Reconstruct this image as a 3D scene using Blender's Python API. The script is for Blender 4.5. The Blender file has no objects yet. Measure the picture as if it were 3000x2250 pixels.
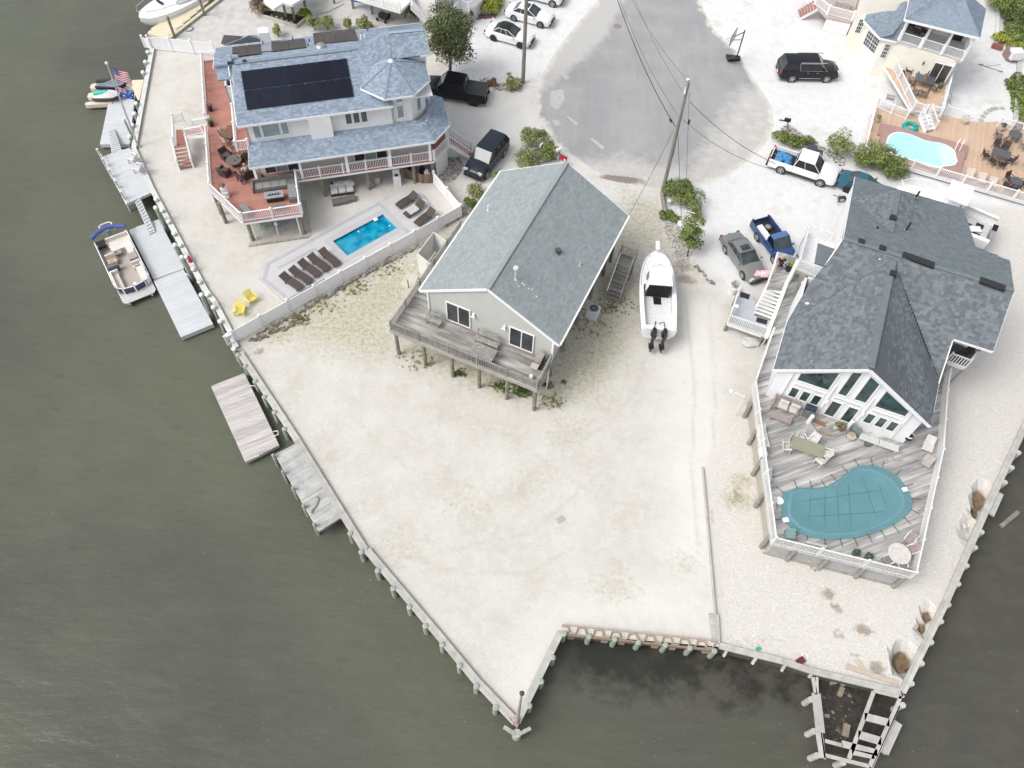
import bpy,bmesh,math,random
import numpy as np
from mathutils import Vector,Matrix
from mathutils.geometry import delaunay_2d_cdt
random.seed(7);RS=np.random.RandomState(7)
S=bpy.context.scene
# ---------------------------------------------------------------- camera
FPX,H=2340.0,48.0
_d=Vector((-75.0,1485.0,FPX)).normalized()
_up=-_d;_y=(Vector((0,0,1))-_up*_up.z).normalized();_x=_y.cross(_up)
RM=Matrix((_x,_y,_up))
cam=bpy.data.cameras.new('camera');camo=bpy.data.objects.new('camera',cam)
S.collection.objects.link(camo);S.camera=camo
cam.sensor_width=36.0;cam.lens=FPX/3000*36;cam.clip_start=.5;cam.clip_end=3000
_r=RM@Vector((1,0,0));_u=RM@Vector((0,-1,0));_b=RM@Vector((0,0,-1))
m4=Matrix(((_r.x,_u.x,_b.x,0),(_r.y,_u.y,_b.y,0),(_r.z,_u.z,_b.z,H),(0,0,0,1)))
camo.matrix_world=m4
# ---------------------------------------------------------------- daylight (thin overcast)
SUN_EL,SUN_AZ=math.radians(52),math.radians(205)
W=bpy.data.worlds.new("World");S.world=W;W.use_nodes=True
nt=W.node_tree;bg=nt.nodes['Background']
sky=nt.nodes.new('ShaderNodeTexSky');sky.sky_type='NISHITA';sky.sun_disc=False
sky.sun_elevation=SUN_EL;sky.sun_rotation=math.pi/2-SUN_AZ
sky.air_density=1.0;sky.dust_density=4.0;sky.ozone_density=1.0
hs=nt.nodes.new('ShaderNodeHueSaturation');hs.inputs['Saturation'].default_value=.28
nt.links.new(sky.outputs[0],hs.inputs['Color']);nt.links.new(hs.outputs[0],bg.inputs['Color'])
bg.inputs['Strength'].default_value=.15
sl=bpy.data.lights.new('sun','SUN');sl.energy=.85;sl.angle=math.radians(28);sl.color=(1,.965,.92)
so=bpy.data.objects.new('sun',sl);S.collection.objects.link(so)
dirv=Vector((math.cos(SUN_EL)*math.cos(SUN_AZ),math.cos(SUN_EL)*math.sin(SUN_AZ),math.sin(SUN_EL)))
so.rotation_euler=dirv.to_track_quat('Z','Y').to_euler();so.location=(0,0,60)
S.view_settings.view_transform='Standard';S.view_settings.look='None'
S.view_settings.exposure=.62;S.view_settings.gamma=1
# ---------------------------------------------------------------- measuring helpers (photograph pixel + height -> place in metres)
def at(px,py,z=0.0):
    r=RM@Vector((px-1500.0,py-1125.0,FPX));t=(z-H)/r.z
    return Vector((r.x*t,r.y*t,z))
class K:
    def __init__(s,ox,oy,sc):s.o=(ox,oy,sc)
    def __call__(s,x,y,z=0.0):return at(s.o[0]+x*s.o[2],s.o[1]+y*s.o[2],z)
V=K(0,0,1.3562)
K1=K(200,0,.27125);K2=K(600,0,.27125);K3=K(1200,0,.27125);K4=K(1800,0,.27125);K5=K(2400,0,.27125)
K6=K(200,400,.27125);K7=K(700,350,.31646);K8=K(1300,300,.27125)
L1=K(2100,300,.27125);L2=K(2500,250,.22604);L3=K(1750,650,.27125);L4=K(1100,650,.36157)
L5=K(2150,900,.36166);L6=K(2150,1300,.36166);L7=K(2200,1750,.33906);L8=K(550,950,.42194)
M1=K(900,1450,.45198);M2=K(1550,1780,.31646);M4=K(2700,1150,.36145);M5=K(2400,500,.27125)
M6=K(2250,700,.22904);M7=K(550,750,.31646);M8=K(1850,450,.21097)
N1=K(2200,1040,.13562);N2=K(2450,1040,.13562);N3=K(1100,900,.13562);N4=K(1400,980,.13562)
N7=K(850,450,.22604);N8=K(600,550,.18083)
def lerp(a,b,t):return a+(b-a)*t
def xy(p):return Vector((p[0],p[1],0))
Z3=Vector((0,0,1))
# ---------------------------------------------------------------- materials
MATS={}
def mat(name,col,rough=.6,col2=None,scale=6.0,amt=.5,bump=0.0,bscale=None,metal=0.0,stretch=None,rand=0.0,
        spec=.5,detail=4,coat=0.0,emit=None,dirt=None):
    """principled material: colour grain between col and col2, optional relief, optional per-piece tint"""
    if name in MATS:return MATS[name]
    m=bpy.data.materials.new(name);m.use_nodes=True;MATS[name]=m
    n=m.node_tree.nodes;l=m.node_tree.links;b=n['Principled BSDF']
    b.inputs['Roughness'].default_value=rough;b.inputs['Metallic'].default_value=metal
    b.inputs['Specular IOR Level'].default_value=spec;b.inputs['Coat Weight'].default_value=coat
    tc=n.new('ShaderNodeTexCoord');mp=n.new('ShaderNodeMapping');l.new(tc.outputs['Object'],mp.inputs[0])
    if stretch:mp.inputs['Scale'].default_value=stretch[0];mp.inputs['Rotation'].default_value=(0,0,stretch[1])
    if stretch:
        mp.vector_type='TEXTURE';mp.inputs['Scale'].default_value=tuple(1/s for s in stretch[0])
    no=n.new('ShaderNodeTexNoise');no.inputs['Scale'].default_value=scale;no.inputs['Detail'].default_value=detail
    l.new(mp.outputs[0],no.inputs['Vector'])
    c2=col2 or tuple(c*.75 for c in col)
    mr=n.new('ShaderNodeMapRange');mr.inputs[1].default_value=.5-.25/max(amt,.01)*.5;mr.inputs[2].default_value=.5+.25/max(amt,.01)*.5
    l.new(no.outputs['Fac'],mr.inputs[0])
    mx=n.new('ShaderNodeMix');mx.data_type='RGBA';mx.inputs['A'].default_value=(*col,1);mx.inputs['B'].default_value=(*c2,1)
    l.new(mr.outputs[0],mx.inputs['Factor']);out=mx.outputs['Result']
    if rand:
        g=n.new('ShaderNodeNewGeometry');oi=n.new('ShaderNodeObjectInfo');ad=n.new('ShaderNodeMath');ad.operation='ADD'
        l.new(g.outputs['Random Per Island'],ad.inputs[0]);l.new(oi.outputs['Random'],ad.inputs[1])
        fr=n.new('ShaderNodeMath');fr.operation='FRACT';l.new(ad.outputs[0],fr.inputs[0])
        r2=n.new('ShaderNodeMapRange');r2.inputs[3].default_value=1-rand;r2.inputs[4].default_value=1+rand
        l.new(fr.outputs[0],r2.inputs[0])
        h=n.new('ShaderNodeHueSaturation');l.new(r2.outputs[0],h.inputs['Value']);l.new(out,h.inputs['Color']);out=h.outputs[0]
    if dirt:
        d=n.new('ShaderNodeTexNoise');d.inputs['Scale'].default_value=dirt[1];d.inputs['Detail'].default_value=6
        l.new(tc.outputs['Object'],d.inputs['Vector'])
        r3=n.new('ShaderNodeMapRange');r3.inputs[1].default_value=dirt[2];r3.inputs[2].default_value=dirt[2]+.2;l.new(d.outputs['Fac'],r3.inputs[0])
        m3=n.new('ShaderNodeMix');m3.data_type='RGBA';m3.inputs['B'].default_value=(*dirt[0],1)
        l.new(out,m3.inputs['A']);l.new(r3.outputs[0],m3.inputs['Factor']);out=m3.outputs['Result']
    l.new(out,b.inputs['Base Color'])
    if emit:b.inputs['Emission Color'].default_value=(*emit,1);b.inputs['Emission Strength'].default_value=1
    if bump:
        bn=n.new('ShaderNodeTexNoise');bn.inputs['Scale'].default_value=bscale or scale*3;bn.inputs['Detail'].default_value=3
        l.new(mp.outputs[0],bn.inputs['Vector']);bu=n.new('ShaderNodeBump');bu.inputs['Strength'].default_value=bump
        bu.inputs['Distance'].default_value=.02;l.new(bn.outputs['Fac'],bu.inputs['Height']);l.new(bu.outputs[0],b.inputs['Normal'])
    return m
def siding(name,col,lap=.13):
    if name in MATS:return MATS[name]
    m=mat(name,col,.55,tuple(c*.93 for c in col),1.3,.5);n=m.node_tree.nodes;l=m.node_tree.links;b=n['Principled BSDF']
    tc=n.new('ShaderNodeTexCoord');sx=n.new('ShaderNodeSeparateXYZ');l.new(tc.outputs['Object'],sx.inputs[0])
    mo=n.new('ShaderNodeMath');mo.operation='DIVIDE';mo.inputs[1].default_value=lap;l.new(sx.outputs['Z'],mo.inputs[0])
    fr=n.new('ShaderNodeMath');fr.operation='FRACT';l.new(mo.outputs[0],fr.inputs[0])
    bu=n.new('ShaderNodeBump');bu.inputs['Strength'].default_value=.8;bu.inputs['Distance'].default_value=.02;bu.invert=True
    l.new(fr.outputs[0],bu.inputs['Height']);l.new(bu.outputs[0],b.inputs['Normal']);return m
WHITE=mat('white_vinyl',(.8,.8,.81),.4,(.75,.75,.77),2,.5)
WPAINT=mat('white_painted_wood',(.74,.74,.73),.5,(.6,.6,.58),3,.5,bump=.2)
GELCOAT=mat('white_gelcoat',(.82,.82,.82),.18,(.78,.78,.79),.8,.5,coat=.4)
GLASS=mat('window_glass',(.025,.03,.035),.05,(.05,.06,.065),.8,.8,spec=.9)
GLASSB=mat('pale_blue_glass',(.2,.27,.29),.06,(.28,.35,.36),.9,.8,spec=.8)
GLASSG=mat('green_tinted_glass',(.012,.035,.035),.05,(.06,.085,.08),1.1,.9,spec=.9)
GWOOD=mat('weathered_grey_wood',(.36,.35,.33),.85,(.2,.19,.17),5,.6,bump=.5,stretch=((1,1,1),0),rand=.2)
PWOOD=mat('weathered_piling_wood',(.27,.25,.2),.9,(.14,.14,.10),3,.7,bump=.6)
GPILE=mat('green_treated_piling',(.36,.40,.34),.85,(.22,.26,.21),5,.7,bump=.5)
CAPW=mat('piling_cap_white',(.8,.8,.8),.35)
CONC=mat('concrete',(.42,.40,.36),.9,(.32,.31,.28),2.5,.6,bump=.3)
BLACK=mat('black_plastic',(.015,.015,.016),.45,(.03,.03,.03),5,.5)
RUBBER=mat('tyre_rubber',(.02,.02,.02),.8,(.035,.034,.032),8,.5)
CHROME=mat('alloy_metal',(.6,.6,.6),.3,(.45,.45,.46),5,.5,metal=.8)
STEEL=mat('galvanised_metal',(.4,.4,.41),.45,(.3,.3,.3),5,.5,metal=.6)
WICKER=mat('dark_brown_wicker',(.045,.033,.03),.65,(.08,.062,.055),30,.7,bump=.6,rand=.1)
GWICK=mat('grey_wicker',(.11,.10,.095),.7,(.2,.19,.175),18,.7,bump=.6)
CUSH=mat('grey_cushion',(.26,.26,.26),.9,(.2,.2,.2),3,.5)
WCUSH=mat('white_cushion',(.7,.69,.67),.9,(.6,.6,.58),3,.5)
BRONZE=mat('bronze_chair_frame',(.05,.035,.028),.5,(.07,.05,.04),5,.5)
SLING=mat('taupe_sling_fabric',(.22,.19,.17),.85,(.3,.27,.24),10,.5)
SLATE=mat('dark_tabletop',(.07,.075,.085),.45,(.1,.11,.12),8,.6)
BARK=mat('bark',(.09,.07,.05),.95,(.15,.13,.10),12,.7,bump=.8)
def leafmat(name,c,c2):return mat(name,c,.7,c2,1.6,.8,rand=.5,spec=.2)
LEAF=leafmat('bayberry_leaves',(.17,.20,.065),(.31,.33,.16));LEAFD=leafmat('dark_leaves',(.055,.085,.03),(.12,.15,.055))
LEAFY=leafmat('yellow_green_leaves',(.33,.36,.06),(.20,.26,.05));LEAFB=leafmat('bronze_leaves',(.16,.12,.07),(.24,.2,.12))
LEAFG=leafmat('green_leaves',(.11,.16,.04),(.22,.26,.09));LEAFT=leafmat('tree_leaves',(.07,.095,.035),(.18,.2,.10))
ROCK=mat('landscape_rock',(.30,.28,.26),.9,(.16,.15,.13),4,.8,bump=.8,rand=.4)
# ---------------------------------------------------------------- mesh builder
class MB:
    def __init__(s):s.v=[];s.f=[];s.mi=[];s.m=0
    def add(s,vs,fs):
        k=len(s.v);s.v.extend([tuple(v)for v in vs]);s.f.extend([tuple(i+k for i in f)for f in fs]);s.mi.extend([s.m]*len(fs));return s
    def box8(s,p):
        return s.add(p,[(3,2,1,0),(4,5,6,7),(0,1,5,4),(1,2,6,5),(2,3,7,6),(3,0,4,7)])
    def box(s,c,sx,sy,sz,rz=0.0,base=False):
        c=Vector(c);z0=c.z if base else c.z-sz/2;ca,sa=math.cos(rz),math.sin(rz);P=[]
        for z in(z0,z0+sz):
            for x,y in((-1,-1),(1,-1),(1,1),(-1,1)):
                a,b=x*sx/2,y*sy/2;P.append((c.x+a*ca-b*sa,c.y+a*sa+b*ca,z))
        return s.box8(P)
    def beam(s,a,b,w,h,up=None):
        a,b=Vector(a),Vector(b);d=(b-a)
        if d.length<1e-6:return s
        d.normalize();u=Vector(up)if up else(Z3 if abs(d.z)<.95 else Vector((0,1,0)))
        r=d.cross(u).normalized();u=r.cross(d)
        return s.box8([a-r*w/2-u*h/2,b-r*w/2-u*h/2,b+r*w/2-u*h/2,a+r*w/2-u*h/2,
                       a-r*w/2+u*h/2,b-r*w/2+u*h/2,b+r*w/2+u*h/2,a+r*w/2+u*h/2][::1])if False else s.add([a+r*x*w/2+u*y*h/2 for x,y in((-1,-1),(1,-1),(1,1),(-1,1))]+
                                [b+r*x*w/2+u*y*h/2 for x,y in((-1,-1),(1,-1),(1,1),(-1,1))],
                                [(0,1,2,3),(7,6,5,4),(0,4,5,1),(1,5,6,2),(2,6,7,3),(3,7,4,0)])
    def tube(s,pts,r,n=8,caps=True):
        pts=[Vector(p)for p in pts];rs=r if isinstance(r,(list,tuple))else[r]*len(pts);V_=[];F=[]
        for i,p in enumerate(pts):
            d=(pts[min(i+1,len(pts)-1)]-pts[max(i-1,0)]).normalized()
            u=Z3 if abs(d.z)<.9 else Vector((1,0,0));a=d.cross(u).normalized();b=a.cross(d)
            for k in range(n):
                t=2*math.pi*k/n;V_.append(p+(a*math.cos(t)+b*math.sin(t))*rs[i])
        for i in range(len(pts)-1):
            for k in range(n):
                q=(k+1)%n;F.append((i*n+k,i*n+q,(i+1)*n+q,(i+1)*n+k))
        if caps:F.append(tuple(range(n))[::-1]);F.append(tuple((len(pts)-1)*n+k for k in range(n)))
        return s.add(V_,F)
    def cyl(s,c,r,h,n=12,r2=None):c=Vector(c);return s.tube([c,c+Z3*h],[r,r if r2 is None else r2],n)
    def prism(s,poly,z0,z1):
        poly=[Vector((p[0],p[1],0))for p in poly]
        ar=sum(poly[i].x*poly[(i+1)%len(poly)].y-poly[(i+1)%len(poly)].x*poly[i].y for i in range(len(poly)))
        if ar<0:poly=poly[::-1]
        n=len(poly)
        return s.add([(p.x,p.y,z0)for p in poly]+[(p.x,p.y,z1)for p in poly],
                     [tuple(range(n))[::-1],tuple(range(n,2*n))]+[(i,(i+1)%n,n+(i+1)%n,n+i)for i in range(n)])
    def slab(s,poly,t):
        P=[Vector(p)for p in poly];nrm=Vector((0,0,0))
        for i in range(len(P)):nrm+=P[i].cross(P[(i+1)%len(P)])
        nrm.normalize()
        if nrm.z<-1e-3 or(abs(nrm.z)<=1e-3 and t<0):P=P[::-1];nrm=-nrm
        n=len(P);return s.add([p-nrm*abs(t)for p in P]+P,[tuple(range(n))[::-1],tuple(range(n,2*n))]+
                                 [(i,(i+1)%n,n+(i+1)%n,n+i)for i in range(n)])
    def ball(s,c,rx,ry=None,rz=None,n=10,m=6):
        ry=ry or rx;rz=rz or rx;c=Vector(c);V_=[c+Vector((0,0,-rz))];F=[]
        for i in range(1,m):
            t=math.pi*i/m
            for k in range(n):a=2*math.pi*k/n;V_.append(c+Vector((rx*math.sin(t)*math.cos(a),ry*math.sin(t)*math.sin(a),-rz*math.cos(t))))
        V_.append(c+Vector((0,0,rz)))
        for k in range(n):F.append((0,1+(k+1)%n,1+k));F.append((len(V_)-1,1+(m-2)*n+k,1+(m-2)*n+(k+1)%n))
        for i in range(m-2):
            for k in range(n):a=1+i*n;F.append((a+k,a+(k+1)%n,a+n+(k+1)%n,a+n+k))
        return s.add(V_,F)
    def loft(s,rings,close=True,caps=True):
        n=len(rings[0]);V_=[v for r in rings for v in r];F=[]
        for i in range(len(rings)-1):
            for k in range(n if close else n-1):
                q=(k+1)%n;F.append((i*n+k,i*n+q,(i+1)*n+q,(i+1)*n+k))
        if caps and close:F.append(tuple(range(n))[::-1]);F.append(tuple((len(rings)-1)*n+k for k in range(n)))
        return s.add(V_,F)
    def mesh(s,name,mats,origin=None,smooth=False,rot=0.0):
        me=bpy.data.meshes.new(name);o=Vector(origin)if origin is not None else Vector((0,0,0))
        me.from_pydata([(v[0]-o.x,v[1]-o.y,v[2]-o.z)for v in s.v],[],s.f)
        for m in(mats if isinstance(mats,(list,tuple))else[mats]):me.materials.append(m)
        if max(s.mi,default=0):me.polygons.foreach_set('material_index',s.mi)
        if smooth:
            me.polygons.foreach_set('use_smooth',[True]*len(s.f))
            try:me.set_sharp_from_angle(angle=math.radians(40 if smooth is True else smooth))
            except Exception:pass
        me.update();return me
# ---------------------------------------------------------------- objects
ORG={}
def link(o):S.collection.objects.link(o)
def thing(name,label,cat,loc,group=None,rz=0.0):
    o=bpy.data.objects.new(name,None);link(o);o.location=loc;o.rotation_euler=(0,0,rz);o.empty_display_size=.2
    o['label']=label;o['category']=cat
    if group:o['group']=group
    ORG[o.name]=Vector(loc);return o
def part(name,mb,m,parent,label=None,kind=None,smooth=False):
    me=mb if isinstance(mb,bpy.types.Mesh)else mb.mesh(name,m,ORG[parent.name],smooth)
    o=bpy.data.objects.new(name,me);link(o);o.parent=parent;ORG[o.name]=ORG[parent.name]
    if label:o['label']=label
    if kind:o['kind']=kind
    return o
def piece(name,me,parent,loc,rz=0.0,rot=None,scale=None):
    o=bpy.data.objects.new(name,me);link(o);o.parent=parent;o.location=Vector(loc)-ORG[parent.name]
    o.rotation_euler=rot if rot else(0,0,rz)
    if scale:o.scale=scale
    ORG[o.name]=Vector(loc);return o
def solo(name,mb,m,label,cat,loc=None,group=None,smooth=False):
    loc=Vector(loc)if loc is not None else Vector(mb.v[0])
    o=bpy.data.objects.new(name,mb.mesh(name,m,loc,smooth));link(o);o.location=loc;o['label']=label;o['category']=cat
    if group:o['group']=group
    ORG[o.name]=loc;return o
def struct(name,mb,m,smooth=False):
    me=mb if isinstance(mb,bpy.types.Mesh)else mb.mesh(name,m,None,smooth)
    o=bpy.data.objects.new(name,me);link(o);o['kind']='structure';ORG[o.name]=Vector((0,0,0));return o
SPEC={}
def inst(key,builder,name,loc,rz,label,cat,group=None):
    """a countable thing: its parts are built once (local coordinates) and share mesh data between copies"""
    if key not in SPEC:SPEC[key]=builder()
    root=thing(name,label,cat,loc,group,rz)
    def put(spec,par):
        for e in spec:
            o=bpy.data.objects.new(e[0],e[1]);link(o);o.parent=par;ORG[o.name]=Vector(loc)
            if len(e)>2:put(e[2],o)
    put(SPEC[key],root);return root
def ang(a,b):d=Vector(b)-Vector(a);return math.atan2(d.y,d.x)
# ---------------------------------------------------------------- shared builders
def clip_strip(poly,o,u,v,s):
    """spans along u where the line at offset s along v lies inside the polygon"""
    ts=[]
    n=len(poly)
    for i in range(n):
        a=poly[i]-o;b=poly[(i+1)%n]-o;sa,sb=a.dot(v)-s,b.dot(v)-s
        if(sa<0)!=(sb<0):t=sa/(sa-sb);ts.append(a.dot(u)+(b.dot(u)-a.dot(u))*t)
    ts.sort();return[(ts[i],ts[i+1])for i in range(0,len(ts)-1,2)]
def deck(parent,poly,z,m,direction,w=.14,th=.04,gap=.012,fascia=None,fh=.25,seg=4.5,name='planks'):
    P=[Vector((p[0],p[1],0))for p in poly];u=Vector((math.cos(direction),math.sin(direction),0));v=Vector((-u.y,u.x,0))
    o=P[0];ss=[(p-o).dot(v)for p in P];mb=MB();s=min(ss)+w/2
    while s<max(ss):
        for a,b in clip_strip(P,o,u,v,s):
            t=a;
            while t<b-.02:
                e=min(b,t+seg*random.uniform(.6,1.2))if seg else b
                if b-e<.4:e=b
                c=o+u*((t+e)/2)+v*s;c.z=z-th/2+random.uniform(-.003,.003)
                mb.box(c,e-t-gap*.4,w-gap,th,direction);t=e
        s+=w
    r=part(name,mb,m,parent,kind='stuff')
    fb=MB();fb.prism([p for p in P],z-th-.18,z-th-.01);part('deck_frame',fb,fascia or m,parent)
    fb=MB()
    for i in range(len(P)):
        a,b=P[i].copy(),P[(i+1)%len(P)].copy();d=(b-a).normalized();a.z=b.z=z-fh/2-.012;a-=d*.02;b+=d*.02
        fb.beam(a,b,.045,fh)
    part('fascia',fb,fascia or m,parent);return r
BAL={}
def railing(parent,pts,m,h=.95,post=.1,bal=.035,step=.125,span=2.2,individual=True,cap=None,balm=None,closed=False,name='railing',skip=()):
    """posts, top and bottom rail and upright balusters along a path"""
    pts=[Vector(p)for p in pts];root=None;mb=MB();posts=[];bals=[]
    for i in range(len(pts)-1):
        if i in skip:continue
        a,b=pts[i],pts[i+1];L=(b-a).length;k=max(1,round(L/span));ra=ang(a,b)
        for j in range(k+1):posts.append((lerp(a,b,j/k),ra))
        mb.beam(a+Z3*(h-.03),b+Z3*(h-.03),.09,.05);mb.beam(a+Z3*.1,b+Z3*.1,.05,.06)
        for j in range(k):
            p,q=lerp(a,b,j/k),lerp(a,b,(j+1)/k);nb=max(1,int((q-p).length/step))
            for t in range(1,nb):bals.append((lerp(p,q,t/nb),ra))
    root=part(name,mb,m,parent)
    pm=MB();pm.box((0,0,h/2+.03),post,post,h+.1);pm.box((0,0,h+.09),post+.03,post+.03,.03)
    pme=pm.mesh('rail_post',m);seen=[]
    for p,r in posts:
        if any((p-s).length<.12 for s in seen):continue
        seen.append(p);piece('rail_post',pme,root,p,r)
    key=(round(h,2),bal,(balm or m).name)
    if key not in BAL:
        bm_=MB();bm_.box((0,0,h/2+.03),bal,bal,h-.16);BAL[key]=bm_.mesh('baluster',balm or m)
    if individual and len(bals)<=300:
        for p,r in bals:piece('baluster',BAL[key],root,p,r)
    else:
        b2=MB()
        for p,r in bals:b2.box(p+Z3*(h/2+.03),bal,bal,h-.16,r)
        part('balusters',b2,balm or m,root,kind='stuff')
    return root
def shingles(parent,poly,eave,m,expo=.16,tab=.32,th=.012,base=None,slab=.14,label=None,name='roof',fasc=None):
    """a roof plane: thick deck plus courses of raised tabs laid parallel to the eave"""
    P=[Vector(p)for p in poly];nrm=Vector((0,0,0))
    for i in range(len(P)):nrm+=P[i].cross(P[(i+1)%len(P)])
    nrm.normalize()
    if nrm.z<0:nrm=-nrm;P=P[::-1]
    u=(Vector(eave[1])-Vector(eave[0]));u-=nrm*u.dot(nrm);u.normalize();v=nrm.cross(u)
    if v.z<0:v=-v;
    o=Vector(eave[0]);mb=MB();mb.slab(P,slab)
    r=part(name,mb,[base or m],parent,label)
    ss=[(p-o).dot(v)for p in P];s=min(ss);row=0;sb=MB()
    while s<max(ss):
        se=min(s+expo,max(ss))
        for a,b in clip_strip(P,o,u,v,(s+se)/2):
            t=a-tab*(.5 if row%2 else random.random()*.3)
            while t<b:
                w=tab*random.choice((.55,.8,1,1.2));x0,x1=max(a,t),min(b,t+w-.008)
                if x1>x0+.02:
                    q=th*random.choice((.5,1,1.6));lo=o+v*s;hi=o+v*min(se+.03,max(ss))
                    A,B,C,D=lo+u*x0,lo+u*x1,hi+u*x1,hi+u*x0;e=nrm*(q+.006);g=nrm*.003
                    sb.add([A,B,A+e,B+e,C+g,D+g],[(0,1,3,2),(2,3,4,5),(0,2,5),(1,4,3)])
                t+=w
        s+=expo;row+=1
    part('shingles',sb,m,r,kind='stuff');return r
def window(parent,p,u,w,h,frame=.07,panes=1,glass=None,fm=None,rows=1,up=None,out=None,name='window',depth=.06,grid=None):
    """p = bottom left corner on the wall face, u = unit vector to the right, seen from outside"""
    p=Vector(p);u=Vector(u).normalized();up=Vector(up)if up else Z3;n=out or u.cross(up);n=Vector(n).normalized();fm=fm or WHITE
    mb=MB();c=lambda a,b,d=0:p+u*a+up*b+n*d
    def bar(a0,b0,a1,b1,t=frame,d=depth):
        mb.beam(c(a0,b0,d/2),c(a1,b1,d/2),t,d,up=n)
    f2=frame/2
    bar(0,f2,w,f2);bar(0,h-f2,w,h-f2);bar(f2,frame,f2,h-frame);bar(w-f2,frame,w-f2,h-frame)
    for i in range(1,panes):x=w*i/panes;bar(x,frame,x,h-frame,frame*.8)
    for i in range(1,rows):y=h*i/rows;bar(frame,y,w-frame,y,frame*.6,depth*.8)
    if grid:
        for i in range(1,grid[0]):x=w*i/grid[0];bar(x,frame,x,h-frame,.022,depth*.6)
        for i in range(1,grid[1]):y=h*i/grid[1];bar(frame,y,w-frame,y,.022,depth*.6)
    fr=part(name,mb,fm,parent)
    for i in range(panes):
        g=MB();x0,x1=w*i/panes+f2,w*(i+1)/panes-f2
        g.add([c(x0,f2,.02),c(x1,f2,.02),c(x1,h-f2,.02),c(x0,h-f2,.02)],[(0,1,2,3)])
        gm=glass[i%len(glass)]if isinstance(glass,(list,tuple))else(glass or GLASS)
        part('pane',g,gm,fr)
    return fr
def walls(parent,loop,z0,z1,m,t=.15,name='wall',closed=True):
    for i in range(len(loop)if closed else len(loop)-1):
        a,b=xy(loop[i]),xy(loop[(i+1)%len(loop)]);mb=MB();d=(b-a).normalized();nn=Vector((-d.y,d.x,0))
        mb.prism([a,b,b+nn*t,a+nn*t],z0,z1);part(name,mb,m,parent)
# ================================================================ ground, road, water
def poly_sd(pts,poly):
    poly=np.array([(p[0],p[1])for p in poly]);n=len(poly);d=np.full(len(pts),1e9);ins=np.zeros(len(pts),bool)
    for i in range(n):
        a,b=poly[i],poly[(i+1)%n];e=b-a;w=pts-a
        t=np.clip((w@e)/max(e@e,1e-9),0,1);d=np.minimum(d,np.linalg.norm(w-t[:,None]*e,axis=1))
        c=((a[1]<=pts[:,1])!=(b[1]<=pts[:,1]));xx=a[0]+(pts[:,1]-a[1])/(e[1]if abs(e[1])>1e-9 else 1e-9)*e[0]
        ins^=c&(pts[:,0]<xx)
    return np.where(ins,d,-d)
def grid_mesh(outer,holes,step,name):
    P=[Vector((p[0],p[1]))for p in outer];loops=[P]+[[Vector((q[0],q[1]))for q in h]for h in holes]
    vs=[];es=[]
    for lp in loops:
        k=len(vs);m=0;tmp=[]
        for i in range(len(lp)):
            a,b=lp[i],lp[(i+1)%len(lp)];c=max(1,int((b-a).length/step))
            for j in range(c):tmp.append(a.lerp(b,j/c))
        vs+=tmp;es+=[(k+i,k+(i+1)%len(tmp))for i in range(len(tmp))]
    A=np.array([(p.x,p.y)for p in P]);x0,y0=A.min(0);x1,y1=A.max(0)
    gx,gy=np.meshgrid(np.arange(x0,x1,step),np.arange(y0,y1,step));g=np.stack([gx.ravel(),gy.ravel()],1)
    g+=RS.uniform(-.08,.08,g.shape)*step
    sd=poly_sd(g,A)
    keep=sd>step*.35
    for h in holes:keep&=poly_sd(g,np.array([(q[0],q[1])for q in h]))<-step*.35
    vs+=[Vector(p)for p in g[keep]]
    r=delaunay_2d_cdt(vs,es,[],0,1e-5)
    V_=np.array([(v.x,v.y)for v in r[0]]);F=np.array([f for f in r[2]]);cen=V_[F].mean(1)
    ok=poly_sd(cen,A)>0
    for h in holes:ok&=poly_sd(cen,np.array([(q[0],q[1])for q in h]))<0
    F=F[ok]
    me=bpy.data.meshes.new(name);me.from_pydata([(v[0],v[1],0)for v in V_],[],[tuple(map(int,f))for f in F]);return me,V_
CZ=.25
capA=[K1(905,520,CZ),K1(705,1600,CZ),K6(900,560,CZ),K6(1480,1659,CZ),M7(245,420,CZ),M7(390,700,CZ),L8(335,160,CZ)]
capB=[L8(360,195,CZ),L8(760,805,CZ),L8(1072,1312,CZ),L8(1225,1560,CZ),M1(385,355,CZ),M1(566,570,CZ),M1(890,955,CZ),M1(1105,1215,CZ),M1(1352,1472,CZ)]
capC=[M1(1358,1472,CZ),M1(1640,890,CZ)]
sheetC=[M2(300,200,CZ),M2(1745,352,CZ)]
capD=[M2(1765,352,CZ),L7(270,548,CZ),L7(545,640,CZ),L7(1295,818,CZ)]
capE=[L7(1310,815,CZ),L7(1690,30,CZ),M4(520,960,CZ),M4(830,290,CZ),at(3110,1010,CZ),at(3300,560,CZ)]
yardTL=[at(485,118,CZ),at(634,2,CZ),at(1000,-275,CZ)]
land=[at(442,118,0)]+capA+capB+[capC[1]]+[sheetC[1]]+capD[1:]+capE+[at(3500,200,0),at(3600,-900,0),at(1300,-900,0)]+yardTL[::-1]
land=[xy(p)for p in land]
h2pool=[K7(868,1130),K7(1328,885),K7(1475,1025),K7(1015,1282)]
h2pool=[xy(p)for p in h2pool]
gme,GV=grid_mesh(land,[h2pool],.36,'ground')
def sm(d,w):return np.clip(.5+d/(2*w),0,1)
def P2(*pts):return np.array([(p.x,p.y)for p in pts])
def blob(c,rx,ry=None,a=0):
    ry=ry or rx;q=GV-np.array([c.x,c.y]);ca,sa=math.cos(a),math.sin(a)
    x=(q[:,0]*ca+q[:,1]*sa)/rx;y=(-q[:,0]*sa+q[:,1]*ca)/ry
    return np.clip(1.25-np.sqrt(x*x+y*y),0,1)
w_white=sm(poly_sd(GV,P2(V(1400,-500),V(1500,410),V(1430,440),V(1500,545),V(1560,640),V(1600,660),V(1760,520),V(2100,450),V(2212,460),V(2500,450),V(2600,-700))),1.2)
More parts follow.
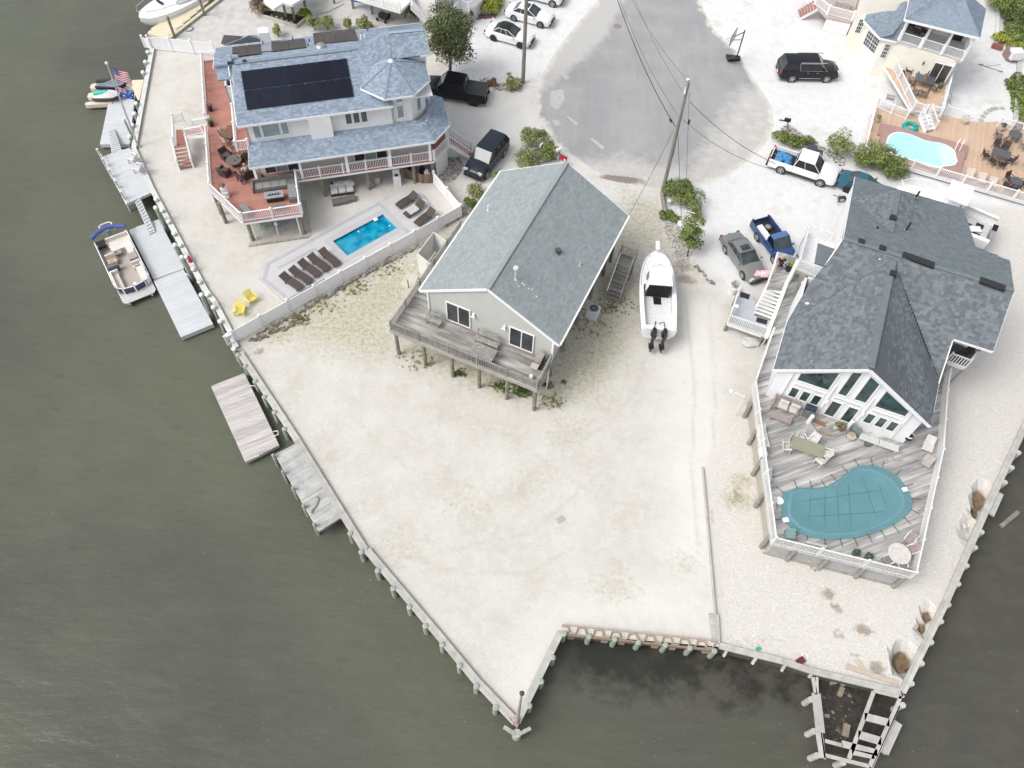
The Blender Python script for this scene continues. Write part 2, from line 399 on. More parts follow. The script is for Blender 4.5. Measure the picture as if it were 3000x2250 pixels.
w_white=np.maximum(w_white,sm(poly_sd(GV,P2(V(950,190),V(1120,175),V(1230,200),V(1400,-100),V(1400,-500),V(900,-500),V(990,60))),.5))
w_white=np.maximum(w_white,.55*sm(poly_sd(GV,P2(V(900,240),V(1150,190),V(1190,290),V(1300,390),V(1450,410),V(1380,470),V(1100,380),V(1000,420),V(950,350))),1.5))
w_conc=sm(poly_sd(GV,P2(V(300,90),V(480,-40),V(700,-300),V(1000,-300),V(930,45),V(900,90))),.3)
w_peb=sm(poly_sd(GV,P2(V(1530,1000),V(1600,850),V(1700,700),V(2100,450),V(2400,450),V(2400,900),V(1950,1520),V(1560,1400))),.8)
g1=.75*sm(poly_sd(GV,P2(V(530,745),V(700,640),V(880,545),V(960,480),V(1000,500),V(900,640),V(850,700),V(860,760),V(800,775),V(640,735))),1.6)
g2=.62*sm(poly_sd(GV,P2(V(1340,400),V(1440,440),V(1440,560),V(1400,540),V(1370,700),V(1350,760),V(1300,860),V(1180,880),V(1040,850),V(850,770),V(860,720),V(1180,760),V(1230,680),V(1300,600),V(1345,480))),1.2)
w_grass=np.maximum(g1,g2)
for c,r,k in((M7(1250,440),1.6,1),(M7(1540,300),1.2,.9),(M7(1050,600),1.3,.9),(M7(850,720),1.8,.8),(L4(60,420),1.4,.8),(L4(70,960),.8,.8),
                (L4(680,1225),.7,1),(L4(1080,1350),1.6,1),(L4(1400,1330),.9,1),(L4(1430,1450),1.1,.9),(L4(380,1150),.9,.7),(L3(150,930),1.0,.9),(L3(60,830),.8,.8),(V(1000,1085),2.5,.3),(V(870,1180),1.8,.3),(V(1230,930),2,.35),(V(1330,1265),1.8,.4),(V(1480,1215),1.3,.35),(V(1150,1050),2,.3),(L6(30,450),1.3,.9),(L6(60,300),1,.8)):
    w_grass=np.maximum(w_grass,k*blob(c,r,r*.75))
w_dirt=np.zeros(len(GV))
for c,rx,ry,a,k in((L3(930,480),1.1,1.0,0,.75),(L3(960,620),1.2,.7,-.4,.8),(L3(770,80),1.4,1.4,0,.45),(L3(900,350),1.2,1,0,.5),(L6(770,1220),.5,.5,0,1),(L6(830,1330),.6,.35,-.6,.9),(L6(1050,1510),.75,.4,-.2,1),
                        (L6(850,1540),.5,.3,-.3,.9),(L6(690,1190),.35,.25,0,.8),(L6(690,1470),.3,.2,0,.8),(L6(960,1260),.3,.25,0,.7),(L7(1090,620),.6,.6,.9,1),(L7(900,490),.35,.3,0,.8),(L7(60,380),3.0,.6,.1,.35),(V(560,760),.9,.4,.5,.7),(V(1540,1120),.25,1.2,.1,.5),(V(1590,1070),.5,1.2,.1,.6),(V(880,1182),.8,.3,.1,.3)):
    w_dirt=np.maximum(w_dirt,k*blob(c,rx,ry,a))
w_pit=np.zeros(len(GV));zz=np.zeros(len(GV))
for c,rx,ry,a,dep in((M4(490,850),.55,1.15,-.35,.7),(M4(455,950),.35,.7,-.2,1.0),(L7(1540,160),.38,.6,-.45,.5),(L7(1490,265),.35,.5,-.3,.5),(L7(1340,540),.75,.95,-.4,.9),(M4(390,1100),.5,1.0,-.5,.35)):
    b=blob(c,rx,ry,a);w_pit=np.maximum(w_pit,b if dep>.4 else b*.5);zz=np.minimum(zz,-dep*np.clip(b*1.6,0,1))
gme.vertices.foreach_set('co',np.stack([GV[:,0],GV[:,1],zz],1).ravel())
def setcol(me,name,*ch):
    a=me.color_attributes.new(name,'FLOAT_COLOR','POINT');arr=np.zeros((len(me.vertices),4));arr[:,3]=1
    for i,c in enumerate(ch):arr[:,i]=c
    a.data.foreach_set('color',arr.ravel())
def lined(pts,w):
    q=np.full(len(GV),9.);
    for a,b in zip(pts,pts[1:]):
        a2,b2=np.array([a.x,a.y]),np.array([b.x,b.y]);e=b2-a2;t_=np.clip(((GV-a2)@e)/(e@e),0,1);q=np.minimum(q,np.linalg.norm(GV-a2-t_[:,None]*e,axis=1))
    return np.clip(1-q/w,0,1)
w_track=np.zeros(len(GV))
for pts in([(1180,945),(1240,935),(1300,900),(1350,830),(1370,760)],[(1185,960),(1250,952),(1320,915),(1375,840),(1395,770)],[(560,1060),(700,1165),(900,1205),(1150,1150),(1300,1020)],[(760,900),(880,1010),(1050,1060)],[(1480,640),(1500,820),(1495,1010),(1510,1180)],[(1530,660),(1545,820),(1540,1000)],[(860,1200),(1000,1240),(1150,1235),(1240,1180)],[(980,900),(1100,940),(1180,1000),(1300,1080),(1420,1100)]):w_track=np.maximum(w_track,lined([V(*p)for p in pts],.42))
w_smooth=.9*sm(poly_sd(GV,P2(V(1200,1290),V(1350,1275),V(1480,1240),V(1530,1180),V(1545,1380),V(1220,1350),V(1130,1540),V(1060,1500))),1.5)*.8
w_smooth=np.maximum(w_smooth,.8*sm(poly_sd(GV,P2(V(1470,640),V(1560,700),V(1580,1000),V(1520,1250),V(1440,1200),V(1430,800))),1.4))
setcol(gme,'kind_c',w_track,w_smooth)
setcol(gme,'kind_a',w_white,w_grass,w_peb);setcol(gme,'kind_b',w_dirt,w_pit,w_conc)
def N(t,nt,**kw):
    n=nt.nodes.new(t)
    for k,v in kw.items():
        if k in('op',):n.operation=v
        elif k=='dt':n.data_type=v
        else:n.inputs[k].default_value=v
    return n
def mixc(nt,a,b,f):
    m=nt.nodes.new('ShaderNodeMix');m.data_type='RGBA'
    for s,v in(('A',a),('B',b)):
        if isinstance(v,tuple):m.inputs[s].default_value=(*v,1)
        else:nt.links.new(v,m.inputs[s])
    if isinstance(f,float):m.inputs['Factor'].default_value=f
    else:nt.links.new(f,m.inputs['Factor'])
    return m.outputs['Result']
def noise(nt,vec,scale,detail=5,rough=.55):
    n=nt.nodes.new('ShaderNodeTexNoise');n.inputs['Scale'].default_value=scale;n.inputs['Detail'].default_value=detail;n.inputs['Roughness'].default_value=rough
    nt.links.new(vec,n.inputs['Vector']);return n.outputs['Fac']
def ramp(nt,f,a,b,lo=0.0,hi=1.0):
    r=nt.nodes.new('ShaderNodeMapRange');r.inputs[1].default_value=a;r.inputs[2].default_value=b;r.inputs[3].default_value=lo;r.inputs[4].default_value=hi
    nt.links.new(f,r.inputs[0]);return r.outputs[0]
def math2(nt,op,a,b):
    m=nt.nodes.new('ShaderNodeMath');m.operation=op
    for i,v in enumerate((a,b)):
        if isinstance(v,(int,float)):m.inputs[i].default_value=v
        else:nt.links.new(v,m.inputs[i])
    return m.outputs[0]
def newmat(name,rough=.9):
    m=bpy.data.materials.new(name);m.use_nodes=True;n=m.node_tree;b=n.nodes['Principled BSDF'];b.inputs['Roughness'].default_value=rough
    tc=n.nodes.new('ShaderNodeTexCoord');return m,n,b,tc.outputs['Object']
gm,t,b,vec=newmat('sandy_gravel_ground');b.inputs['Specular IOR Level'].default_value=.2
def attr(t,name):
    a=t.nodes.new('ShaderNodeAttribute');a.attribute_name=name;s=t.nodes.new('ShaderNodeSeparateColor');t.links.new(a.outputs['Color'],s.inputs[0]);return s.outputs
A_,B_=attr(t,'kind_a'),attr(t,'kind_b')
fine=noise(t,vec,22,3,.7);mid=noise(t,vec,3.2,6,.65);big=noise(t,vec,.35,5,.6);mid2=noise(t,vec,1.4,7,.7)
sand=mixc(t,(.55,.53,.485),(.46,.43,.37),ramp(t,big,.35,.65))
sand=mixc(t,sand,(.60,.595,.575),ramp(t,mid2,.4,.75))
spk=noise(t,vec,7.5,4,.75);sand=mixc(t,sand,(.27,.25,.20),ramp(t,spk,.57,.68,0,.6))
sand=mixc(t,sand,(.36,.345,.31),ramp(t,fine,.52,.7,0,.6));sand=mixc(t,sand,(.72,.71,.69),ramp(t,noise(t,vec,30,2,.7),.56,.7,0,.6));sand=mixc(t,sand,(.42,.41,.35),ramp(t,noise(t,vec,.8,7,.75),.56,.72,0,.5))
whi=mixc(t,(.66,.665,.665),(.58,.58,.575),ramp(t,mid2,.35,.7));whi=mixc(t,whi,(.5,.49,.47),ramp(t,fine,.58,.72,0,.5));whi=mixc(t,whi,(.5,.47,.41),ramp(t,big,.56,.72,0,.6))
vor=t.nodes.new('ShaderNodeTexVoronoi');vor.inputs['Scale'].default_value=26;t.links.new(vec,vor.inputs['Vector'])
sv=t.nodes.new('ShaderNodeSeparateColor');t.links.new(vor.outputs['Color'],sv.inputs[0])
peb=mixc(t,(.45,.435,.41),(.66,.645,.62),ramp(t,sv.outputs[0],.15,.85));peb=mixc(t,peb,(.56,.52,.46),ramp(t,mid2,.4,.65,0,.8))
gra=mixc(t,(.44,.40,.29),(.26,.255,.13),ramp(t,mid,.35,.65));gra=mixc(t,gra,(.55,.52,.42),ramp(t,spk,.48,.62));gra=mixc(t,gra,(.20,.19,.10),ramp(t,fine,.6,.7,0,.6))
dirt=mixc(t,(.19,.15,.115),(.32,.27,.22),ramp(t,mid,.35,.7));pit=mixc(t,(.12,.085,.05),(.24,.18,.12),ramp(t,mid,.35,.65))
conc=mixc(t,(.55,.54,.52),(.42,.41,.385),ramp(t,mid2,.35,.7));conc=mixc(t,conc,(.34,.33,.31),ramp(t,big,.55,.75,0,.7))
def fac(ch,amp=.5,w=.12,nz=mid2):
    s=math2(t,'ADD',ch,math2(t,'MULTIPLY',math2(t,'SUBTRACT',nz,.5),amp*2));return ramp(t,s,.5-w,.5+w)
C_2=attr(t,'kind_c');sand=mixc(t,sand,(.66,.645,.61),math2(t,'MULTIPLY',C_2[1],.75));sand=mixc(t,sand,(.45,.425,.37),ramp(t,math2(t,'ADD',C_2[0],math2(t,'MULTIPLY',math2(t,'SUBTRACT',mid,.5),.9)),.45,.95,0,.55));c=mixc(t,sand,whi,fac(A_[0],.5,.35));c=mixc(t,c,conc,fac(B_[2],.05,.1));c=mixc(t,c,peb,fac(A_[2],.45,.3))
c=mixc(t,c,gra,math2(t,'MULTIPLY',fac(A_[1],.85,.35,mid),.85));c=mixc(t,c,dirt,math2(t,'MULTIPLY',fac(B_[0],.7,.2,mid),.8));c=mixc(t,c,pit,fac(B_[1],.12,.08))
t.links.new(c,b.inputs['Base Color'])
bu=t.nodes.new('ShaderNodeBump');bu.inputs['Strength'].default_value=.5;bu.inputs['Distance'].default_value=.04;t.links.new(math2(t,'ADD',fine,spk),bu.inputs['Height']);t.links.new(bu.outputs[0],b.inputs['Normal'])
gme.materials.append(gm);struct('ground',gme,None)
mb=MB()
for i in range(len(land)):
    a,b_=land[i],land[(i+1)%len(land)];mb.add([(a.x,a.y,-3),(b_.x,b_.y,-3),(b_.x,b_.y,0),(a.x,a.y,0)],[(0,1,2,3)])
struct('bulkhead_face',mb,mat('bulkhead_planks',(.12,.11,.09),.9,(.05,.05,.04),4,.7,bump=.6))
road=[V(1290,-420),V(1290,0),V(1238,62),V(1200,110),V(1172,160),V(1160,200),V(1164,250),V(1185,290),V(1215,325),V(1262,362),V(1300,385),V(1345,397),V(1400,410),V(1440,412),V(1500,403),V(1565,383),V(1615,350),V(1655,310),V(1672,270),V(1668,230),V(1635,180),V(1590,110),V(1540,60),V(1510,0),V(1540,-420)]
rme,RV=grid_mesh([xy(p)for p in road],[],.6,'road');sd=poly_sd(RV,P2(*road))
tone=sm(poly_sd(RV,P2(V(1200,-420),V(1375,-60),V(1345,5),V(1310,75),V(1262,125),V(1170,200),V(1100,200))),.12)
ap=sm(poly_sd(RV,P2(V(1230,345),V(1340,330),V(1480,360),V(1590,180),V(1700,180),V(1700,420),V(1200,440))),1.5)
wet=np.clip(1.3-np.hypot((RV[:,0]-V(1345,388).x)/2.7,(RV[:,1]-V(1345,388).y+(RV[:,0]-V(1345,388).x)*.12)/.55),0,1)
setcol(rme,'edge',np.clip(sd/2.0,0,1),tone,ap);setcol(rme,'wet',wet)
rme.vertices.foreach_set('co',np.stack([RV[:,0],RV[:,1],np.full(len(RV),.004)],1).ravel())
rm,t,b,vec=newmat('worn_asphalt');E_=attr(t,'edge');W_=attr(t,'wet')
mid=noise(t,vec,1.1,7,.65);fine=noise(t,vec,16,4,.7);big=noise(t,vec,.25,4)
mpn=t.nodes.new('ShaderNodeMapping');mpn.inputs['Scale'].default_value=(1.6,.22,1);mpn.inputs['Rotation'].default_value=(0,0,.35);t.links.new(vec,mpn.inputs[0]);streak=noise(t,mpn.outputs[0],1.0,5,.6)
asp=mixc(t,(.265,.268,.272),(.31,.31,.31),ramp(t,big,.4,.62));asp=mixc(t,asp,(.40,.40,.39),ramp(t,streak,.5,.8,0,.35));asp=mixc(t,asp,(.26,.26,.265),ramp(t,fine,.55,.75,0,.5))
asp=mixc(t,asp,(.42,.415,.40),E_[1])
asp=mixc(t,asp,(.53,.51,.47),ramp(t,math2(t,'ADD',E_[2],math2(t,'MULTIPLY',math2(t,'SUBTRACT',mid,.5),1.4)),.35,1.25,0,.85))
ed=math2(t,'ADD',E_[0],math2(t,'MULTIPLY',math2(t,'SUBTRACT',mid,.5),1.1));asp=mixc(t,(.56,.54,.49),asp,ramp(t,ed,.02,.26))
asp=mixc(t,asp,(.17,.145,.115),ramp(t,math2(t,'ADD',W_[0],math2(t,'MULTIPLY',math2(t,'SUBTRACT',mid,.5),.8)),.4,.62,0,.85))
t.links.new(asp,b.inputs['Base Color']);bu=t.nodes.new('ShaderNodeBump');bu.inputs['Strength'].default_value=.3;bu.inputs['Distance'].default_value=.02;t.links.new(fine,bu.inputs['Height']);t.links.new(bu.outputs[0],b.inputs['Normal'])
rme.materials.append(rm);struct('road',rme,None)
WZ=-1.1
wm,t,b,vec=newmat('murky_bay_water',.14);b.inputs['IOR'].default_value=1.33;b.inputs['Specular IOR Level'].default_value=.22
big=noise(t,vec,.05,3);mpn=t.nodes.new('ShaderNodeMapping');mpn.inputs['Rotation'].default_value=(0,0,-.42);mpn.inputs['Scale'].default_value=(.3,1.0,1);t.links.new(vec,mpn.inputs[0]);wv=mpn.outputs[0]
w1=noise(t,wv,.9,4,.6);w2=noise(t,wv,2.6,5,.65);w3=noise(t,vec,.5,4)
sx=t.nodes.new('ShaderNodeSeparateXYZ');t.links.new(vec,sx.inputs[0])
base=mixc(t,(.108,.116,.084),(.070,.070,.056),ramp(t,sx.outputs['X'],-12,22));base=mixc(t,base,(.070,.068,.066),ramp(t,big,.4,.65,0,.7))
base=mixc(t,base,(.125,.132,.104),ramp(t,w1,.5,.78,0,.3));base=mixc(t,base,(.045,.047,.04),ramp(t,w2,.56,.8,0,.35))
sp=noise(t,vec,5.5,4,.85);sg=noise(t,vec,.22,4,.7);foam=math2(t,'MULTIPLY',ramp(t,sp,.66,.69),ramp(t,math2(t,'ADD',sg,ramp(t,sx.outputs['Y'],0,30,.07,-.12)),.46,.6))
base=mixc(t,base,(.5,.5,.48),math2(t,'MULTIPLY',foam,.8))
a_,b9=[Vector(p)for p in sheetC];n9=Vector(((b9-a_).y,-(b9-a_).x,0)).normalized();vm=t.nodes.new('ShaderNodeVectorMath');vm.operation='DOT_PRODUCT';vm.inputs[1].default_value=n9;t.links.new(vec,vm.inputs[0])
dist=math2(t,'SUBTRACT',vm.outputs['Value'],xy(a_).dot(n9));dk=math2(t,'MULTIPLY',ramp(t,math2(t,'ADD',dist,math2(t,'MULTIPLY',math2(t,'SUBTRACT',noise(t,vec,.7,6,.65),.5),5.0)),3.4,1.8),math2(t,'MULTIPLY',math2(t,'MULTIPLY',ramp(t,sx.outputs['X'],3.5,5),ramp(t,sx.outputs['X'],24,20)),ramp(t,dist,-1.5,-.5)))  # dark band along the notch: the wall's reflection and shade painted into the water
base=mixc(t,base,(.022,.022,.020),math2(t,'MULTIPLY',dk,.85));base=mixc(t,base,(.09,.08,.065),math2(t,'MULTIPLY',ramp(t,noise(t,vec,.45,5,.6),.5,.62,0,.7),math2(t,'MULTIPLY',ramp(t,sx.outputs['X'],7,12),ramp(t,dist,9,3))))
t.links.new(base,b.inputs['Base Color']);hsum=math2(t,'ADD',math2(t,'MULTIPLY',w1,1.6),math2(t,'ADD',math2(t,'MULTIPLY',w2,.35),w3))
bu=t.nodes.new('ShaderNodeBump');bu.inputs['Strength'].default_value=.9;bu.inputs['Distance'].default_value=.06;t.links.new(hsum,bu.inputs['Height']);t.links.new(bu.outputs[0],b.inputs['Normal'])
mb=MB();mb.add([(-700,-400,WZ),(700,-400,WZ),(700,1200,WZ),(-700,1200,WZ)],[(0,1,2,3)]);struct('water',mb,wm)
mb=MB();q=[at(3500,200,0),at(3600,-900,0),at(1300,-900,0)]
mb.add([(q[0].x-1,q[0].y,-.02),(600,q[0].y,-.02),(600,1200,-.02),(q[2].x,1200,-.02),(q[2].x,q[2].y-1,-.02),(q[1].x,q[1].y,-.02)],[(0,1,2,3,4,5)]);struct('far_ground',mb,mat('far_sand',(.55,.52,.46),.9,(.4,.38,.33),.3))
# ---------------------------------------------------------------- bulkhead caps
CAP=mat('bulkhead_cap_boards',(.47,.46,.43),.85,(.35,.34,.31),1.8,.6,bump=.3,rand=.1)
CAPN=mat('new_bulkhead_cap',(.60,.61,.58),.7,(.52,.53,.50),1.5,.6,rand=.05)
def cap(label,pts,m,w=.42,seg=4.8):
    root=thing('bulkhead',label,'bulkhead',pts[0],'timber bulkheads along the water')
    for i in range(len(pts)-1):
        a,b=Vector(pts[i]),Vector(pts[i+1]);L=(b-a).length;k=max(1,round(L/seg));d=(b-a).normalized();e=d.cross(Z3)
        for j in range(k):
            p,q=lerp(a,b,j/k)+d*.006,lerp(a,b,(j+1)/k)-d*.006;mb=MB()
            for s in(-1,1):mb.beam(p+e*s*w*.252-Z3*.03+Z3*random.uniform(-.004,.004),q+e*s*w*.252-Z3*.03,w*.49,.06)
            part('cap_board',mb,m,root)
        mb=MB();mb.beam(a-Z3*.16-e*w*0,b-Z3*.16-e*w*0,w*.8,.2);part('waler',mb,CAP,root)
    return root
cap('pale new bulkhead cap along the flagpole and the yellow chairs yard',capA,CAPN,.40)
cap('long weathered bulkhead cap from the picket fence down to the pointed corner',capB,CAP,.46)
cap('weathered bulkhead cap on the inner side of the pointed corner',capC,CAP,.44)
cap('bulkhead cap over the dark water below the pool deck with boards stepping down',capD,CAP,.36)
cap('right-hand bulkhead cap beside the washed-out holes',capE,CAP,.42)
cap('yellowish bulkhead cap beside the cream dock at top left',yardTL,mat('yellow_treated_boards',(.58,.54,.40),.8,(.45,.41,.28),2,.6),.35)
a,b_=[Vector(p)for p in sheetC];d=(b_-a).normalized();e=Vector((-d.y,d.x,0));L=(b_-a).length
root=thing('sheet_piling','corrugated tan vinyl sheet piling closing the notch between the two lots','sheet piling',a)
TAN=mat('tan_vinyl_sheet',(.46,.37,.29),.6,(.36,.28,.21),3,.6);pts=[];per=1.02;s=0
while s<L-.3:
    for ds,off in((0,.0),(.36,.0),(.48,.36),(.84,.36),(.96,.0)):pts.append((min(s+ds,L),off))
    s+=per
mb=MB()
for(s0,o0),(s1,o1)in zip(pts,pts[1:]):
    p=a+d*s0-e*(o0-.2);q=a+d*s1-e*(o1-.2)
    if(q-p).length>.03:mb.beam(Vector((p.x,p.y,-.9)),Vector((q.x,q.y,-.9)),.035,2.2)
part('corrugated_sheet',mb,TAN,root)
mb=MB();mb.beam(a-e*.24-Z3*.25,b_-e*.24-Z3*.25,.12,.22);part('timber_waler',mb,mat('brown_waler',(.26,.2,.15),.85),root)
mb=MB();mb.beam(a+e*.27+Z3*0,b_+e*.27+Z3*0,.05,.12);part('edge_strip',mb,TAN,root)
# ---------------------------------------------------------------- pilings, every one a thing
def sp_pile(r,h,m,cap_,taper=.8):
    mb=MB();n=9;ks=[(0,r),(h*.5,r*.97),(h-.06,r*.93),(h,r*taper)]
    mb.tube([(0,0,z)for z,_ in ks],[q for _,q in ks],n)
    sp=[('pile_shaft',mb.mesh('pile_shaft',m,smooth=True))]
    if cap_:c=MB();c.cyl((0,0,h+.003),r*1.12,.07,12,r*.85);c.cyl((0,0,h-.1),r*1.14,.1,12);sp.append(('pile_cap',c.mesh('pile_cap',CAPW,smooth=True)))
    return sp
def pile(p,kind,label,group,r=.16,tilt=0):
    h=p.z+2.3;key=f'pile{kind}{r:.2f}{h:.1f}';m={'c':GPILE,'g':GPILE,'w':PWOOD,'b':CAP}[kind]
    o=inst(key,lambda:sp_pile(r,h,m,kind=='c',.6 if kind=='g' else.9),'piling',Vector((p.x,p.y,-2.3)),random.random()*6,label,'piling',group);return o
ordn=['first','second','third','fourth','fifth','sixth','seventh','eighth','ninth','tenth','eleventh','twelfth','thirteenth','fourteenth','fifteenth']
def pilerow(Kf,pts,z,kind,what,group,r=.16):
    for i,(x,y)in enumerate(pts):pile(Kf(x,y,z),kind,f'{ordn[i]} {what}',group,r)
pilerow(K1,[(855,556),(828,663),(803,776)],.5,'c','white-capped piling from the top along the cap above the jet-ski dock','white-capped pilings')
pilerow(K1,[(730,1111),(712,1221),(690,1346),(660,1470)],.5,'c','white-capped piling beside the upper grey float and flagpole','white-capped pilings')
pilerow(K6,[(945,671),(1010,791),(1078,913),(1138,1041),(1206,1166),(1274,1294),(1345,1425),(1415,1560)],.5,'c','white-capped bulkhead piling below the white chairs platform, counting away from it','white-capped pilings')
pilerow(M7,[(107,232),(178,352),(235,470),(297,600),(362,731),(425,856)],.5,'c','white-capped bulkhead piling past the lower grey float, counting towards the fence','white-capped pilings')
for i,(k,x,y,l)in enumerate(((K6,940,764,'tall guide piling by the foot of the gangway'),(K6,1147,1167,'tall guide piling beside the upper end of the pontoon float'),(K6,1222,1299,'tall guide piling beside the red cloth'),(M7,122,356,'tall guide piling at the middle of the lower grey float'))):
    pile(k(x,y,1.7),'c','white-capped '+l,'tall guide pilings',.15)
pilerow(K1,[(600,1285)],1.8,'c','slim white-capped guide piling beside the flagpole float','tall guide pilings',.1)
pilerow(L8,[(346,205),(397,285),(466,390),(530,500),(600,606),(670,722)],.35,'g','green-grey piling beside the brown floating dock, from the fence down','green-grey pilings',.19)
pilerow(L8,[(1128,1450),(1205,1580)],.3,'g','green-grey piling just below the fixed wooden dock','green-grey pilings',.19)
pilerow(M1,[(456,490),(556,605),(662,725),(766,848),(875,970),(988,1105),(1097,1240),(1222,1378)],.3,'g','green-grey piling along the long bulkhead, counting down to the point','green-grey pilings',.19)
pilerow(M1,[(1665,898),(1592,1052),(1517,1208),(1440,1365)],.3,'g','green-grey piling on the inner side of the pointed corner, counting down','green-grey pilings',.19)
pilerow(M2,[(558,265),(797,290),(1018,318),(1268,342),(1495,370),(1722,398)],.25,'g','green-grey piling in front of the corrugated sheet wall, from the left','green-grey pilings',.18)
pilerow(M4,[(790,485),(735,605),(680,725),(490,1128),(437,1253),(368,1400),(300,1548)],.25,'b','bleached piling outside the right bulkhead, from the top','bleached pilings',.19)
pilerow(L7,[(1710,60),(1645,205),(1560,385),(1478,568),(1390,742),(1315,930)],.25,'b','bleached piling outside the lower right bulkhead, from the top','bleached pilings',.19)
pilerow(L7,[(520,880),(548,1155),(575,1365),(800,1425)],.1,'b','bleached piling under the broken wooden walkway, from the shore','bleached pilings',.19)
pile(M1(1360,1545,-.1),'b','thick pale piling at the very tip of the pointed corner','bleached pilings',.28)
mb=MB();a=M1(1360,1540,-.2)
for s in(-1,1):mb.beam(a+Vector((s*.75,.25,0)),a+Vector((s*.1,-.1,0)),.2,.3)
solo('corner_braces',mb,GPILE,'pale green-grey timber braces bolted to the tip of the pointed corner','brace');mb=MB();mb.prism([M1(1305,1448),M1(1392,1440),M1(1358,1520)],.26,.275);root=solo('corner_plate',mb,mat('rusty_steel',(.25,.09,.06),.8,(.45,.38,.33),6,.8),'rust-red steel plate on the tip of the pointed corner','corner plate')
for i,(k,x,y,x2,y2)in enumerate(((M2,1845,370,1800,450),(M2,2110,445,2065,520),(L7,60,510,10,570),(L7,300,575,262,635),(L7,545,640,500,690))):
    mb=MB();mb.beam(k(x,y,.2),k(x2,y2,-.3),.16,.14);solo('bulkhead_brace',mb,CAP,f'{ordn[i]} short wooden brace under the notch bulkhead cap from the left','brace',group='short braces under the cap')
b0=M1(1358,1475,.28);mb=MB();mb.tube([b0,b0+Z3*7.7],[.12,.05],10);mb2=MB();mb2.ball(b0+Z3*7.8,.13)
root=thing('flagpole','bare grey pole with a dark ball top on the pointed corner','pole',b0);part('pole_shaft',mb,mat('pole_paint',(.42,.42,.42),.5),root,smooth=True);part('ball_top',mb2,BRONZE,root,smooth=True)
mb=MB();mb.beam(V(1517,1010,.1),V(1545,1330,.1),.09,.24);mb.beam(V(1549,1328,.1),V(1552,1390,.1),.16,.24)
solo('board_edging',mb,CAP,'long low board edging dividing the two sandy lots','edging')
root=thing('boardwalk_strip','short strip of grey boards laid beside the lot divider','boardwalk',M2(1700,60));deck(root,[M2(1665,62),M2(1722,62),M2(1765,312),M2(1690,318)],.1,CAP,ang(M2(1665,62),M2(1722,62)),.2,.04,fh=.08)
mb=MB();mb.cyl(K4(33,284,.006),.42,.012,20);solo('manhole_cover',mb,mat('rusty_iron',(.2,.15,.13),.7,(.3,.25,.23),12),'round rust-brown manhole cover in the pale road','manhole cover')
ASPH2=mat('asphalt_patch',(.36,.36,.36),.9,(.43,.43,.42),3,.7)
for i,(q,l)in enumerate((([(1690,1258),(1710,1250),(1825,1335),(1795,1355)],'narrow'),([(1945,1500),(1975,1490),(2110,1590),(2075,1615)],'longer'),([(1540,1300),(1600,1290),(1640,1340),(1570,1365)],'small faint'),([(1520,985),(1655,965),(1675,1075),(1600,1190),(1520,1140)],'large irregular'),([(1620,800),(1650,785),(1735,835),(1690,865)],'upper'))):
    mb=MB();mb.prism([K3(*p)for p in q],.006,.009);solo('road_patch',mb,ASPH2,f'{l} repair patch in the grey asphalt','road patch',group='asphalt repair patches')
def rocks(name,poly,n,r0,r1,label,cat='rocks',m=ROCK,z=.0,stuff=True):
    A=P2(*poly);lo,hi=A.min(0),A.max(0);mb=MB();k=0
    while k<n:
        q=RS.uniform(lo,hi)
        if poly_sd(q[None],A)[0]<0:continue
        r=random.uniform(r0,r1);s0=len(mb.v);mb.ball((q[0],q[1],z+r*.25),r,r*random.uniform(.6,1),r*random.uniform(.4,.7),6,4)
        for i in range(s0,len(mb.v)):v=mb.v[i];mb.v[i]=tuple(c+random.uniform(-.16,.16)*r for c in v)
        k+=1
    o=solo(name,mb,m,label,cat,loc=Vector((A[:,0].mean(),A[:,1].mean(),0)))
    if stuff:o['kind']='stuff'
    return o
GRAVR=mat('river_rock',(.42,.39,.36),.9,(.22,.21,.2),5,.8,rand=.45)
rocks('rock_bed',[K7(1930,360),K7(2040,350),K7(2080,440),K7(2000,560),K7(1920,590),K7(1850,530),K7(1925,480)],520,.06,.13,'bed of pale rocks with reddish edge below the white side stairs',m=GRAVR)
rocks('rock_bed',[K8(840,470),K8(960,430),K8(1240,620),K8(1080,660),K8(880,640),K8(770,660)],360,.05,.12,'shell and rock bed under the bushes behind the grey-green roof',m=GRAVR)
rocks('rock_bed',[K8(190,1130),K8(260,1080),K8(330,1170),K8(180,1260),K8(0,1360),K8(0,1330)],260,.06,.14,'rock bed outside the vinyl fence corner',m=GRAVR)
rocks('rock_bed',[L1(600,340),L1(760,240),L1(960,370),L1(1400,620),L1(1350,700),L1(1050,480),L1(780,420),L1(640,390)],420,.07,.16,'ring of grey stones round the black mailbox and bushes',m=GRAVR)
rocks('rock_bed',[K3(850,930),K3(1050,900),K3(1210,930),K3(1210,1000),K3(1080,990),K3(860,960)],130,.08,.2,'low stones under the bush at the utility pole',m=GRAVR)
rocks('rock_bed',[M8(480,900),M8(700,830),M8(860,1000),M8(900,1300),M8(700,1640),M8(560,1300),M8(460,1050)],800,.03,.07,'bed of small grey stones in front of the white boat',m=GRAVR)
rocks('rubble',[L7(600,720),L7(1040,800),L7(900,1200),L7(660,1220),L7(600,900)],190,.08,.26,'dark rubble and broken blocks inside the ruined walkway frame',m=mat('dark_rubble',(.10,.08,.06),.85,(.19,.16,.13),3,.8,rand=.7),z=-1.25)
mb=MB();mb.prism([L7(580,690,-1.4),L7(1060,800,-1.4),L7(1230,860,-1.4),L7(1060,1380,-1.4),L7(620,1350,-1.4)],-2.4,-1.065);solo('rubble_bed',mb,mat('dark_mud',(.02,.018,.014),.5,(.045,.038,.03),4,.8,bump=.6),'dark muddy bed inside the ruined walkway frame','mud')['kind']='stuff'
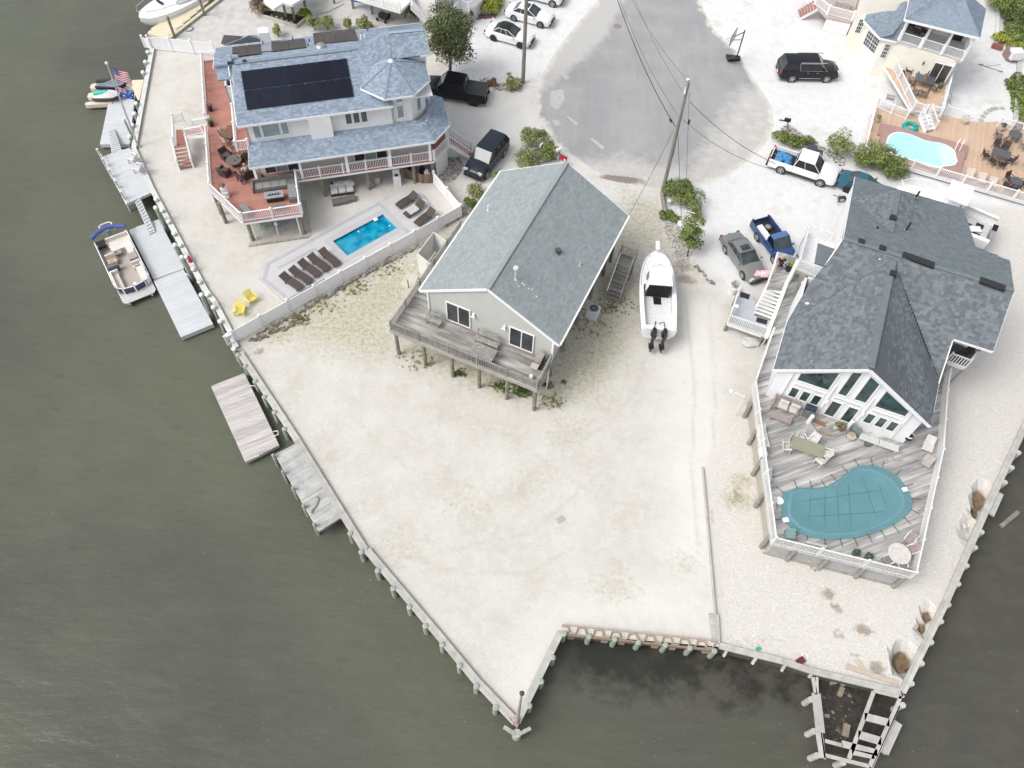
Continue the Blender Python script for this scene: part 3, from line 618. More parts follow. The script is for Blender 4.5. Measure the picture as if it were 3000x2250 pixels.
def stonerow(a,b,n,r,label,z=.05,m=ROCK,wid=.2):
    root=thing('stone_edging',label,'stone edging',lerp(a,b,.5));
    for i in range(n):
        t=(i+.5)/n;p=lerp(a,b,t);mb=MB();q=r*random.uniform(.8,1.25);mb.ball((0,0,0),q*1.15,q*random.uniform(.6,.9),q*.55,7,4)
        mb.v=[tuple(c+random.uniform(-.14,.14)*q for c in v)for v in mb.v]
        piece('stone',mb.mesh('stone',m),root,Vector((p.x+random.uniform(-wid,wid)*.3,p.y+random.uniform(-wid,wid),z)),ang(a,b)+random.uniform(-.3,.3))
stonerow(M7(560,800),M7(1060,610),30,.15,'low dark stone row in the grass left of the vinyl fence foot',m=mat('dark_stone',(.13,.12,.10),.9,(.24,.22,.19),4,.8,rand=.4))
stonerow(M7(640,745),M7(1320,360),40,.13,'small dark stones along the lower part of the white vinyl fence',m=mat('dark_stone',(.13,.12,.10)))
stonerow(M7(1320,350),M7(2230,-140),36,.2,'grey boulders lining the middle of the white vinyl fence')
stonerow(K7(1900,980),K7(2050,900),12,.2,'grey boulders by the vinyl fence corner')
stonerow(L3(1040,460),L3(1260,690),11,.17,'curved row of round stones between the white boat and silver car')
for nm,mbk,c,m,l in(('green_scrap',[(2125,380)],M2,(.05,.4,.25),'small bright green plastic scrap by the notch bulkhead'),):
    mb=MB();mb.box(M2(2125,380,.03),.3,.2,.05,.4);solo(nm,mb,mat('green_plastic',m),l,'litter')
mb=MB();mb.beam(L7(820,595,.06),L7(1270,745,.06),.28,.07);solo('loose_board',mb,mat('pinkish_board',(.52,.43,.37),.85,(.4,.34,.3),3),'loose pinkish board lying beside the lower corner of the pebbled lot','board')
mb=MB();mb.beam(L7(905,540,.06),L7(975,625,.06),.22,.06);solo('loose_board',mb,mat('yellow_scrap',(.55,.48,.33),.8),'short yellowish scrap board with marks near the lower corner','board')
mb=MB();mb.box(L7(430,548,.12),.45,.35,.2,.5);solo('red_bucket',mb,mat('dark_red',(.12,.015,.02),.6),'dark red crumpled object on the notch bulkhead','litter')
mb=MB();mb.tube([L7(467,505,.03)+Vector((.17*math.cos(a),.17*math.sin(a),0))for a in np.linspace(0,6.28,13)],.03,6);solo('white_ring',mb,WHITE,'white plastic ring lying on the sand near the notch','ring')
mb=MB();mb.box(V(1211,1122,.02),.55,.4,.03,.6);solo('drain_cover',mb,CONC,'small grey square cover in the middle of the sandy lot','cover')
mb=MB();mb.tube([M4(780,970,-1.0),M4(640,1085,-1.05)],.17,8);solo('floating_timber',mb,PWOOD,'pale green timber floating beside the right bulkhead','timber')
# ================================================================ houses
class Frame:
    """local axes of a building: u along its front, v away from the viewer"""
    def __init__(s,O,X):s.O=xy(O);s.u=(xy(X)-s.O).normalized();s.v=Vector((-s.u.y,s.u.x,0));s.a=math.atan2(s.u.y,s.u.x)
    def __call__(s,u,v,z=0.0):p=s.O+s.u*u+s.v*v;return Vector((p.x,p.y,z))
def posts(parent,pts,z0,z1,m,r=.13,name='post',square=0):
    for p in pts:
        mb=MB()
        if square:mb.beam(Vector((p.x,p.y,z0)),Vector((p.x,p.y,z1)),square,square)
        else:mb.tube([(p.x,p.y,z0),(p.x,p.y,z1)],[r*1.05,r*.95],9)
        part(name,mb,m,parent,smooth=not square)
def stairs(parent,a,b,width,m,rail=None,side=(1,-1),h=.9,riser=None,name='step',tm=None):
    """treads from the low point a to the high point b"""
    a,b=Vector(a),Vector(b);n=max(2,round(abs(b.z-a.z)/.19));d=(b-a);dh=Vector((d.x,d.y,0));r=math.atan2(dh.y,dh.x);e=Vector((-math.sin(r),math.cos(r),0))
    run=dh.length/n;tb=MB();tb.box((0,0,0),run+.03,width,.045);tm_=tb.mesh('step',tm or m)
    for i in range(n):p=lerp(a,b,(i+.5)/n);p.z=a.z+(b.z-a.z)*(i+1)/n;piece(name,tm_,parent,p,r)
    for s in(-1,1):mb=MB();mb.beam(a+e*s*width/2+Z3*.02,b+e*s*width/2-Z3*.08,.05,.26);part('stringer',mb,m,parent)
    if rail:
        for s in side:
            p,q=a+e*s*width/2,b+e*s*width/2;mb=MB();mb.beam(p+Z3*h,q+Z3*h,.09,.05);mb.beam(p+Z3*.22,q+Z3*.22,.05,.05)
            rr=part('stair_rail',mb,rail,parent);k=max(3,int(dh.length/.14));bm_=MB()
            for i in range(1,k):c=lerp(p,q,i/k);bm_.beam(c+Z3*.2,c+Z3*h,.035,.035)
            part('balusters',bm_,rail,rr,kind='stuff')
            for c in(p,q):mb=MB();mb.box(c+Z3*.5,.1,.1,1.15);part('rail_post',mb,rail,rr)
# ---------------------------------------------------------------- house 1: pale grey-green roof on stilts
F1=Frame(at(1255.5,919,2.9),at(1615,1062,2.9));ZD=2.9
SH1=mat('grey_green_shingles',(.275,.308,.31),.85,(.245,.28,.285),1.2,.6,rand=.10,bump=.4,bscale=60)
WALL1=siding('pale_grey_siding',(.47,.48,.455),.12)
h1=thing('house','small pale grey stilt house with a plain grey-green gable roof in the middle','house',F1(4.7,6.5,0))
eL,eR,uL,uR,vf,vb,ze,zr,ur=None,None,-.57,9.83,.06,13.1,5.12,8.1,4.6
a,b_,c,d=F1(uL,vf,ze),F1(ur,vf,zr),F1(ur,vb,zr),F1(uL,vb,ze);e,f_=F1(uR,vf,ze),F1(uR,vb,ze)
shingles(h1,[a,b_,c,d],(d,a),SH1,label='smooth pale roof slope facing the pool')
shingles(h1,[e,f_,c,b_],(e,f_),SH1,label='roof slope with vents facing the white boat')
mb=MB();mb.beam(b_+Z3*.03,c+Z3*.03,.3,.04);part('ridge_cap',mb,SH1,h1)
for p,q in((a,b_),(b_,e),(d,c),(c,f_),(a,d),(e,f_)):mb=MB();mb.beam(p-Z3*.09-F1.v*.02,q-Z3*.09-F1.v*.02,.05,.2);part('fascia',mb,WHITE,h1)
mb=MB();z5=5.25
def gable(fr,u0,u1,v,z0,ze_,zr_,um,m,parent,t=.14):
    mb=MB();P=[fr(u0,v,z0),fr(u1,v,z0),fr(u1,v,ze_),fr(um,v,zr_),fr(u0,v,ze_)];n=len(P)
    Q=[p+fr.v*t for p in P];mb.add(P+Q,[tuple(range(n)),tuple(range(2*n-1,n-1,-1))]+[(i,n+i,n+(i+1)%n,(i+1)%n)for i in range(n)]);return part('gable_wall',mb,m,parent)
gable(F1,0,9.4,0.15,ZD,5.2,7.85,4.6,WALL1,h1);gable(F1,0,9.4,12.85,ZD,5.2,7.85,4.6,WALL1,h1)
for u0 in(0.02,9.26):mb=MB();mb.prism([F1(u0,.3),F1(u0+.14,.3),F1(u0+.14,12.8),F1(u0,12.8)],ZD-.3,5.2);part('wall',mb,WALL1,h1)
for u0 in(0,9.36):mb=MB();mb.box(F1(u0+.03,.12,(ZD+5.15)/2),.1,.1,5.15-ZD,F1.a);part('corner_trim',mb,WHITE,h1)
mb=MB();mb.prism([F1(0,.15),F1(9.4,.15),F1(9.4,12.95),F1(0,12.95)],ZD-.35,ZD-.05);part('floor',mb,WPAINT,h1)
SCREEN=mat('screened_dark_glass',(.035,.038,.042),.25,(.07,.075,.08),1.2,.8)
for u0,u1,dk in((1.40,3.28,1),(6.2,8.05,0)):
    window(h1,F1(u0,.13,ZD+.04),F1.u,u1-u0,2.08,.09,2,[SCREEN,GLASS]if dk else[GLASS,SCREEN],name='sliding_door',out=-F1.v)
for u0 in(3.55,5.85):mb=MB();mb.box(F1(u0,.05,ZD+1.85),.14,.16,.2,F1.a);mb.ball(F1(u0-.08,-.05,ZD+1.72),.08);mb.ball(F1(u0+.08,-.05,ZD+1.72),.08);part('wall_light',mb,WHITE,h1,smooth=True)
DG=mat('bleached_grey_deck',(.40,.385,.36),.85,(.205,.195,.18),.9,.9,bump=.35,rand=.22,detail=7,stretch=((.5,3.5,1),F1.a))
dk1=[F1(-1.75,-2.45),F1(9.5,-2.45),F1(9.5,.15),F1(0,.15),F1(0,8.3),F1(-1.75,8.3)]
deck(h1,dk1,ZD,DG,F1.a,.14,fascia=mat('deck_rim',(.38,.36,.33),.85,(.26,.25,.22),2),fh=.3)
railing(h1,[F1(-1.6,8.1,ZD),F1(-1.68,-2.38,ZD),F1(9.42,-2.38,ZD),F1(9.42,.0,ZD)],GWOOD,h=.92,post=.1,bal=.04,step=.13,span=2.3,individual=True)
mb=MB();mb.beam(F1(-1.65,8.2,ZD+.9),F1(0,8.2,ZD+.9),.09,.05);part('rail_end',mb,GWOOD,h1)
posts(h1,[F1(u,-2.3)for u in(-1.4,.8,3.0,5.1,7.25,9.35)]+[F1(u,v)for u in(9.2,)for v in(.8,3.2,5.9,8.6,11.2,12.8)]+[F1(u,v)for u in(0.1,4.7)for v in(.5,4,8,12.6)]+[F1(-1.6,v)for v in(2,6,8.2)],0,ZD-.2,PWOOD,.14,'stilt')
mb=MB();mb.beam(F1(uR+.06,.1,ze-.05),F1(uR+.06,vb,ze-.05),.12,.1);mb.beam(F1(uL-.06,.1,ze-.05),F1(uL-.06,vb,ze-.05),.12,.1);part('gutter',mb,WHITE,h1)
mb=MB();q=F1(9.46,.02);mb.tube([Vector((q.x,q.y,ze-.1)),Vector((q.x,q.y,3.1)),F1(9.4,-.15,2.9),F1(9.4,-.15,.15),F1(9.45,-.4,.06)],.05,6);part('downspout',mb,WHITE,h1,smooth=True)
def roofz(u):return zr-(zr-ze)*abs(u-ur)/(uR-ur)
def pipe(fr,parent,u,v,z,h,r,m,cap_=None,name='roof_vent'):
    mb=MB();mb.cyl(fr(u,v,z-.1),r,h+.1,10);mb.cyl(fr(u,v,z-.03),r*2.2,.08,10,r*1.2)
    if cap_:mb.cyl(fr(u,v,z+h),cap_,.09,12,cap_*.8)
    part(name,mb,m,parent,smooth=True)
def onroof(fr,px,py,zf):
    z=6.0
    for _ in range(30):
        p=at(px,py,z);w=xy(p)-fr.O;z=zf(w.dot(fr.u),w.dot(fr.v))
    return w.dot(fr.u),w.dot(fr.v),z
for(px,py,h,r,c_)in((1510,818,1.1,.07,.2),(1698,778,.35,.05,None)):
    u,v,z=onroof(F1,px,py,lambda u,v:roofz(u));pipe(F1,h1,u,v,z,h,r,mat('pale_flue',(.6,.65,.66),.4),c_)
u,v,z=onroof(F1,1430,616,lambda u,v:roofz(u));pipe(F1,h1,u,v,z,.5,.05,WHITE)
u,v,z=onroof(F1,1634,738,lambda u,v:roofz(u));mb=MB();mb.box(F1(u,v,z),.4,.4,.12,F1.a);mb.cyl(F1(u,v,z),.17,.26,10,.2);part('hooded_vent',mb,mat('grey_metal_vent',(.12,.12,.13),.4,metal=.4),h1,smooth=True)
mb=MB()
for x,y in((1190,500),(1205,512),(1240,540),(1160,522),(1268,548),(1305,605)):u,v,z=onroof(F1,1100+x*.36157,650+y*.36157,lambda u,v:roofz(u));mb.ball(F1(u,v,z+.02),.08,.05,.015,6,3)
part('roof_droppings',mb,WHITE,h1,kind='stuff')
SHW=mat('white_shower_panel',(.68,.68,.66),.5,(.6,.6,.58),1.5)
s0=K7(1650,1400,0);A,B,C_,D_=at(1228,801,0),at(1270,835,0),at(1317,768,0),at(1275,737,0)
root=thing('shower_stall','open-topped white outdoor shower stall beside the grey deck stairs','shower stall',A)
for p,q in((A,B),(B,C_),(C_,D_),(D_,A)):mb=MB();d=(q-p).normalized();n_=Vector((-d.y,d.x,0));mb.prism([p,q,q+n_*.06,p+n_*.06],.15,2.3);part('panel',mb,SHW,root)
mb=MB();mb.beam(lerp(A,B,.7)-(B-A).normalized().cross(Z3)*-.03+Z3*.1,lerp(A,B,.7)+Z3*2.35,.12,.1);part('door_post',mb,SHW,root)
mb=MB();mb.prism([K7(1490,1530),K7(1560,1415),K7(1665,1450),K7(1600,1600)],.0,.07);solo('concrete_pad',mb,mat('pale_concrete',(.55,.52,.45),.9,(.46,.43,.36),2),'pale concrete pad at the shower stall foot','pad')
mb=MB();mb.cyl(K7(1572,1565,0),.05,1.0,6);solo('wooden_stake',mb,PWOOD,'thin wooden stake standing on the concrete pad by the grey deck','stake')
ac=thing('air_conditioner','grey air conditioning unit on a bracket beside the stilt house','air conditioner',F1(10.35,5.6,1.2))
mb=MB();mb.box(F1(10.35,5.6,2.5),.8,.8,.85,F1.a);part('casing',mb,mat('ac_casing',(.42,.44,.48),.5,(.36,.38,.42),4),ac)
mb=MB();mb.cyl(F1(10.35,5.6,2.93),.31,.015,18);part('fan_grille',mb,BLACK,ac);mb=MB()
for k in range(6):t=k*math.pi/6;mb.beam(F1(10.35+.32*math.cos(t),5.6+.32*math.sin(t),2.955),F1(10.35-.32*math.cos(t),5.6-.32*math.sin(t),2.955),.015,.012)
mb.tube([F1(10.35+.33*math.cos(t),5.6+.33*math.sin(t),2.955)for t in np.linspace(0,6.283,17)],.015,5);part('guard',mb,STEEL,ac)
mb=MB();mb.box(F1(9.95,5.6,2.02),1.6,.1,.1,F1.a);mb.box(F1(9.95,5.9,2.02),1.6,.1,.1,F1.a);part('bracket',mb,GWOOD,ac)
LS=[L3(230,430),L3(415,480)];st=thing('wooden_stairs','weathered grey wooden stairs with railings between the stilt house and white boat','stairs',L3(150,850,0))
lo,hi=L3(155,850,.05),L3(300,445,1.75);stairs(st,lo,hi,1.15,GWOOD,rail=GWOOD)
d=xy(hi-lo).normalized();e_=Vector((-d.y,d.x,0));deck(st,[xy(hi)+e_*.62,xy(hi)-e_*.62,xy(hi)-e_*.62+d*.7,xy(hi)+e_*.62+d*.7],1.78,GWOOD,math.atan2(e_.y,e_.x))
railing(st,[hi+e_*.6,hi+e_*.6+d*.7,hi-e_*.6+d*.7,hi-e_*.6],GWOOD,h=.95,step=.13);posts(st,[xy(hi)+e_*s*.55+d*t for s in(-1,1)for t in(0,.65)],0,1.7,GWOOD,square=.1)
mb=MB();mb.tube([lo+e_*.5+Z3*.95,hi+e_*.5+Z3*.98],.04,6);part('white_handrail',mb,WHITE,st)
# ---------------------------------------------------------------- house 2: blue shingled house with turret
F2=Frame(at(884,522,2.4),at(1264,468,2.4));Z2=2.4
SH2=mat('blue_shingles',(.225,.278,.345),.85,(.24,.295,.36),1.5,.6,rand=.22,bump=.4,bscale=60,detail=2)
WALL2=siding('white_vinyl_siding',(.74,.74,.74),.11)
h2=thing('house','large white house with blue shingled roofs, solar panels and an octagonal turret','house',F2(4,6,0))
pe=[F2(-3.62,-.5,4.6),F2(10.82,-.4,4.6),F2(12.38,1.3,4.6),F2(12.36,4.7,4.6)];pw=[F2(-3.4,1.25,5.45),F2(10.0,1.35,5.45),F2(10.75,2.2,5.45),F2(10.85,4.6,5.45)]
shingles(h2,[pe[0],pe[1],pw[1],pw[0]],(pe[0],pe[1]),SH2,tab=.3,label='long porch roof over the front railing')
shingles(h2,[pe[1],pe[2],pw[2],pw[1]],(pe[1],pe[2]),SH2,tab=.3);shingles(h2,[pe[2],pe[3],pw[3],pw[2]],(pe[2],pe[3]),SH2,tab=.3)
for i in range(3):mb=MB();mb.beam(pe[i]-Z3*.1,pe[i+1]-Z3*.1,.1,.17);part('gutter',mb,WHITE,h2)
mb=MB();mb.beam(pe[0]-Z3*.1,pw[0]-Z3*.1,.06,.17);part('fascia',mb,WHITE,h2)
ZU=7.4;Le,Re=F2(-3.75,.95,ZU),F2(8.0,.98,ZU);r0,r1=F2(-3.3,5.45,9.5),F2(6.07,5.45,9.5);ja,jb=F2(-3.95,5.45,7.95),F2(-4.75,5.6,7.95)
q0,q1=F2(8.77,6.2,10.0),F2(11.48,6.1,10.0);bl,br=F2(-4.8,10.2,7.8),F2(11.7,10.3,7.85);fr_=F2(11.6,4.35,9.05);fl_=F2(7.6,3.7,9.35)
shingles(h2,[Le,Re,F2(8.0,3.4,8.54),F2(7.25,3.7,8.68),r1,r0],(Le,Re),SH2,tab=.3,label='front roof slope carrying the large solar array')
shingles(h2,[F2(-4.55,4.4,8.98),F2(-3.6,4.4,8.98),F2(-3.25,6.8,9.6),F2(-4.6,6.8,9.55)],(F2(-4.6,4.3,8.95),F2(-3.6,4.3,8.95)),SH2,tab=.3)
shingles(h2,[r0+Z3*.0,r1,q0,q1,br,bl,F2(-4.7,5.45,9.45)][0:2]+[F2(9.0,10.25,7.84),bl,F2(-4.7,5.45,9.45)],(bl,br),SH2,tab=.3,label='rear roof slope with the brown solar panels')
shingles(h2,[q0,r1,F2(9.0,10.25,7.84)],(bl,br),SH2,tab=.3);shingles(h2,[q0,q1,br,F2(9.0,10.25,7.84)],(F2(9,10.25,7.84),br),SH2,tab=.3)
shingles(h2,[F2(8.6,4.35,8.98),fr_,q1,q0],(F2(9,4.35,9.0),fr_),SH2,tab=.3);shingles(h2,[r1,F2(7.25,3.65,8.66),F2(8.6,4.35,8.98),q0],(F2(7.2,3.6,8.65),F2(8.6,4.35,8.98)),SH2,tab=.3)
mb=MB();mb.beam(Le-Z3*.1,Re-Z3*.1,.12,.17);mb.beam(bl-Z3*.08,br-Z3*.08,.1,.14);mb.beam(fr_-Z3*.1-F2.u*.8,fr_-Z3*.1,.1,.16);mb.beam(q1-Z3*.1,fr_-Z3*.1,.05,.16);mb.beam(q1-Z3*.1,br-Z3*.1,.05,.16);part('eave_gutter',mb,WHITE,h2)
mb=MB();mb.beam(Le-Z3*.1,F2(-3.62,5.4,9.3),.06,.2);mb.beam(F2(-4.75,5.5,9.3),bl-Z3*.1,.06,.18);part('rake_trim',mb,WHITE,h2)
mb=MB();mb.beam(r0+Z3*.02,r1+Z3*.02,.3,.03);mb.beam(q0+Z3*.02,q1+Z3*.02,.3,.03);part('ridge_cap',mb,SH2,h2)
tc=F2(8.6,4.0,0);ap_=F2(8.4,3.45,9.55);Rt=2.88
oc=[F2(8.5+Rt*math.cos(math.radians(22.5+45*k)),3.5+Rt*math.sin(math.radians(22.5+45*k)),8.2)for k in range(8)]
tur=MB();tur.cyl(ap_-Z3*.04,.22,.1,10,.1);tu=part('turret',tur,WHITE,h2)
for k in range(8):
    a,b_=oc[k],oc[(k+1)%8];P=[a,b_,ap_];mb=MB();mb.slab(P,.1);part('roof_facet',mb,SH2,tu)
    nrm=(b_-a).cross(ap_-a).normalized();u_=(b_-a).normalized();v_=nrm.cross(u_);s=0;row=0;sb=MB();hh=(ap_-a).dot(v_)
    while s<hh-.1:
        for x0,x1 in clip_strip(P,a,u_,v_,s+.08):
            t=x0
            while t<x1:
                w=.3*random.choice((.6,.9,1.1));y1=min(x1,t+w-.01);lo_,hi_=a+v_*s,a+v_*(s+.18);e_=nrm*.02
                if y1>t+.02:sb.add([lo_+u_*t+e_,lo_+u_*y1+e_,hi_+u_*y1+nrm*.006,hi_+u_*t+nrm*.006,lo_+u_*t,lo_+u_*y1],[(0,1,2,3),(4,5,1,0)])
                t+=w
        s+=.16;row+=1
    h2s=part('shingle_course',sb,SH2,tu,kind='stuff')
    mb=MB();mb.beam(a+Z3*.03,ap_+Z3*.03,.2,.03);part('hip_cap',mb,SH2,tu)
    mb=MB();mb.beam(a-Z3*.08,b_-Z3*.08,.1,.16);part('gutter',mb,WHITE,tu)
ow=[F2(8.55+2.35*math.cos(math.radians(22.5+45*k)),3.6+2.35*math.sin(math.radians(22.5+45*k)),0)for k in range(8)]
for k in(4,5,6,7,0):
    a,b_=ow[k],ow[(k+1)%8];mb=MB();d=(b_-a).normalized();n_=Vector((-d.y,d.x,0));mb.prism([a,b_,b_+n_*.15,a+n_*.15],4.9,8.15);part('turret_wall',mb,WALL2,h2)
    w=0.62;L_=(b_-a).length
    for zz0,hh_ in((5.75,1.3),(7.25,.45)):window(h2,a+d*(L_-w)/2+Z3*zz0-n_*.01,d,w,hh_,.07,1,GLASSB,out=-n_)
walls(h2,[F2(-3.25,1.3),F2(8.0,1.3),F2(8.0,9.6),F2(-4.4,9.6),F2(-4.4,5.6),F2(-3.25,5.6)],5.2,7.45,WALL2)
mb=MB();mb.prism([F2(8,3.8),F2(11.3,3.8),F2(11.3,9.6),F2(8,9.6)],2.5,7.8);part('wall',mb,WALL2,h2)
mb=MB();mb.prism([F2(8,4.7),F2(11.3,4.7),F2(11.3,7.5),F2(8,7.5)],7.8,8.9);part('wall',mb,WALL2,h2)
mb=MB();mb.prism([F2(1.45,.9),F2(3.15,.9),F2(3.15,1.3),F2(1.45,1.3)],5.15,7.35);part('wall_chase',mb,WALL2,h2)
mb=MB();mb.prism([F2(-4.3,9.2),F2(11.2,9.2),F2(11.2,1.6),F2(-3.1,1.6)],7.3,7.42);part('soffit',mb,WHITE,h2)
def win2(px0,px1,py,v,zb,h,n,gl,**k):
    a=at(px0,py,0);
    def uu(px):
        p=at(px,py,zb+h/2);return(xy(p)-F2.O).dot(F2.u)
    return window(h2,F2(uu(px0),v-.01,zb),F2.u,uu(px1)-uu(px0),h,.07,n,gl,out=-F2.v,**k)
u0=(xy(at(741,388,6.4))-F2.O).dot(F2.u);window(h2,F2(u0,1.29,5.75),F2.u,.62,1.45,.07,1,GLASSB,out=-F2.v);window(h2,F2(u0+.66,1.29,5.75),F2.u,1.4,1.45,.07,1,GLASSB,out=-F2.v);window(h2,F2(u0+2.1,1.29,5.75),F2.u,.62,1.45,.07,1,GLASSB,out=-F2.v)
u0=(xy(at(1010,345,6.6))-F2.O).dot(F2.u)
for k in range(3):window(h2,F2(u0+k*.6,1.29,5.95),F2.u,.56,1.25,.06,1,GLASS,out=-F2.v)
posts(h2,[F2(u,-.05)for u in(.12,3.75,7.2,10.45)],Z2,4.5,WHITE,square=.2,name='porch_post');posts(h2,[F2(-3.35,-.1),F2(12.1,1.5),F2(12.1,4.4)],Z2,4.5,WHITE,square=.2,name='porch_post')
posts(h2,[F2(u,.2)for u in(1.5,5.2,9.0)]+[F2(-6.9,-.2),F2(-6.9,6),F2(-6.9,12),F2(-3.6,15),F2(10.6,.2)],0,Z2-.1,PWOOD,.15,'stilt')
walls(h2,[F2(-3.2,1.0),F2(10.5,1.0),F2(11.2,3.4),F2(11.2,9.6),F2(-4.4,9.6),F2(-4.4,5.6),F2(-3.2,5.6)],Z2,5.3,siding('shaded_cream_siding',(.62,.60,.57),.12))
for px0,px1,w in((752,0,2.75),(1030,0,2.75)):
    u0=-2.75 if px0==752 else 4.35;window(h2,F2(u0,.98,Z2+.05),F2.u,w,1.95,.08,3,[GLASS,GLASSB,GLASS],out=-F2.v,name='sliding_door')
window(h2,F2(8.3,.98,3.9),F2.u,.6,.35,.05,1,GLASS,out=-F2.v)
DK2=mat('red_brown_composite',(.40,.185,.145),.7,(.34,.155,.12),1.3,.6,rand=.08)
ov=[F2(-7.15,16.6),F2(-7.05,-.1),F2(-4.85,-3.9),F2(-.35,-3.95),F2(-.35,-.12),F2(10.7,-.12),F2(10.9,.1),F2(12.2,1.4),F2(12.2,3.3),F2(11.2,3.4),F2(10.5,2.3),F2(-3.2,2.3),F2(-3.2,5.7),F2(-4.4,5.7),F2(-4.4,16.6)]
deck(h2,ov,Z2,DK2,F2.a,.14,gap=.008,fascia=WHITE,fh=.26,seg=None)
railing(h2,[F2(-.3,-3.85,Z2),F2(-4.8,-3.85,Z2),F2(-7.0,-.1,Z2),F2(-7.08,6.6,Z2)],WHITE,h=.95,post=.12,span=2.3);railing(h2,[F2(-7.08,8.2,Z2),F2(-7.12,16.5,Z2),F2(-4.4,16.5,Z2)],WHITE,h=.95,post=.12,span=2.2)
railing(h2,[F2(-.4,-3.85,Z2),F2(-.4,-.1,Z2)],WHITE,h=.95,post=.12,span=1.9);railing(h2,[F2(-.35,-.08,Z2),F2(10.7,-.08,Z2)],WHITE,h=.95,post=.12,span=1.85);railing(h2,[F2(10.8,-.05,Z2),F2(12.15,1.35,Z2)],WHITE,h=.95,post=.12)
posts(h2,[F2(-4.6,-3.6),F2(-.6,-3.7),F2(-6.6,-1.2)],0,Z2-.15,PWOOD,.15,'stilt');posts(h2,[F2(-4.35,-3.6),F2(-.85,-3.7)],0,Z2-.15,WHITE,.06,'drain_pipe')
mb=MB();mb.prism([F2(-4.9,-4.1),F2(-.1,-4.1),F2(-.1,0),F2(-4.9,0)],0,.06);part('patio_slab',mb,CONC,h2);mb=MB();mb.beam(F2(-5.0,-4.15,.06),F2(0,-4.15,.06),.16,.14);part('slab_edge',mb,GWOOD,h2)
mb=MB();mb.prism([F2(-4.4,1.1),F2(-3.25,1.1),F2(-3.25,5.5),F2(-4.4,5.5)],4.75,4.95);part('balcony_floor',mb,DK2,h2)
railing(h2,[F2(-3.4,1.15,4.95),F2(-4.32,1.15,4.95),F2(-4.32,5.5,4.95)],WHITE,h=.95,post=.14,span=2.2)
mb=MB();mb.prism([F2(-.3,2.3),F2(11,2.3),F2(11,9),F2(-.3,9)],0,Z2-.15);part('ground_floor_wall',mb,mat('ground_floor_board',(.62,.62,.60),.7,(.55,.55,.53),2),h2)
NAVY=mat('navy_shade',(.012,.018,.12),.6,(.02,.03,.16),3)
for u0,u1,z0,z1,m in((1.7,4.35,.35,2.05,NAVY),(5.3,6.5,.9,2.0,NAVY),(6.9,10.4,.1,2.1,mat('brown_vertical_boards',(.11,.095,.08),.9,(.2,.17,.15),2.5,.9,stretch=((6,6,.5),F2.a)))):
    mb=MB();mb.prism([F2(u0,2.22),F2(u1,2.22),F2(u1,2.29),F2(u0,2.29)],z0,z1);part('roller_shade' if m is NAVY else 'timber_wall',mb,m,h2)
mb=MB();mb.prism([F2(10.9,.3),F2(12.1,1.5),F2(12.1,6.5),F2(11.0,6.5)],0,Z2-.1);part('corner_room',mb,WALL2,h2)
stairs(h2,F2(14.4,2.3,.1),F2(12.3,2.3,Z2-.1),1.3,WHITE,rail=WHITE,tm=DK2)
stairs(h2,K6(1280,345,.05),K6(1220,95,1.25),1.15,WHITE,rail=WHITE,tm=mat('pink_treads',(.42,.22,.18),.7))
mb=MB();la=K1(1170,1420,1.3);mb.prism([K1(1165,1400,1.3),K1(1300,1400,1.3),K6(1290,90,1.3),K6(1170,95,1.3)],1.2,1.3);part('stair_landing',mb,DK2,h2)
stairs(h2,K1(1320,1440,1.35),F2(-7.1,7.4,Z2-.15),1.2,WHITE,rail=WHITE,tm=DK2)
railing(h2,[K1(1255,1310,1.3),K1(1150,1330,1.3),K6(1165,100,1.3)],WHITE,h=.9)
PV=mat('solar_panel_navy',(.004,.006,.013),.3,(.006,.009,.022),.9,.8,rand=.15,spec=.25);PVB=mat('solar_panel_brown',(.035,.026,.026),.14,(.06,.045,.045),.8,.7,rand=.2,spec=.7)
def zfront(u,v):return ZU+(9.5-ZU)*(v-.96)/4.49
def zback(u,v):return 9.5-(9.5-7.8)*(v-5.45)/4.75
def panels(px,zf,nx,ny,m,key):
    c=[]
    for(x,y)in px:u,v,z=onroof(F2,600+x*.27125,y*.27125,zf);c.append(F2(u,v,z+.12))
    for j in range(ny):
        for i in range(nx):
            f=lambda a,b:lerp(lerp(c[0],c[1],a),lerp(c[3],c[2],a),b)
            g=.012;mb=MB();P=[f(i/nx+g/nx,(j+1)/ny-g),f((i+1)/nx-g/nx,(j+1)/ny-g),f((i+1)/nx-g/nx,j/ny+g),f(i/nx+g/nx,j/ny+g)]
            mb.slab(P,.045);part('solar_panel',mb,m,h2)
panels([(390,780),(1530,640),(1615,1058),(460,1205)],zfront,7,2,PV,0)
panels([(300,520),(605,485),(615,560),(300,590)],zback,2,1,PVB,0);panels([(720,470),(1075,425),(1095,525),(730,570)],zback,2,1,PVB,0);panels([(610,510),(718,497),(730,560),(612,570)],zback,1,1,mat('pale_flashing',(.3,.3,.33),.4),0)
panels([(360,580),(610,560),(612,590),(360,622)],zback,2,1,PVB,0);panels([(1168,372),(1615,320),(1660,445),(1185,492)],zback,4,1,PVB,0)
for x,y in((1692,435),(1730,430)):u,v,z=onroof(F2,600+x*.27125,y*.27125,zback);pipe(F2,h2,u,v,z,.45,.06,WHITE)
for x,y in((632,480),(952,430),(1132,455),(1120,500),(1762,345)):u,v,z=onroof(F2,600+x*.27125,y*.27125,zback);pipe(F2,h2,u,v,z,.3,.04,BLACK)
u,v,z=onroof(F2,600+1255*.27125,515*.27125,zback);mb=MB();mb.ball(F2(u,v,z+.15),.42,.42,.18,12,6);part('roof_fan',mb,STEEL,h2,smooth=True)
mb=MB()
for x,y in((265,685),(293,685),(430,665)):u,v,z=onroof(F2,600+x*.27125,y*.27125,zfront);mb.box(F2(u,v,z+.06),.28,.22,.1,F2.a)
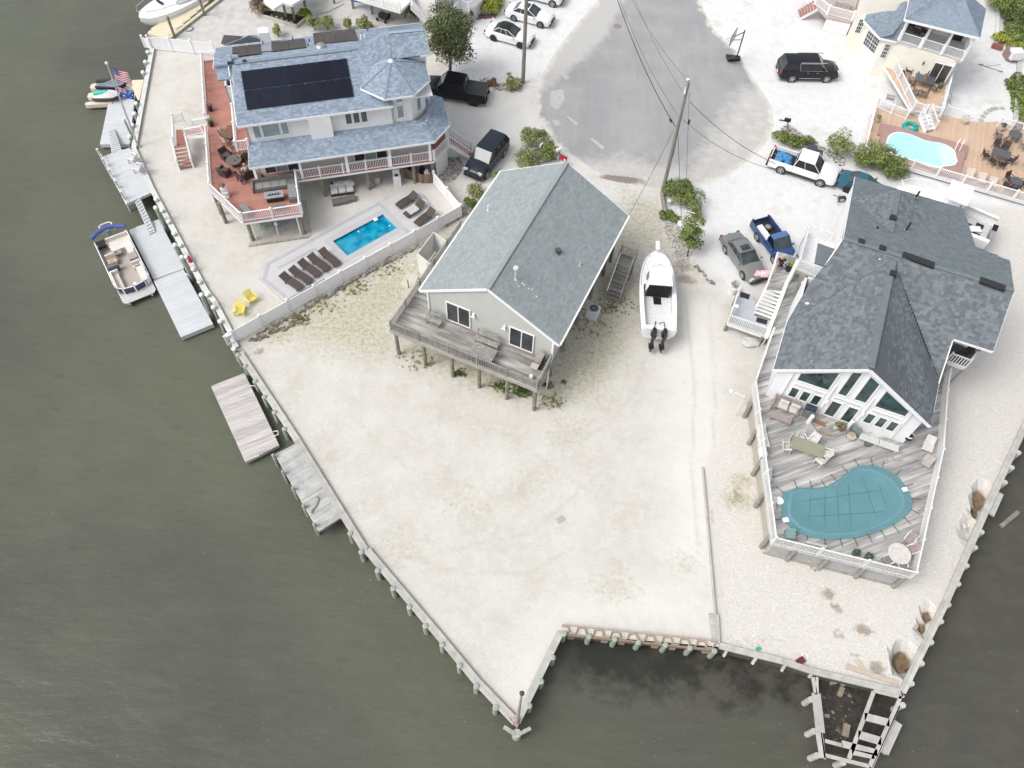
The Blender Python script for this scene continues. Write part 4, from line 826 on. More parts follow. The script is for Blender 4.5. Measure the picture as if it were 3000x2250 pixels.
part('roof_vents',mb,BLACK,h2)
mb=MB();cp=K2(620,430,7.6);mb.prism([K2(580,360,8.9),K2(690,350,8.9),K2(680,290,8.9),K2(565,300,8.9)],3,8.9);part('chimney',mb,WHITE,h2)
ap2=K2(470,380,7.0);cs=[K2(200,490,5.9),K2(640,440,5.9),K2(560,380,5.9),K2(380,385,5.9)]
for i in range(3):mb=MB();mb.slab([cs[i],cs[(i+1)],ap2],.06);part('rear_roof',mb,SH2,h2)
mb=MB();mb.slab([K2(175,465,5.2),K2(205,375,5.2),K2(410,390,5.3),K2(240,480,5.3)],.08);part('skylight_canopy',mb,PVB,h2)
# ---------------------------------------------------------------- house 3: dark shingled house, glazed gable, pool deck
Z3d=2.0;F3=Frame(at(2238.6,1167.5,Z3d),at(2631,1304,Z3d))
SH3=mat('charcoal_blue_shingles',(.12,.14,.155),.85,(.145,.162,.175),1.2,.5,rand=.26,bump=.4,bscale=60,detail=1)
WALL3=siding('white_painted_siding',(.76,.76,.77),.16)
h3=thing('house','big white house with dark charcoal roof and glazed gable above the pool deck','house',F3(5,8,0))
El,Er,Rn=F3(-.36,.12,5.2),F3(9.68,-.1,5.2),F3(4.62,0,8.42);Mm=at(2636,745,8.6);VB=at(2307,945,5.2);VR=F3(9.78,3.35,5.2)
RLp,RRp=at(2476,699,8.6),at(2967,855,8.6);FRp,FRi=at(2912,1027,6.45),F3(9.83,6.45,6.45)
def fix(p,q0_,q1_,q2_):
    n=(q1_-q0_).cross(q2_-q0_);z=q0_.z-((p.x-q0_.x)*n.x+(p.y-q0_.y)*n.y)/n.z;return Vector((p.x,p.y,z))
Rm=F3(4.62,9.4,8.44);VBu=F3(-.36,4.3,5.2)
shingles(h3,[El,Rn,Rm,VBu],(VBu,El),SH3,tab=.3,expo=.2,label='left slope of the front gable')
shingles(h3,[Er,VR,Rm,Rn],(Er,VR),SH3,tab=.3,expo=.2,label='right slope of the front gable')
c0,c1=F3(1.2,9.8,8.62),F3(12.2,9.8,8.62)
def zc(v):return 8.62-.62*(9.8-v)
fp=[F3(1.2,9.8,zc(9.8)),F3(1.1,8.2,zc(8.2)),F3(-.1,6.0,zc(6.0)),F3(-.36,4.3,zc(4.3)),F3(4.62,9.5,zc(9.5)),F3(9.8,3.3,zc(4.3)-.3),F3(9.8,6.3,zc(6.3)),F3(12.3,6.3,zc(6.3)),F3(12.2,9.8,zc(9.8))]
shingles(h3,[fp[0],F3(1.0,8.9,zc(8.9)),F3(.2,6.9,zc(6.9)),F3(-.1,5.6,zc(5.6)),fp[3],F3(4.62,9.5,zc(9.5)),F3(4.62,9.8,zc(9.8))],(fp[3],F3(4,4.3,zc(4.3))),SH3,tab=.3,expo=.2)
shingles(h3,[F3(4.62,9.8,zc(9.8)),F3(4.62,9.5,zc(9.5)),F3(9.8,4.0,zc(4.0)),F3(9.8,6.3,zc(6.3)),F3(12.3,6.3,zc(6.3)),F3(12.2,9.8,zc(9.8))],(F3(9.8,6.3,zc(6.3)),F3(12.3,6.3,zc(6.3))),SH3,tab=.3,expo=.2,label='wide front-right slope over the balcony')
def zb3(u,v):return 8.62-.235*(v-9.8)
bk=[F3(1.2,9.8,8.62),F3(12.2,9.8,8.62),F3(12.15,13.3,zb3(0,13.3)),F3(9.9,13.9,zb3(0,13.9)),F3(9.2,18.7,zb3(0,18.7)),F3(1.3,18.8,zb3(0,18.8))]
SH3S=mat('smooth_charcoal_shingles',(.115,.14,.15),.85,(.14,.165,.175),2.5,.7,rand=.12,bump=.3,bscale=60)
shingles(h3,bk,(bk[5],bk[4]),SH3S,tab=.3,expo=.2,label='low rear slope with the small hipped bump')
A3,B3,C3,D3=F3(4.2,12.4,8.03),F3(4.15,16.9,7.95),F3(1.4,15.6,zb3(0,15.6)+.02),F3(7.1,16.2,zb3(0,16.2)+.02)
shingles(h3,[A3,B3,C3],(C3,C3+F3.v),SH3,tab=.3,expo=.2);shingles(h3,[A3,D3,B3],(D3,D3+F3.v),SH3,tab=.3,expo=.2);mb=MB();mb.slab([B3,C3,F3(4.15,18.8,zb3(0,18.8)+.02)],.05);mb.slab([B3,D3,F3(4.15,18.8,zb3(0,18.8)+.02)],.05);part('rear_hip',mb,SH3S,h3)
mb=MB();mb.beam(Rn+Z3*.03+F3.v*.1,Rm+Z3*.05,.42,.03);mb.beam(A3+Z3*.03,B3+Z3*.03,.36,.03);mb.beam(c0+Z3*.03,c1+Z3*.03,.3,.03);part('ridge_cap',mb,SH3S,h3)
for p,q,w in((El,Rn,.24),(Rn,Er,.24),(El,VBu,.14),(Er,VR,.12),(VR,fp[6],.1),(F3(9.85,6.28,zc(6.3)),F3(12.3,6.28,zc(6.3)),.16),(F3(12.3,6.3,zc(6.3)),c1,.1),(fp[3],F3(1.15,9.8,8.6),.12),(c0,bk[5],.14)):
    mb=MB();mb.beam(p-Z3*w*.5-Z3*.02,q-Z3*w*.5-Z3*.02,.06,w);part('fascia',mb,WHITE,h3)
gable(F3,0,9.3,.3,Z3d,5.1,8.05,4.62,WALL3,h3,.16)
walls(h3,[F3(0,.45),F3(9.3,.45),F3(9.3,18.2),F3(1.5,18.2),F3(1.5,9),F3(0,9)][1:]+[F3(0,.45)],0.0,5.1,WALL3,closed=True)
walls(h3,[F3(1.5,9.2),F3(1.5,18.3),F3(9.2,18.3),F3(9.5,14),F3(9.5,9.2)],5.1,6.4,WALL3)
mb=MB();mb.prism([F3(9.3,9),F3(11.9,9),F3(11.9,13),F3(9.3,13)],Z3d,6.9);part('wall',mb,WALL3,h3)
def glz(u0,u1,z0,z1,n=1,tri=None):
    u=F3.u
    if tri is None:return window(h3,F3(u0,.29,Z3d+z0),u,u1-u0,z1-z0,.1,n,GLASSG,out=-F3.v)
    P=[F3(a,.27,Z3d+z)for a,z in tri];fr0=MB();n_=len(P)
    for i in range(n_):fr0.beam(P[i],P[(i+1)%n_],.1,.08,up=-F3.v)
    fr1=part('window',fr0,WHITE,h3);g=MB();g.add([p-F3.v*-.005 for p in P],[tuple(range(n_))]);part('pane',g,GLASSG,fr1)
slope=(8.05-5.1)/4.62
def ztop(u):return(5.1-Z3d)+slope*(min(u,9.24-u))-.28
glz(0,0,0,0,tri=[(1.25,2.75),(3.35,2.75),(3.35,ztop(3.35)),(1.25,ztop(1.25))])
glz(0,0,0,0,tri=[(3.9,2.75),(4.5,2.75),(4.5,ztop(4.4)),(3.9,ztop(3.9))]);glz(0,0,0,0,tri=[(4.95,2.75),(5.75,2.75),(5.75,ztop(5.75)),(4.95,ztop(4.95))])
glz(0,0,0,0,tri=[(6.25,2.75),(8.25,2.75),(8.25,ztop(8.25)),(6.25,ztop(6.25))])
for u0,u1 in((1.25,3.3),(3.85,5.75),(6.3,8.2)):glz(u0,u1,2.12,2.42)
for u0 in(1.2,1.95,2.68,6.2,6.95,7.68):glz(u0,u0+.66,.75,2.0)
glz(3.85,4.65,.12,2.0);glz(4.95,5.75,.12,2.0)
for u0 in(.9,3.6,6.0,8.45):mb=MB();mb.box(F3(u0-.02,.24,Z3d+1.9),.05,.12,3.4,F3.a);part('pilaster_trim',mb,WHITE,h3)
for u0 in(3.62,5.95):mb=MB();mb.box(F3(u0,.12,Z3d+1.75),.18,.2,.26,F3.a);part('wall_light',mb,WHITE,h3)
for K_,x0,y0,x1,y1,zf in((M5,900,905,1240,1025,8.68),(M5,1735,1180,2005,1275,8.68)):
    mb=MB();mb.beam(K_(x0,y0,zf),K_(x1,y1,zf),.5,.16);part('ridge_vent',mb,BLACK,h3)
for x,y,z in((798,508,8.1),(800,1110,8.55),(683,838,8.68),(455,770,8.6)):mb=MB();mb.box(M5(x,y,z),.42,.4,.2,F3.a);part('box_vent',mb,BLACK,h3)
for x0,y0,x1,y1,z in((935,650,975,580,7.8),(1045,290,1080,225,7.0),(618,635,632,602,7.9)):
    b0=M5(x0,y0,z);mb=MB();mb.cyl(b0-Z3*.1,.07,.9 if x0==935 else.7 if x0==1045 else.35,8);part('vent_pipe',mb,BLACK,h3);mb=MB();mb.cyl(b0,.16,.05,10);part('pipe_flashing',mb,STEEL,h3)
mb=MB();
for k_,x,y in((M6,500,825),(M6,1437,255),(M5,1807,1230)):u,v,z=onroof(F3,k_.o[0]+x*k_.o[2],k_.o[1]+y*k_.o[2],lambda u,v:7.2 if k_ is M6 and x==500 else 8.3);mb.box(F3(u,v,z),.22,.14,.06,.3)
part('loose_flashing',mb,WHITE,h3)
pr=[at(2397,712,6.3),at(2490,745,6.3),at(2476,800,6.1),at(2387,770,6.1)];mb=MB();mb.slab(pr,.12);part('entry_roof',mb,SH3S,h3)
DK3=mat('silver_weathered_deck',(.47,.465,.45),.85,(.25,.245,.235),.8,.9,bump=.3,rand=.2,detail=7,stretch=((.45,4,1),F3.a+.75))
o3=[F3(-.95,.5),F3(2.8,-10.1),F3(10.95,-8.95),F3(11.5,.2),F3(11.25,5),F3(11.3,13),F3(9.3,13),F3(9.3,.5),F3(0,.5),F3(0,12),F3(-.5,12),F3(-.75,6.2)]
deck(h3,o3,Z3d,DK3,F3.a+.75,.145,fascia=mat('grey_white_rim',(.55,.55,.54),.8,(.42,.42,.4),2),fh=.28,seg=5)
def rail3(pts,**k):railing(h3,pts,WPAINT,h=.95,post=.12,bal=.05,step=.14,span=2.4,**k)
rail3([F3(-.95,.5,Z3d),F3(2.8,-10.1,Z3d),F3(10.95,-8.95,Z3d),F3(11.5,.2,Z3d),F3(11.25,5,Z3d),F3(11.3,9,Z3d)]);rail3([F3(-.95,.5,Z3d),F3(-.8,5.3,Z3d)])
posts(h3,[F3(u,v)for u,v in((-.7,-.6),(.1,-2.6),(.9,-4.8),(1.6,-7),(2.6,-9.6),(4.3,-9.8),(6.3,-9.5),(8.5,-9.2),(10.8,-8.9),(11,-6),(11.2,-3),(11.3,0),(11.1,4.5),(-.6,3),(-.5,8))],0,Z3d-.15,mat('grey_stilt',(.30,.29,.27),.9,(.2,.2,.17),4,.7),.15,'stilt')
LAT=mat('white_lattice',(.6,.6,.59),.7)
def lattice(parent,a,b,z0,z1):
    a,b=xy(a),xy(b);d=(b-a).normalized();L=(b-a).length;mb=MB();hgt=z1-z0;s=-hgt
    while s<L:
        for sg in(1,-1):
            x0,x1=(s,s+hgt)if sg>0 else(s+hgt,s);y0,y1=z0,z1;lo_,hi_=max(0,min(x0,x1)),min(L,max(x0,x1))
            if hi_-lo_>.05:
                f=lambda x:y0+(x-x0)/(x1-x0)*(y1-y0);mb.beam(a+d*lo_+Z3*f(lo_),a+d*hi_+Z3*f(hi_),.012,.045,up=Vector((-d.y,d.x,0)).cross(d))
        s+=.2
    part('lattice',mb,LAT,parent,kind='stuff')
lattice(h3,F3(2.9,-9.9),F3(10.8,-8.75),.1,Z3d-.25)
mb=MB();mb.beam(F3(2.8,-9.95,.06),F3(10.9,-8.8,.06),.12,.14);part('lattice_sill',mb,GWOOD,h3)
mb=MB();mb.prism([F3(-.8,.4),F3(2.95,-9.9),F3(3.05,-9.85),F3(-.7,.45)],.1,Z3d-.25);part('side_skirt',mb,mat('sandy_skirt',(.42,.39,.33),.9,(.34,.31,.26),2),h3)
mb=MB();mb.prism([F3(11.2,-8.7),F3(11.4,.1),F3(11.32,.1),F3(11.1,-8.7)],.3,Z3d-.25);part('side_skirt',mb,LAT,h3)
cov=[L6(400,395),L6(510,355),L6(630,358),L6(740,350),L6(830,300),L6(920,230),L6(1010,180),L6(1120,168),L6(1200,195),L6(1315,250),L6(1395,345),L6(1445,445),L6(1438,535),L6(1380,600),L6(1290,660),L6(1190,705),L6(1085,735),L6(975,765),L6(860,770),L6(735,778),L6(595,750),L6(480,705),L6(385,605),L6(382,490)]
cz=Z3d+.09;cp=[]
for p in cov:r=at(1,1);
def toz(Kf,x,y,z):return Kf(x,y,z)
cpts=[(400,395),(510,355),(630,358),(740,350),(830,300),(920,230),(1010,180),(1120,168),(1200,195),(1315,250),(1395,345),(1445,445),(1438,535),(1380,600),(1290,660),(1190,705),(1085,735),(975,765),(860,770),(735,778),(595,750),(480,705),(385,605),(382,490)]
cv=[L6(x,y,cz)for x,y in cpts];cc=sum(cv,Vector())/len(cv);cc2=L6(900,480,cz)
COVER=mat('teal_pool_cover',(.085,.205,.235),.6,(.105,.235,.262),.9,.6,bump=.05)
pc=thing('pool_cover','teal kidney-shaped safety cover over the pool on the silver wooden deck','pool cover',cc)
mb=MB();n=len(cv);rings=[]
for t,dz in((1,0),(.93,.012),(.86,.05),(.82,.03),(.7,-.015),(.4,-.04),(.12,-.045)):rings.append([Vector((lerp(cc2,p,t).x,lerp(cc2,p,t).y,cz+dz))for p in cv])
mb.loft(rings,caps=False);mb.add(rings[-1],[tuple(range(n))]);part('cover_sheet',mb,COVER,pc,smooth=60)
mb=MB();mb.loft([[Vector((lerp(cc2,p,t).x,lerp(cc2,p,t).y,cz+dz))for p in cv]for t,dz in((.9,.035),(.88,.062),(.855,.06),(.84,.045))],caps=False);part('edge_ridge',mb,mat('pale_teal_ridge',(.14,.28,.31),.6),pc,smooth=60)
mb=MB()
for i,p in enumerate(cv):
    d=(xy(p)-xy(lerp(cc2,p,.93))).normalized();q=cv[(i+1)%n]-cv[i-1];nn_=Vector((q.y,-q.x,0)).normalized();nn_=nn_ if nn_.dot(d)>0 else-nn_
    sm_=MB();sm_.beam(p+Z3*.02-nn_*.05,p+nn_*.55+Z3*.015,.035,.012);part('cover_strap',sm_,mat('dark_strap',(.06,.06,.06),.8),pc)
WEB=mat('cover_webbing',(.07,.185,.21),.7)
for(x0,y0,x1,y1)in((920,230,960,770),(1010,180,1190,700),(1120,168,1290,655),(830,300,860,770),(740,350,735,775),(630,358,595,750),(510,355,480,705),(385,605,1438,535),(1200,195,1380,600),(382,490,1395,345)):
    wb=MB();wb.beam(L6(x0,y0,cz-.02),L6(x1,y1,cz-.02),.03,.006);part('webbing_strip',wb,WEB,pc)
for x,y,w in((1385,370,.35),(420,617,.38)):mb=MB();mb.box(L6(x,y,cz+.06),w,w*.8,.05,.3);part('weight_block',mb,WHITE,pc)
mb=MB();mb.cyl(L6(367,463,cz),.27,.05,18);solo('skimmer_lid',mb,WHITE,'round white lid at the left end of the teal pool cover','lid')
ft=F3(-4.6,6.0,0)
def K8b(x,y,z=0):return at(2080+x*.18083,780+y*.18083,z)
lz=1.05;lp=[K8b(415,470,lz),K8b(745,560,lz),K8b(760,500,lz),K8b(760,640,lz),K8b(715,790,lz),K8b(970,880,lz),K8b(910,1050,lz),K8b(300,830,lz)]
lp=[K8b(430,480,lz),K8b(745,560,lz),K8b(720,800,lz),K8b(975,880,lz),K8b(880,1130,lz),K8b(285,915,lz)]
LD=mat('blue_grey_landing',(.45,.47,.51),.6,(.38,.40,.44),1.2,.6)
mb=MB();mb.prism(lp,lz-.1,lz);part('lower_landing',mb,LD,h3);mb=MB()
for i in range(len(lp)):mb.beam(lp[i]-Z3*.16,lp[(i+1)%len(lp)]-Z3*.16,.05,.3)
part('landing_rim',mb,WPAINT,h3);railing(h3,[K8b(430,480,lz),K8b(285,915,lz),K8b(880,1125,lz)],WPAINT,h=.95,post=.1,bal=.05,step=.15)
posts(h3,[K8b(300,900,lz),K8b(430,500,lz),K8b(860,1110,lz)],0,lz-.1,PWOOD,.13,'stilt')
stairs(h3,K8b(850,830,lz),K8b(1040,380,2.55),1.35,WPAINT,tm=WPAINT)
UL=2.6;ul=[K8b(905,370,UL),K8b(1170,400,UL),K8b(1350,-20,UL),at(2338,754,UL),at(2278,738,UL)]
deck(h3,ul,UL,DK3,F3.a+.3,.14,fascia=WPAINT,fh=.25);
mb=MB();mb.beam(K8b(745,660,2.0),K8b(900,370,UL+.8),.1,.12);mb.beam(K8b(900,370,UL+.8),K8b(1040,-10,UL+.9),.1,.14);mb.beam(K8b(1040,-10,UL+.9),at(2278,740,UL+.9),.1,.12);part('stair_parapet',mb,WHITE,h3)
mb=MB();mb.beam(K8b(905,1170,2.0),K8b(1250,250,UL+.9),.26,.1);mb.beam(K8b(1250,250,UL+.9),at(2338,762,UL+.9),.24,.1);part('wide_cap_rail',mb,WPAINT,h3)
mb=MB();mb.beam(K8b(905,1170,1.0),K8b(1250,250,1.5),.06,1.7);part('stair_wall',mb,WALL3,h3)
uz=3.6;up_=[at(2360,685,uz),at(2460,720,uz),at(2430,830,uz),at(2332,785,uz)]
mb=MB();mb.prism(up_,uz-.12,uz);part('upper_landing',mb,mat('white_landing',(.7,.71,.73),.5),h3);railing(h3,[up_[2],up_[3],up_[0],up_[1]],WPAINT,h=.95,post=.12,bal=.045,step=.13);posts(h3,up_,0,uz-.1,WHITE,square=.14)
bz=3.6;bp=[at(2771,1058,bz),at(2826,1078,bz),at(2860,1030,bz),at(2797,1005,bz)]
mb=MB();mb.prism(bp,bz-.2,bz);part('balcony_floor',mb,mat('dark_balcony_floor',(.1,.1,.11),.7),h3);mb=MB();mb.beam(bp[0]-Z3*.1,bp[1]-Z3*.1,.06,.28);part('balcony_rim',mb,WPAINT,h3)
railing(h3,[bp[0],bp[1],bp[2]],WPAINT,h=.95,post=.1,bal=.06,step=.17);mb=MB();mb.beam(bp[1]-Z3*.2,at(2768,1135,.6),.1,.1);mb.beam(bp[2],at(2885,1020,6.2),.12,.12);part('balcony_brace',mb,GWOOD,h3)
mb=MB();mb.box(lerp(bp[0],bp[2],.45)+Z3*.42,.55,.5,.05,.5);mb.beam(lerp(bp[0],bp[2],.6)+Z3*.45,lerp(bp[0],bp[2],.7)+Z3*.95,.5,.04)
for sx in(-1,1):
    for sy in(-1,1):p=lerp(bp[0],bp[2],.45);mb.beam(p+Vector((sx*.22,sy*.2,0)),p+Vector((sx*.22,sy*.2,.42)),.03,.03)
solo('balcony_chair',mb,BLACK,'black metal chair on the small balcony under the dark roof','chair')
# ================================================================ house 4 (cream, top right), pool deck
F4=Frame(at(2636,225,1.2),at(2636,225,1.2)+(at(2872,110,6.5)-at(2651,55.6,6.5)))
SH4=mat('blue_grey_shingles',(.16,.20,.245),.85,(.21,.255,.30),3.5,.8,rand=.16,bump=.4,bscale=60)
CREAM=siding('cream_siding',(.74,.71,.62),.14)
h4=thing('house','cream house with blue-grey hipped roofs and a covered balcony at top right','house',K5(900,400,0))
W1,W2=K5(640,835,0),K5(1345,930,1.2);W2=xy(W2);W3,W4=W2+F4.v*9,W1+F4.v*9
walls(h4,[W1,W2,W3,W4],0,3.75,CREAM)
bay=[xy(K5(*p))for p in((640,835),(530,812),(362,650),(372,568),(255,540))]
for i in range(4):a,b_=bay[i+1],bay[i];d=(b_-a).normalized();n_=Vector((-d.y,d.x,0));mb=MB();mb.prism([a,b_,b_+n_*.15,a+n_*.15],0,3.85);part('bay_wall',mb,CREAM,h4)
lw=[bay[4],xy(K5(400,0,3.2)),xy(K5(520,-300,3.2)),xy(K5(1000,-300,3.2))];mb=MB();mb.prism([bay[4],bay[4]+F4.v*14,bay[4]+F4.v*14+F4.u*6,bay[4]+F4.u*5],0,6.2);part('main_wall',mb,CREAM,h4)
ba=[K5(485,218,3.95),K5(660,407,3.95),K5(842,447,3.95)];bd,bt=K5(510,150,3.95),K5(990,-5,5.6)
for P,e_ in(([ba[0],ba[1],bt],(ba[0],ba[1])),([ba[1],ba[2],K5(925,200,5.6),bt],(ba[1],ba[2])),([bd,ba[0],bt],(bd,ba[0])),([bd,bt,K5(1000,-60,5.6)],(bd,bt))):shingles(h4,P,e_,SH4,tab=.3)
for p,q in((bd,ba[0]),(ba[0],ba[1]),(ba[1],ba[2])):mb=MB();mb.beam(p-Z3*.1,q-Z3*.1,.1,.18);part('gutter',mb,WHITE,h4)
bf=3.9;bL,bR=K5(842,447,bf),K5(1545,662,bf);e1,e2,e3=K5(925,207,6.5),K5(1740,407,6.5),K5(1800,100,6.5);e4=K5(990,-60,6.5);ax1,ax2=K5(1300,-40,7.9),K5(1570,-30,7.9)
mb=MB();mb.prism([bL,bR,bR+F4.v*3,bL+F4.v*3],bf-.25,bf);part('balcony_floor',mb,mat('pale_balcony_floor',(.58,.57,.55),.7),h4)
shingles(h4,[e1,e2,ax2,ax1],(e1,e2),SH4,tab=.3);shingles(h4,[e2,e3,K5(1620,-60,7.7),ax2],(e2,e3),SH4,tab=.3);shingles(h4,[e1,ax1,e4],(e4,e1),SH4,tab=.3)
for p,q in((e1,e2),(e2,e3),(e1,e4)):mb=MB();mb.beam(p-Z3*.1,q-Z3*.1,.1,.2);part('gutter',mb,WHITE,h4)
railing(h4,[bL+F4.v*.05,bR+F4.v*.05,bR+F4.v*2.8],WHITE,h=.95,post=.14,span=2.0)
posts(h4,[lerp(bL,bR,t)for t in(.02,.36,.68,.99)]+[bR+F4.v*2.8],bf,6.4,WHITE,square=.18,name='balcony_post')
mb=MB();mb.prism([bL+F4.v*3,bR+F4.v*3,bR+F4.v*3.15,bL+F4.v*3.15],bf-.2,6.5);part('balcony_wall',mb,CREAM,h4)
mb=MB();mb.prism([bL,bL+F4.v*3,bL+F4.v*3+F4.u*.15,bL+F4.u*.15],bf,6.4);part('balcony_wall',mb,CREAM,h4)
def gw(a,b_,z,h,n,g):d=(b_-a).normalized();o=d.cross(Z3);window(h4,Vector((a.x,a.y,z))+o*.01,d,(b_-a).length,h,.06,n,GLASS,out=o,rows=2,grid=g)
for i,(t0,t1,n)in enumerate(((.22,.7,1),(.12,.85,2))):pass
def seg(a,b_,t0,t1):return lerp(a,b_,t0),lerp(a,b_,t1)
gw(*seg(bay[1],bay[0],.2,.8),2.0,1.5,1,(3,4));gw(*seg(bay[2],bay[1],.12,.85),2.0,1.5,2,(6,4));gw(*seg(bay[4],bay[3],.3,.85),2.0,1.5,1,(3,4))
p=xy(K5(800,715,1.6));gw(W1+F4.u*.55,W1+F4.u*1.2,1.75,1.5,1,(3,4))
du=(W2-W1).length;a=W2-F4.u*1.75-F4.v*.02;window(h4,Vector((a.x,a.y,1.22)),F4.u,1.65,2.1,.08,2,GLASS,out=-F4.v,name='sliding_door')
mb=MB();mb.box(W2-F4.u*2.6-F4.v*.08+Z3*2.9,.12,.14,.3,F4.a);part('wall_lantern',mb,BLACK,h4)
TAN4=mat('tan_composite_deck',(.55,.40,.29),.75,(.49,.35,.25),1.0,.5,rand=.07)
du_=[K5(735,760,1.2),K5(1000,1195,1.2),K5(1295,1180,1.2),K5(1400,850,1.2),W2,W1]
deck(h4,du_,1.2,TAN4,F4.a+math.pi/2,.14,gap=.008,fascia=WHITE,fh=.25,seg=None)
railing(h4,[K5(770,690,1.2),K5(1000,1195,1.2),K5(1130,1235,1.2)],WHITE,h=.95,post=.14,individual=False);railing(h4,[K5(1170,1230,1.2),K5(1295,1260,1.2),K5(1400,850,1.2)],WHITE,h=.95,post=.14)
stairs(h4,K5(1190,1420,.5),K5(1130,1250,1.2),1.0,WHITE,rail=WHITE)
mb=MB();mb.prism([K5(720,700,0),K5(950,1240,0),K5(800,1250,0),K5(640,900,0)],0,.05);part('grill_pad',mb,mat('white_pad',(.66,.66,.65),.8),h4)
mb=MB();mb.beam(K5(1000,1220,.6),K5(1200,1290,.6),.08,1.0);part('deck_skirt',mb,WHITE,h4)
pf=1.5;pp=[K5(-30,60,pf),K5(85,185,pf),K5(350,240,pf),K5(420,0,pf),K5(430,-150,pf),K5(0,-150,pf)]
mb=MB();mb.prism(pp,pf-.25,pf);part('porch_floor',mb,mat('dusty_porch',(.45,.38,.36),.8),h4)
railing(h4,[K5(-50,45,pf),K5(85,160,pf),K5(350,225,pf)],WHITE,h=.95,post=.16,span=2.5)
for i in range(7):a,b_=lerp(pp[1],pp[2],i/7),lerp(pp[1],pp[2],(i+1)/7);mb=MB();mb.beam(Vector((a.x,a.y,.65))+(b_-a)*.04,Vector((b_.x,b_.y,.65))-(b_-a)*.04,.05,1.2);part('skirt_panel',mb,WHITE,h4)
stairs(h4,K4(1990,165,.05),K4(2200,40,1.4),1.5,WHITE,tm=mat('pink_treads',(.42,.22,.18)))
pdz=.5;pdp=[K5(590,1160,pdz),L2(95,890,pdz),L2(2400,1560,pdz),L2(2600,700,pdz),L2(1900,470,pdz),L2(1560,480,pdz),K5(1330,1240,pdz),K5(1290,1180,pdz),K5(1000,1200,pdz)]
pd=thing('pool_deck','tan pool deck with a mauve raised surround at the cream house','pool deck',L2(800,800,0))
deck(pd,pdp,pdz,TAN4,F4.a+math.pi/2,.14,gap=.008,fascia=WHITE,fh=.25,seg=None)
railing(pd,[L2(110,900,pdz),L2(2400,1575,pdz)],WHITE,h=.95,post=.14,bal=.04,step=.13,span=2.1)
railing(pd,[K5(590,1165,pdz),L2(110,900,pdz)],WHITE,h=.95,post=.12,span=1.6);railing(pd,[K5(610,1165,pdz),K5(930,1290,pdz)],WHITE,h=.95,post=.12,span=1.5)
railing(pd,[K5(1345,1235,pdz),K5(1640,1320,pdz)],WHITE,h=.95,post=.12);railing(pd,[K5(1920,1370,pdz),K5(2060,1400,pdz),K5(2300,1470,pdz)],WHITE,h=.95,post=.12)
MAU=mat('mauve_deck_board',(.36,.23,.205),.75,(.32,.20,.18),1.2,.6);sp4=[L2(400,490,.75),L2(1480,775,.75),L2(1370,1210,.75),L2(310,815,.75)]
mb=MB();mb.prism(sp4,pdz+.002,.75);part('raised_surround',mb,MAU,pd)
for a,b_ in((L2(370,510,.62),L2(330,645,.62)),(L2(1465,790,.62),L2(1425,950,.62))):mb=MB();mb.beam(a,b_,.3,.2);part('side_step',mb,MAU,pd)
o4=[(395,780),(430,720),(450,660),(500,620),(570,603),(650,610),(740,635),(830,670),(920,710),(1010,730),(1100,740),(1190,765),(1270,805),(1320,860),(1335,930),(1352,985),(1320,1030),(1250,1045),(1180,1050),(1090,1070),(1000,1055),(900,1020),(820,985),(740,965),(650,945),(560,900),(480,860),(420,840)]
rim=[L2(x,y,.78)for x,y in o4];rc=L2(850,840,.78);mb=MB();mb.prism(rim,.751,.79);part('pool_rim',mb,WHITE,pd)
WAT4=mat('milky_aqua_water',(.36,.66,.66),.06,(.44,.70,.70),.6,.8,bump=.08,bscale=2,spec=.6)
mb=MB();inn=[lerp(rc,p,.955)for p in rim];mb.add([(p.x,p.y,.795)for p in inn],[tuple(range(len(inn)))]);part('pool_water',mb,WAT4,pd)
sw=[lerp(rc,L2(*q,.78),.94)for q in((1080,800),(1190,770),(1270,805),(1320,860),(1335,930),(1345,985),(1310,1025),(1180,1045),(1150,960),(1120,880))]
mb=MB();mb.add([(p.x,p.y,.7965)for p in sw],[tuple(range(len(sw)))]);part('shallow_steps',mb,mat('pale_aqua_steps',(.62,.78,.76),.08,(.5,.73,.72),.9,.8),pd)
for dy in(-.22,.22):q=L2(1330,820,.8);mb=MB();mb.tube([q+Vector((dy,-.3,0)),q+Vector((dy+.1,0,.6)),q+Vector((dy+.3,.3,.85)),q+Vector((dy+.4,.55,.6)),q+Vector((dy+.4,.6,0))],.03,6);part('pool_handrail',mb,WHITE,pd,smooth=True)
root=thing('stepping_stones','arc of grey stepping stones in the white gravel','stepping stones',K5(1850,1200))
for x,y in((1745,1300),(1770,1258),(1800,1222),(1838,1195),(1872,1180),(1912,1172),(1975,1172)):mb=MB();mb.cyl(K5(x,y,.0),.25,.05,8);part('stone',mb,CONC,root)
cap('grey timber cap along the marsh at the right edge',[K5(2105,1420,CZ),K5(2125,1340,CZ),K5(2172,560,CZ)],CAP,.4)
cap('white curb along the planting at upper right',[K5(1925,380,CZ),K5(1938,100,CZ),K5(1850,-10,CZ),K5(1750,-90,CZ)],WPAINT,.3)
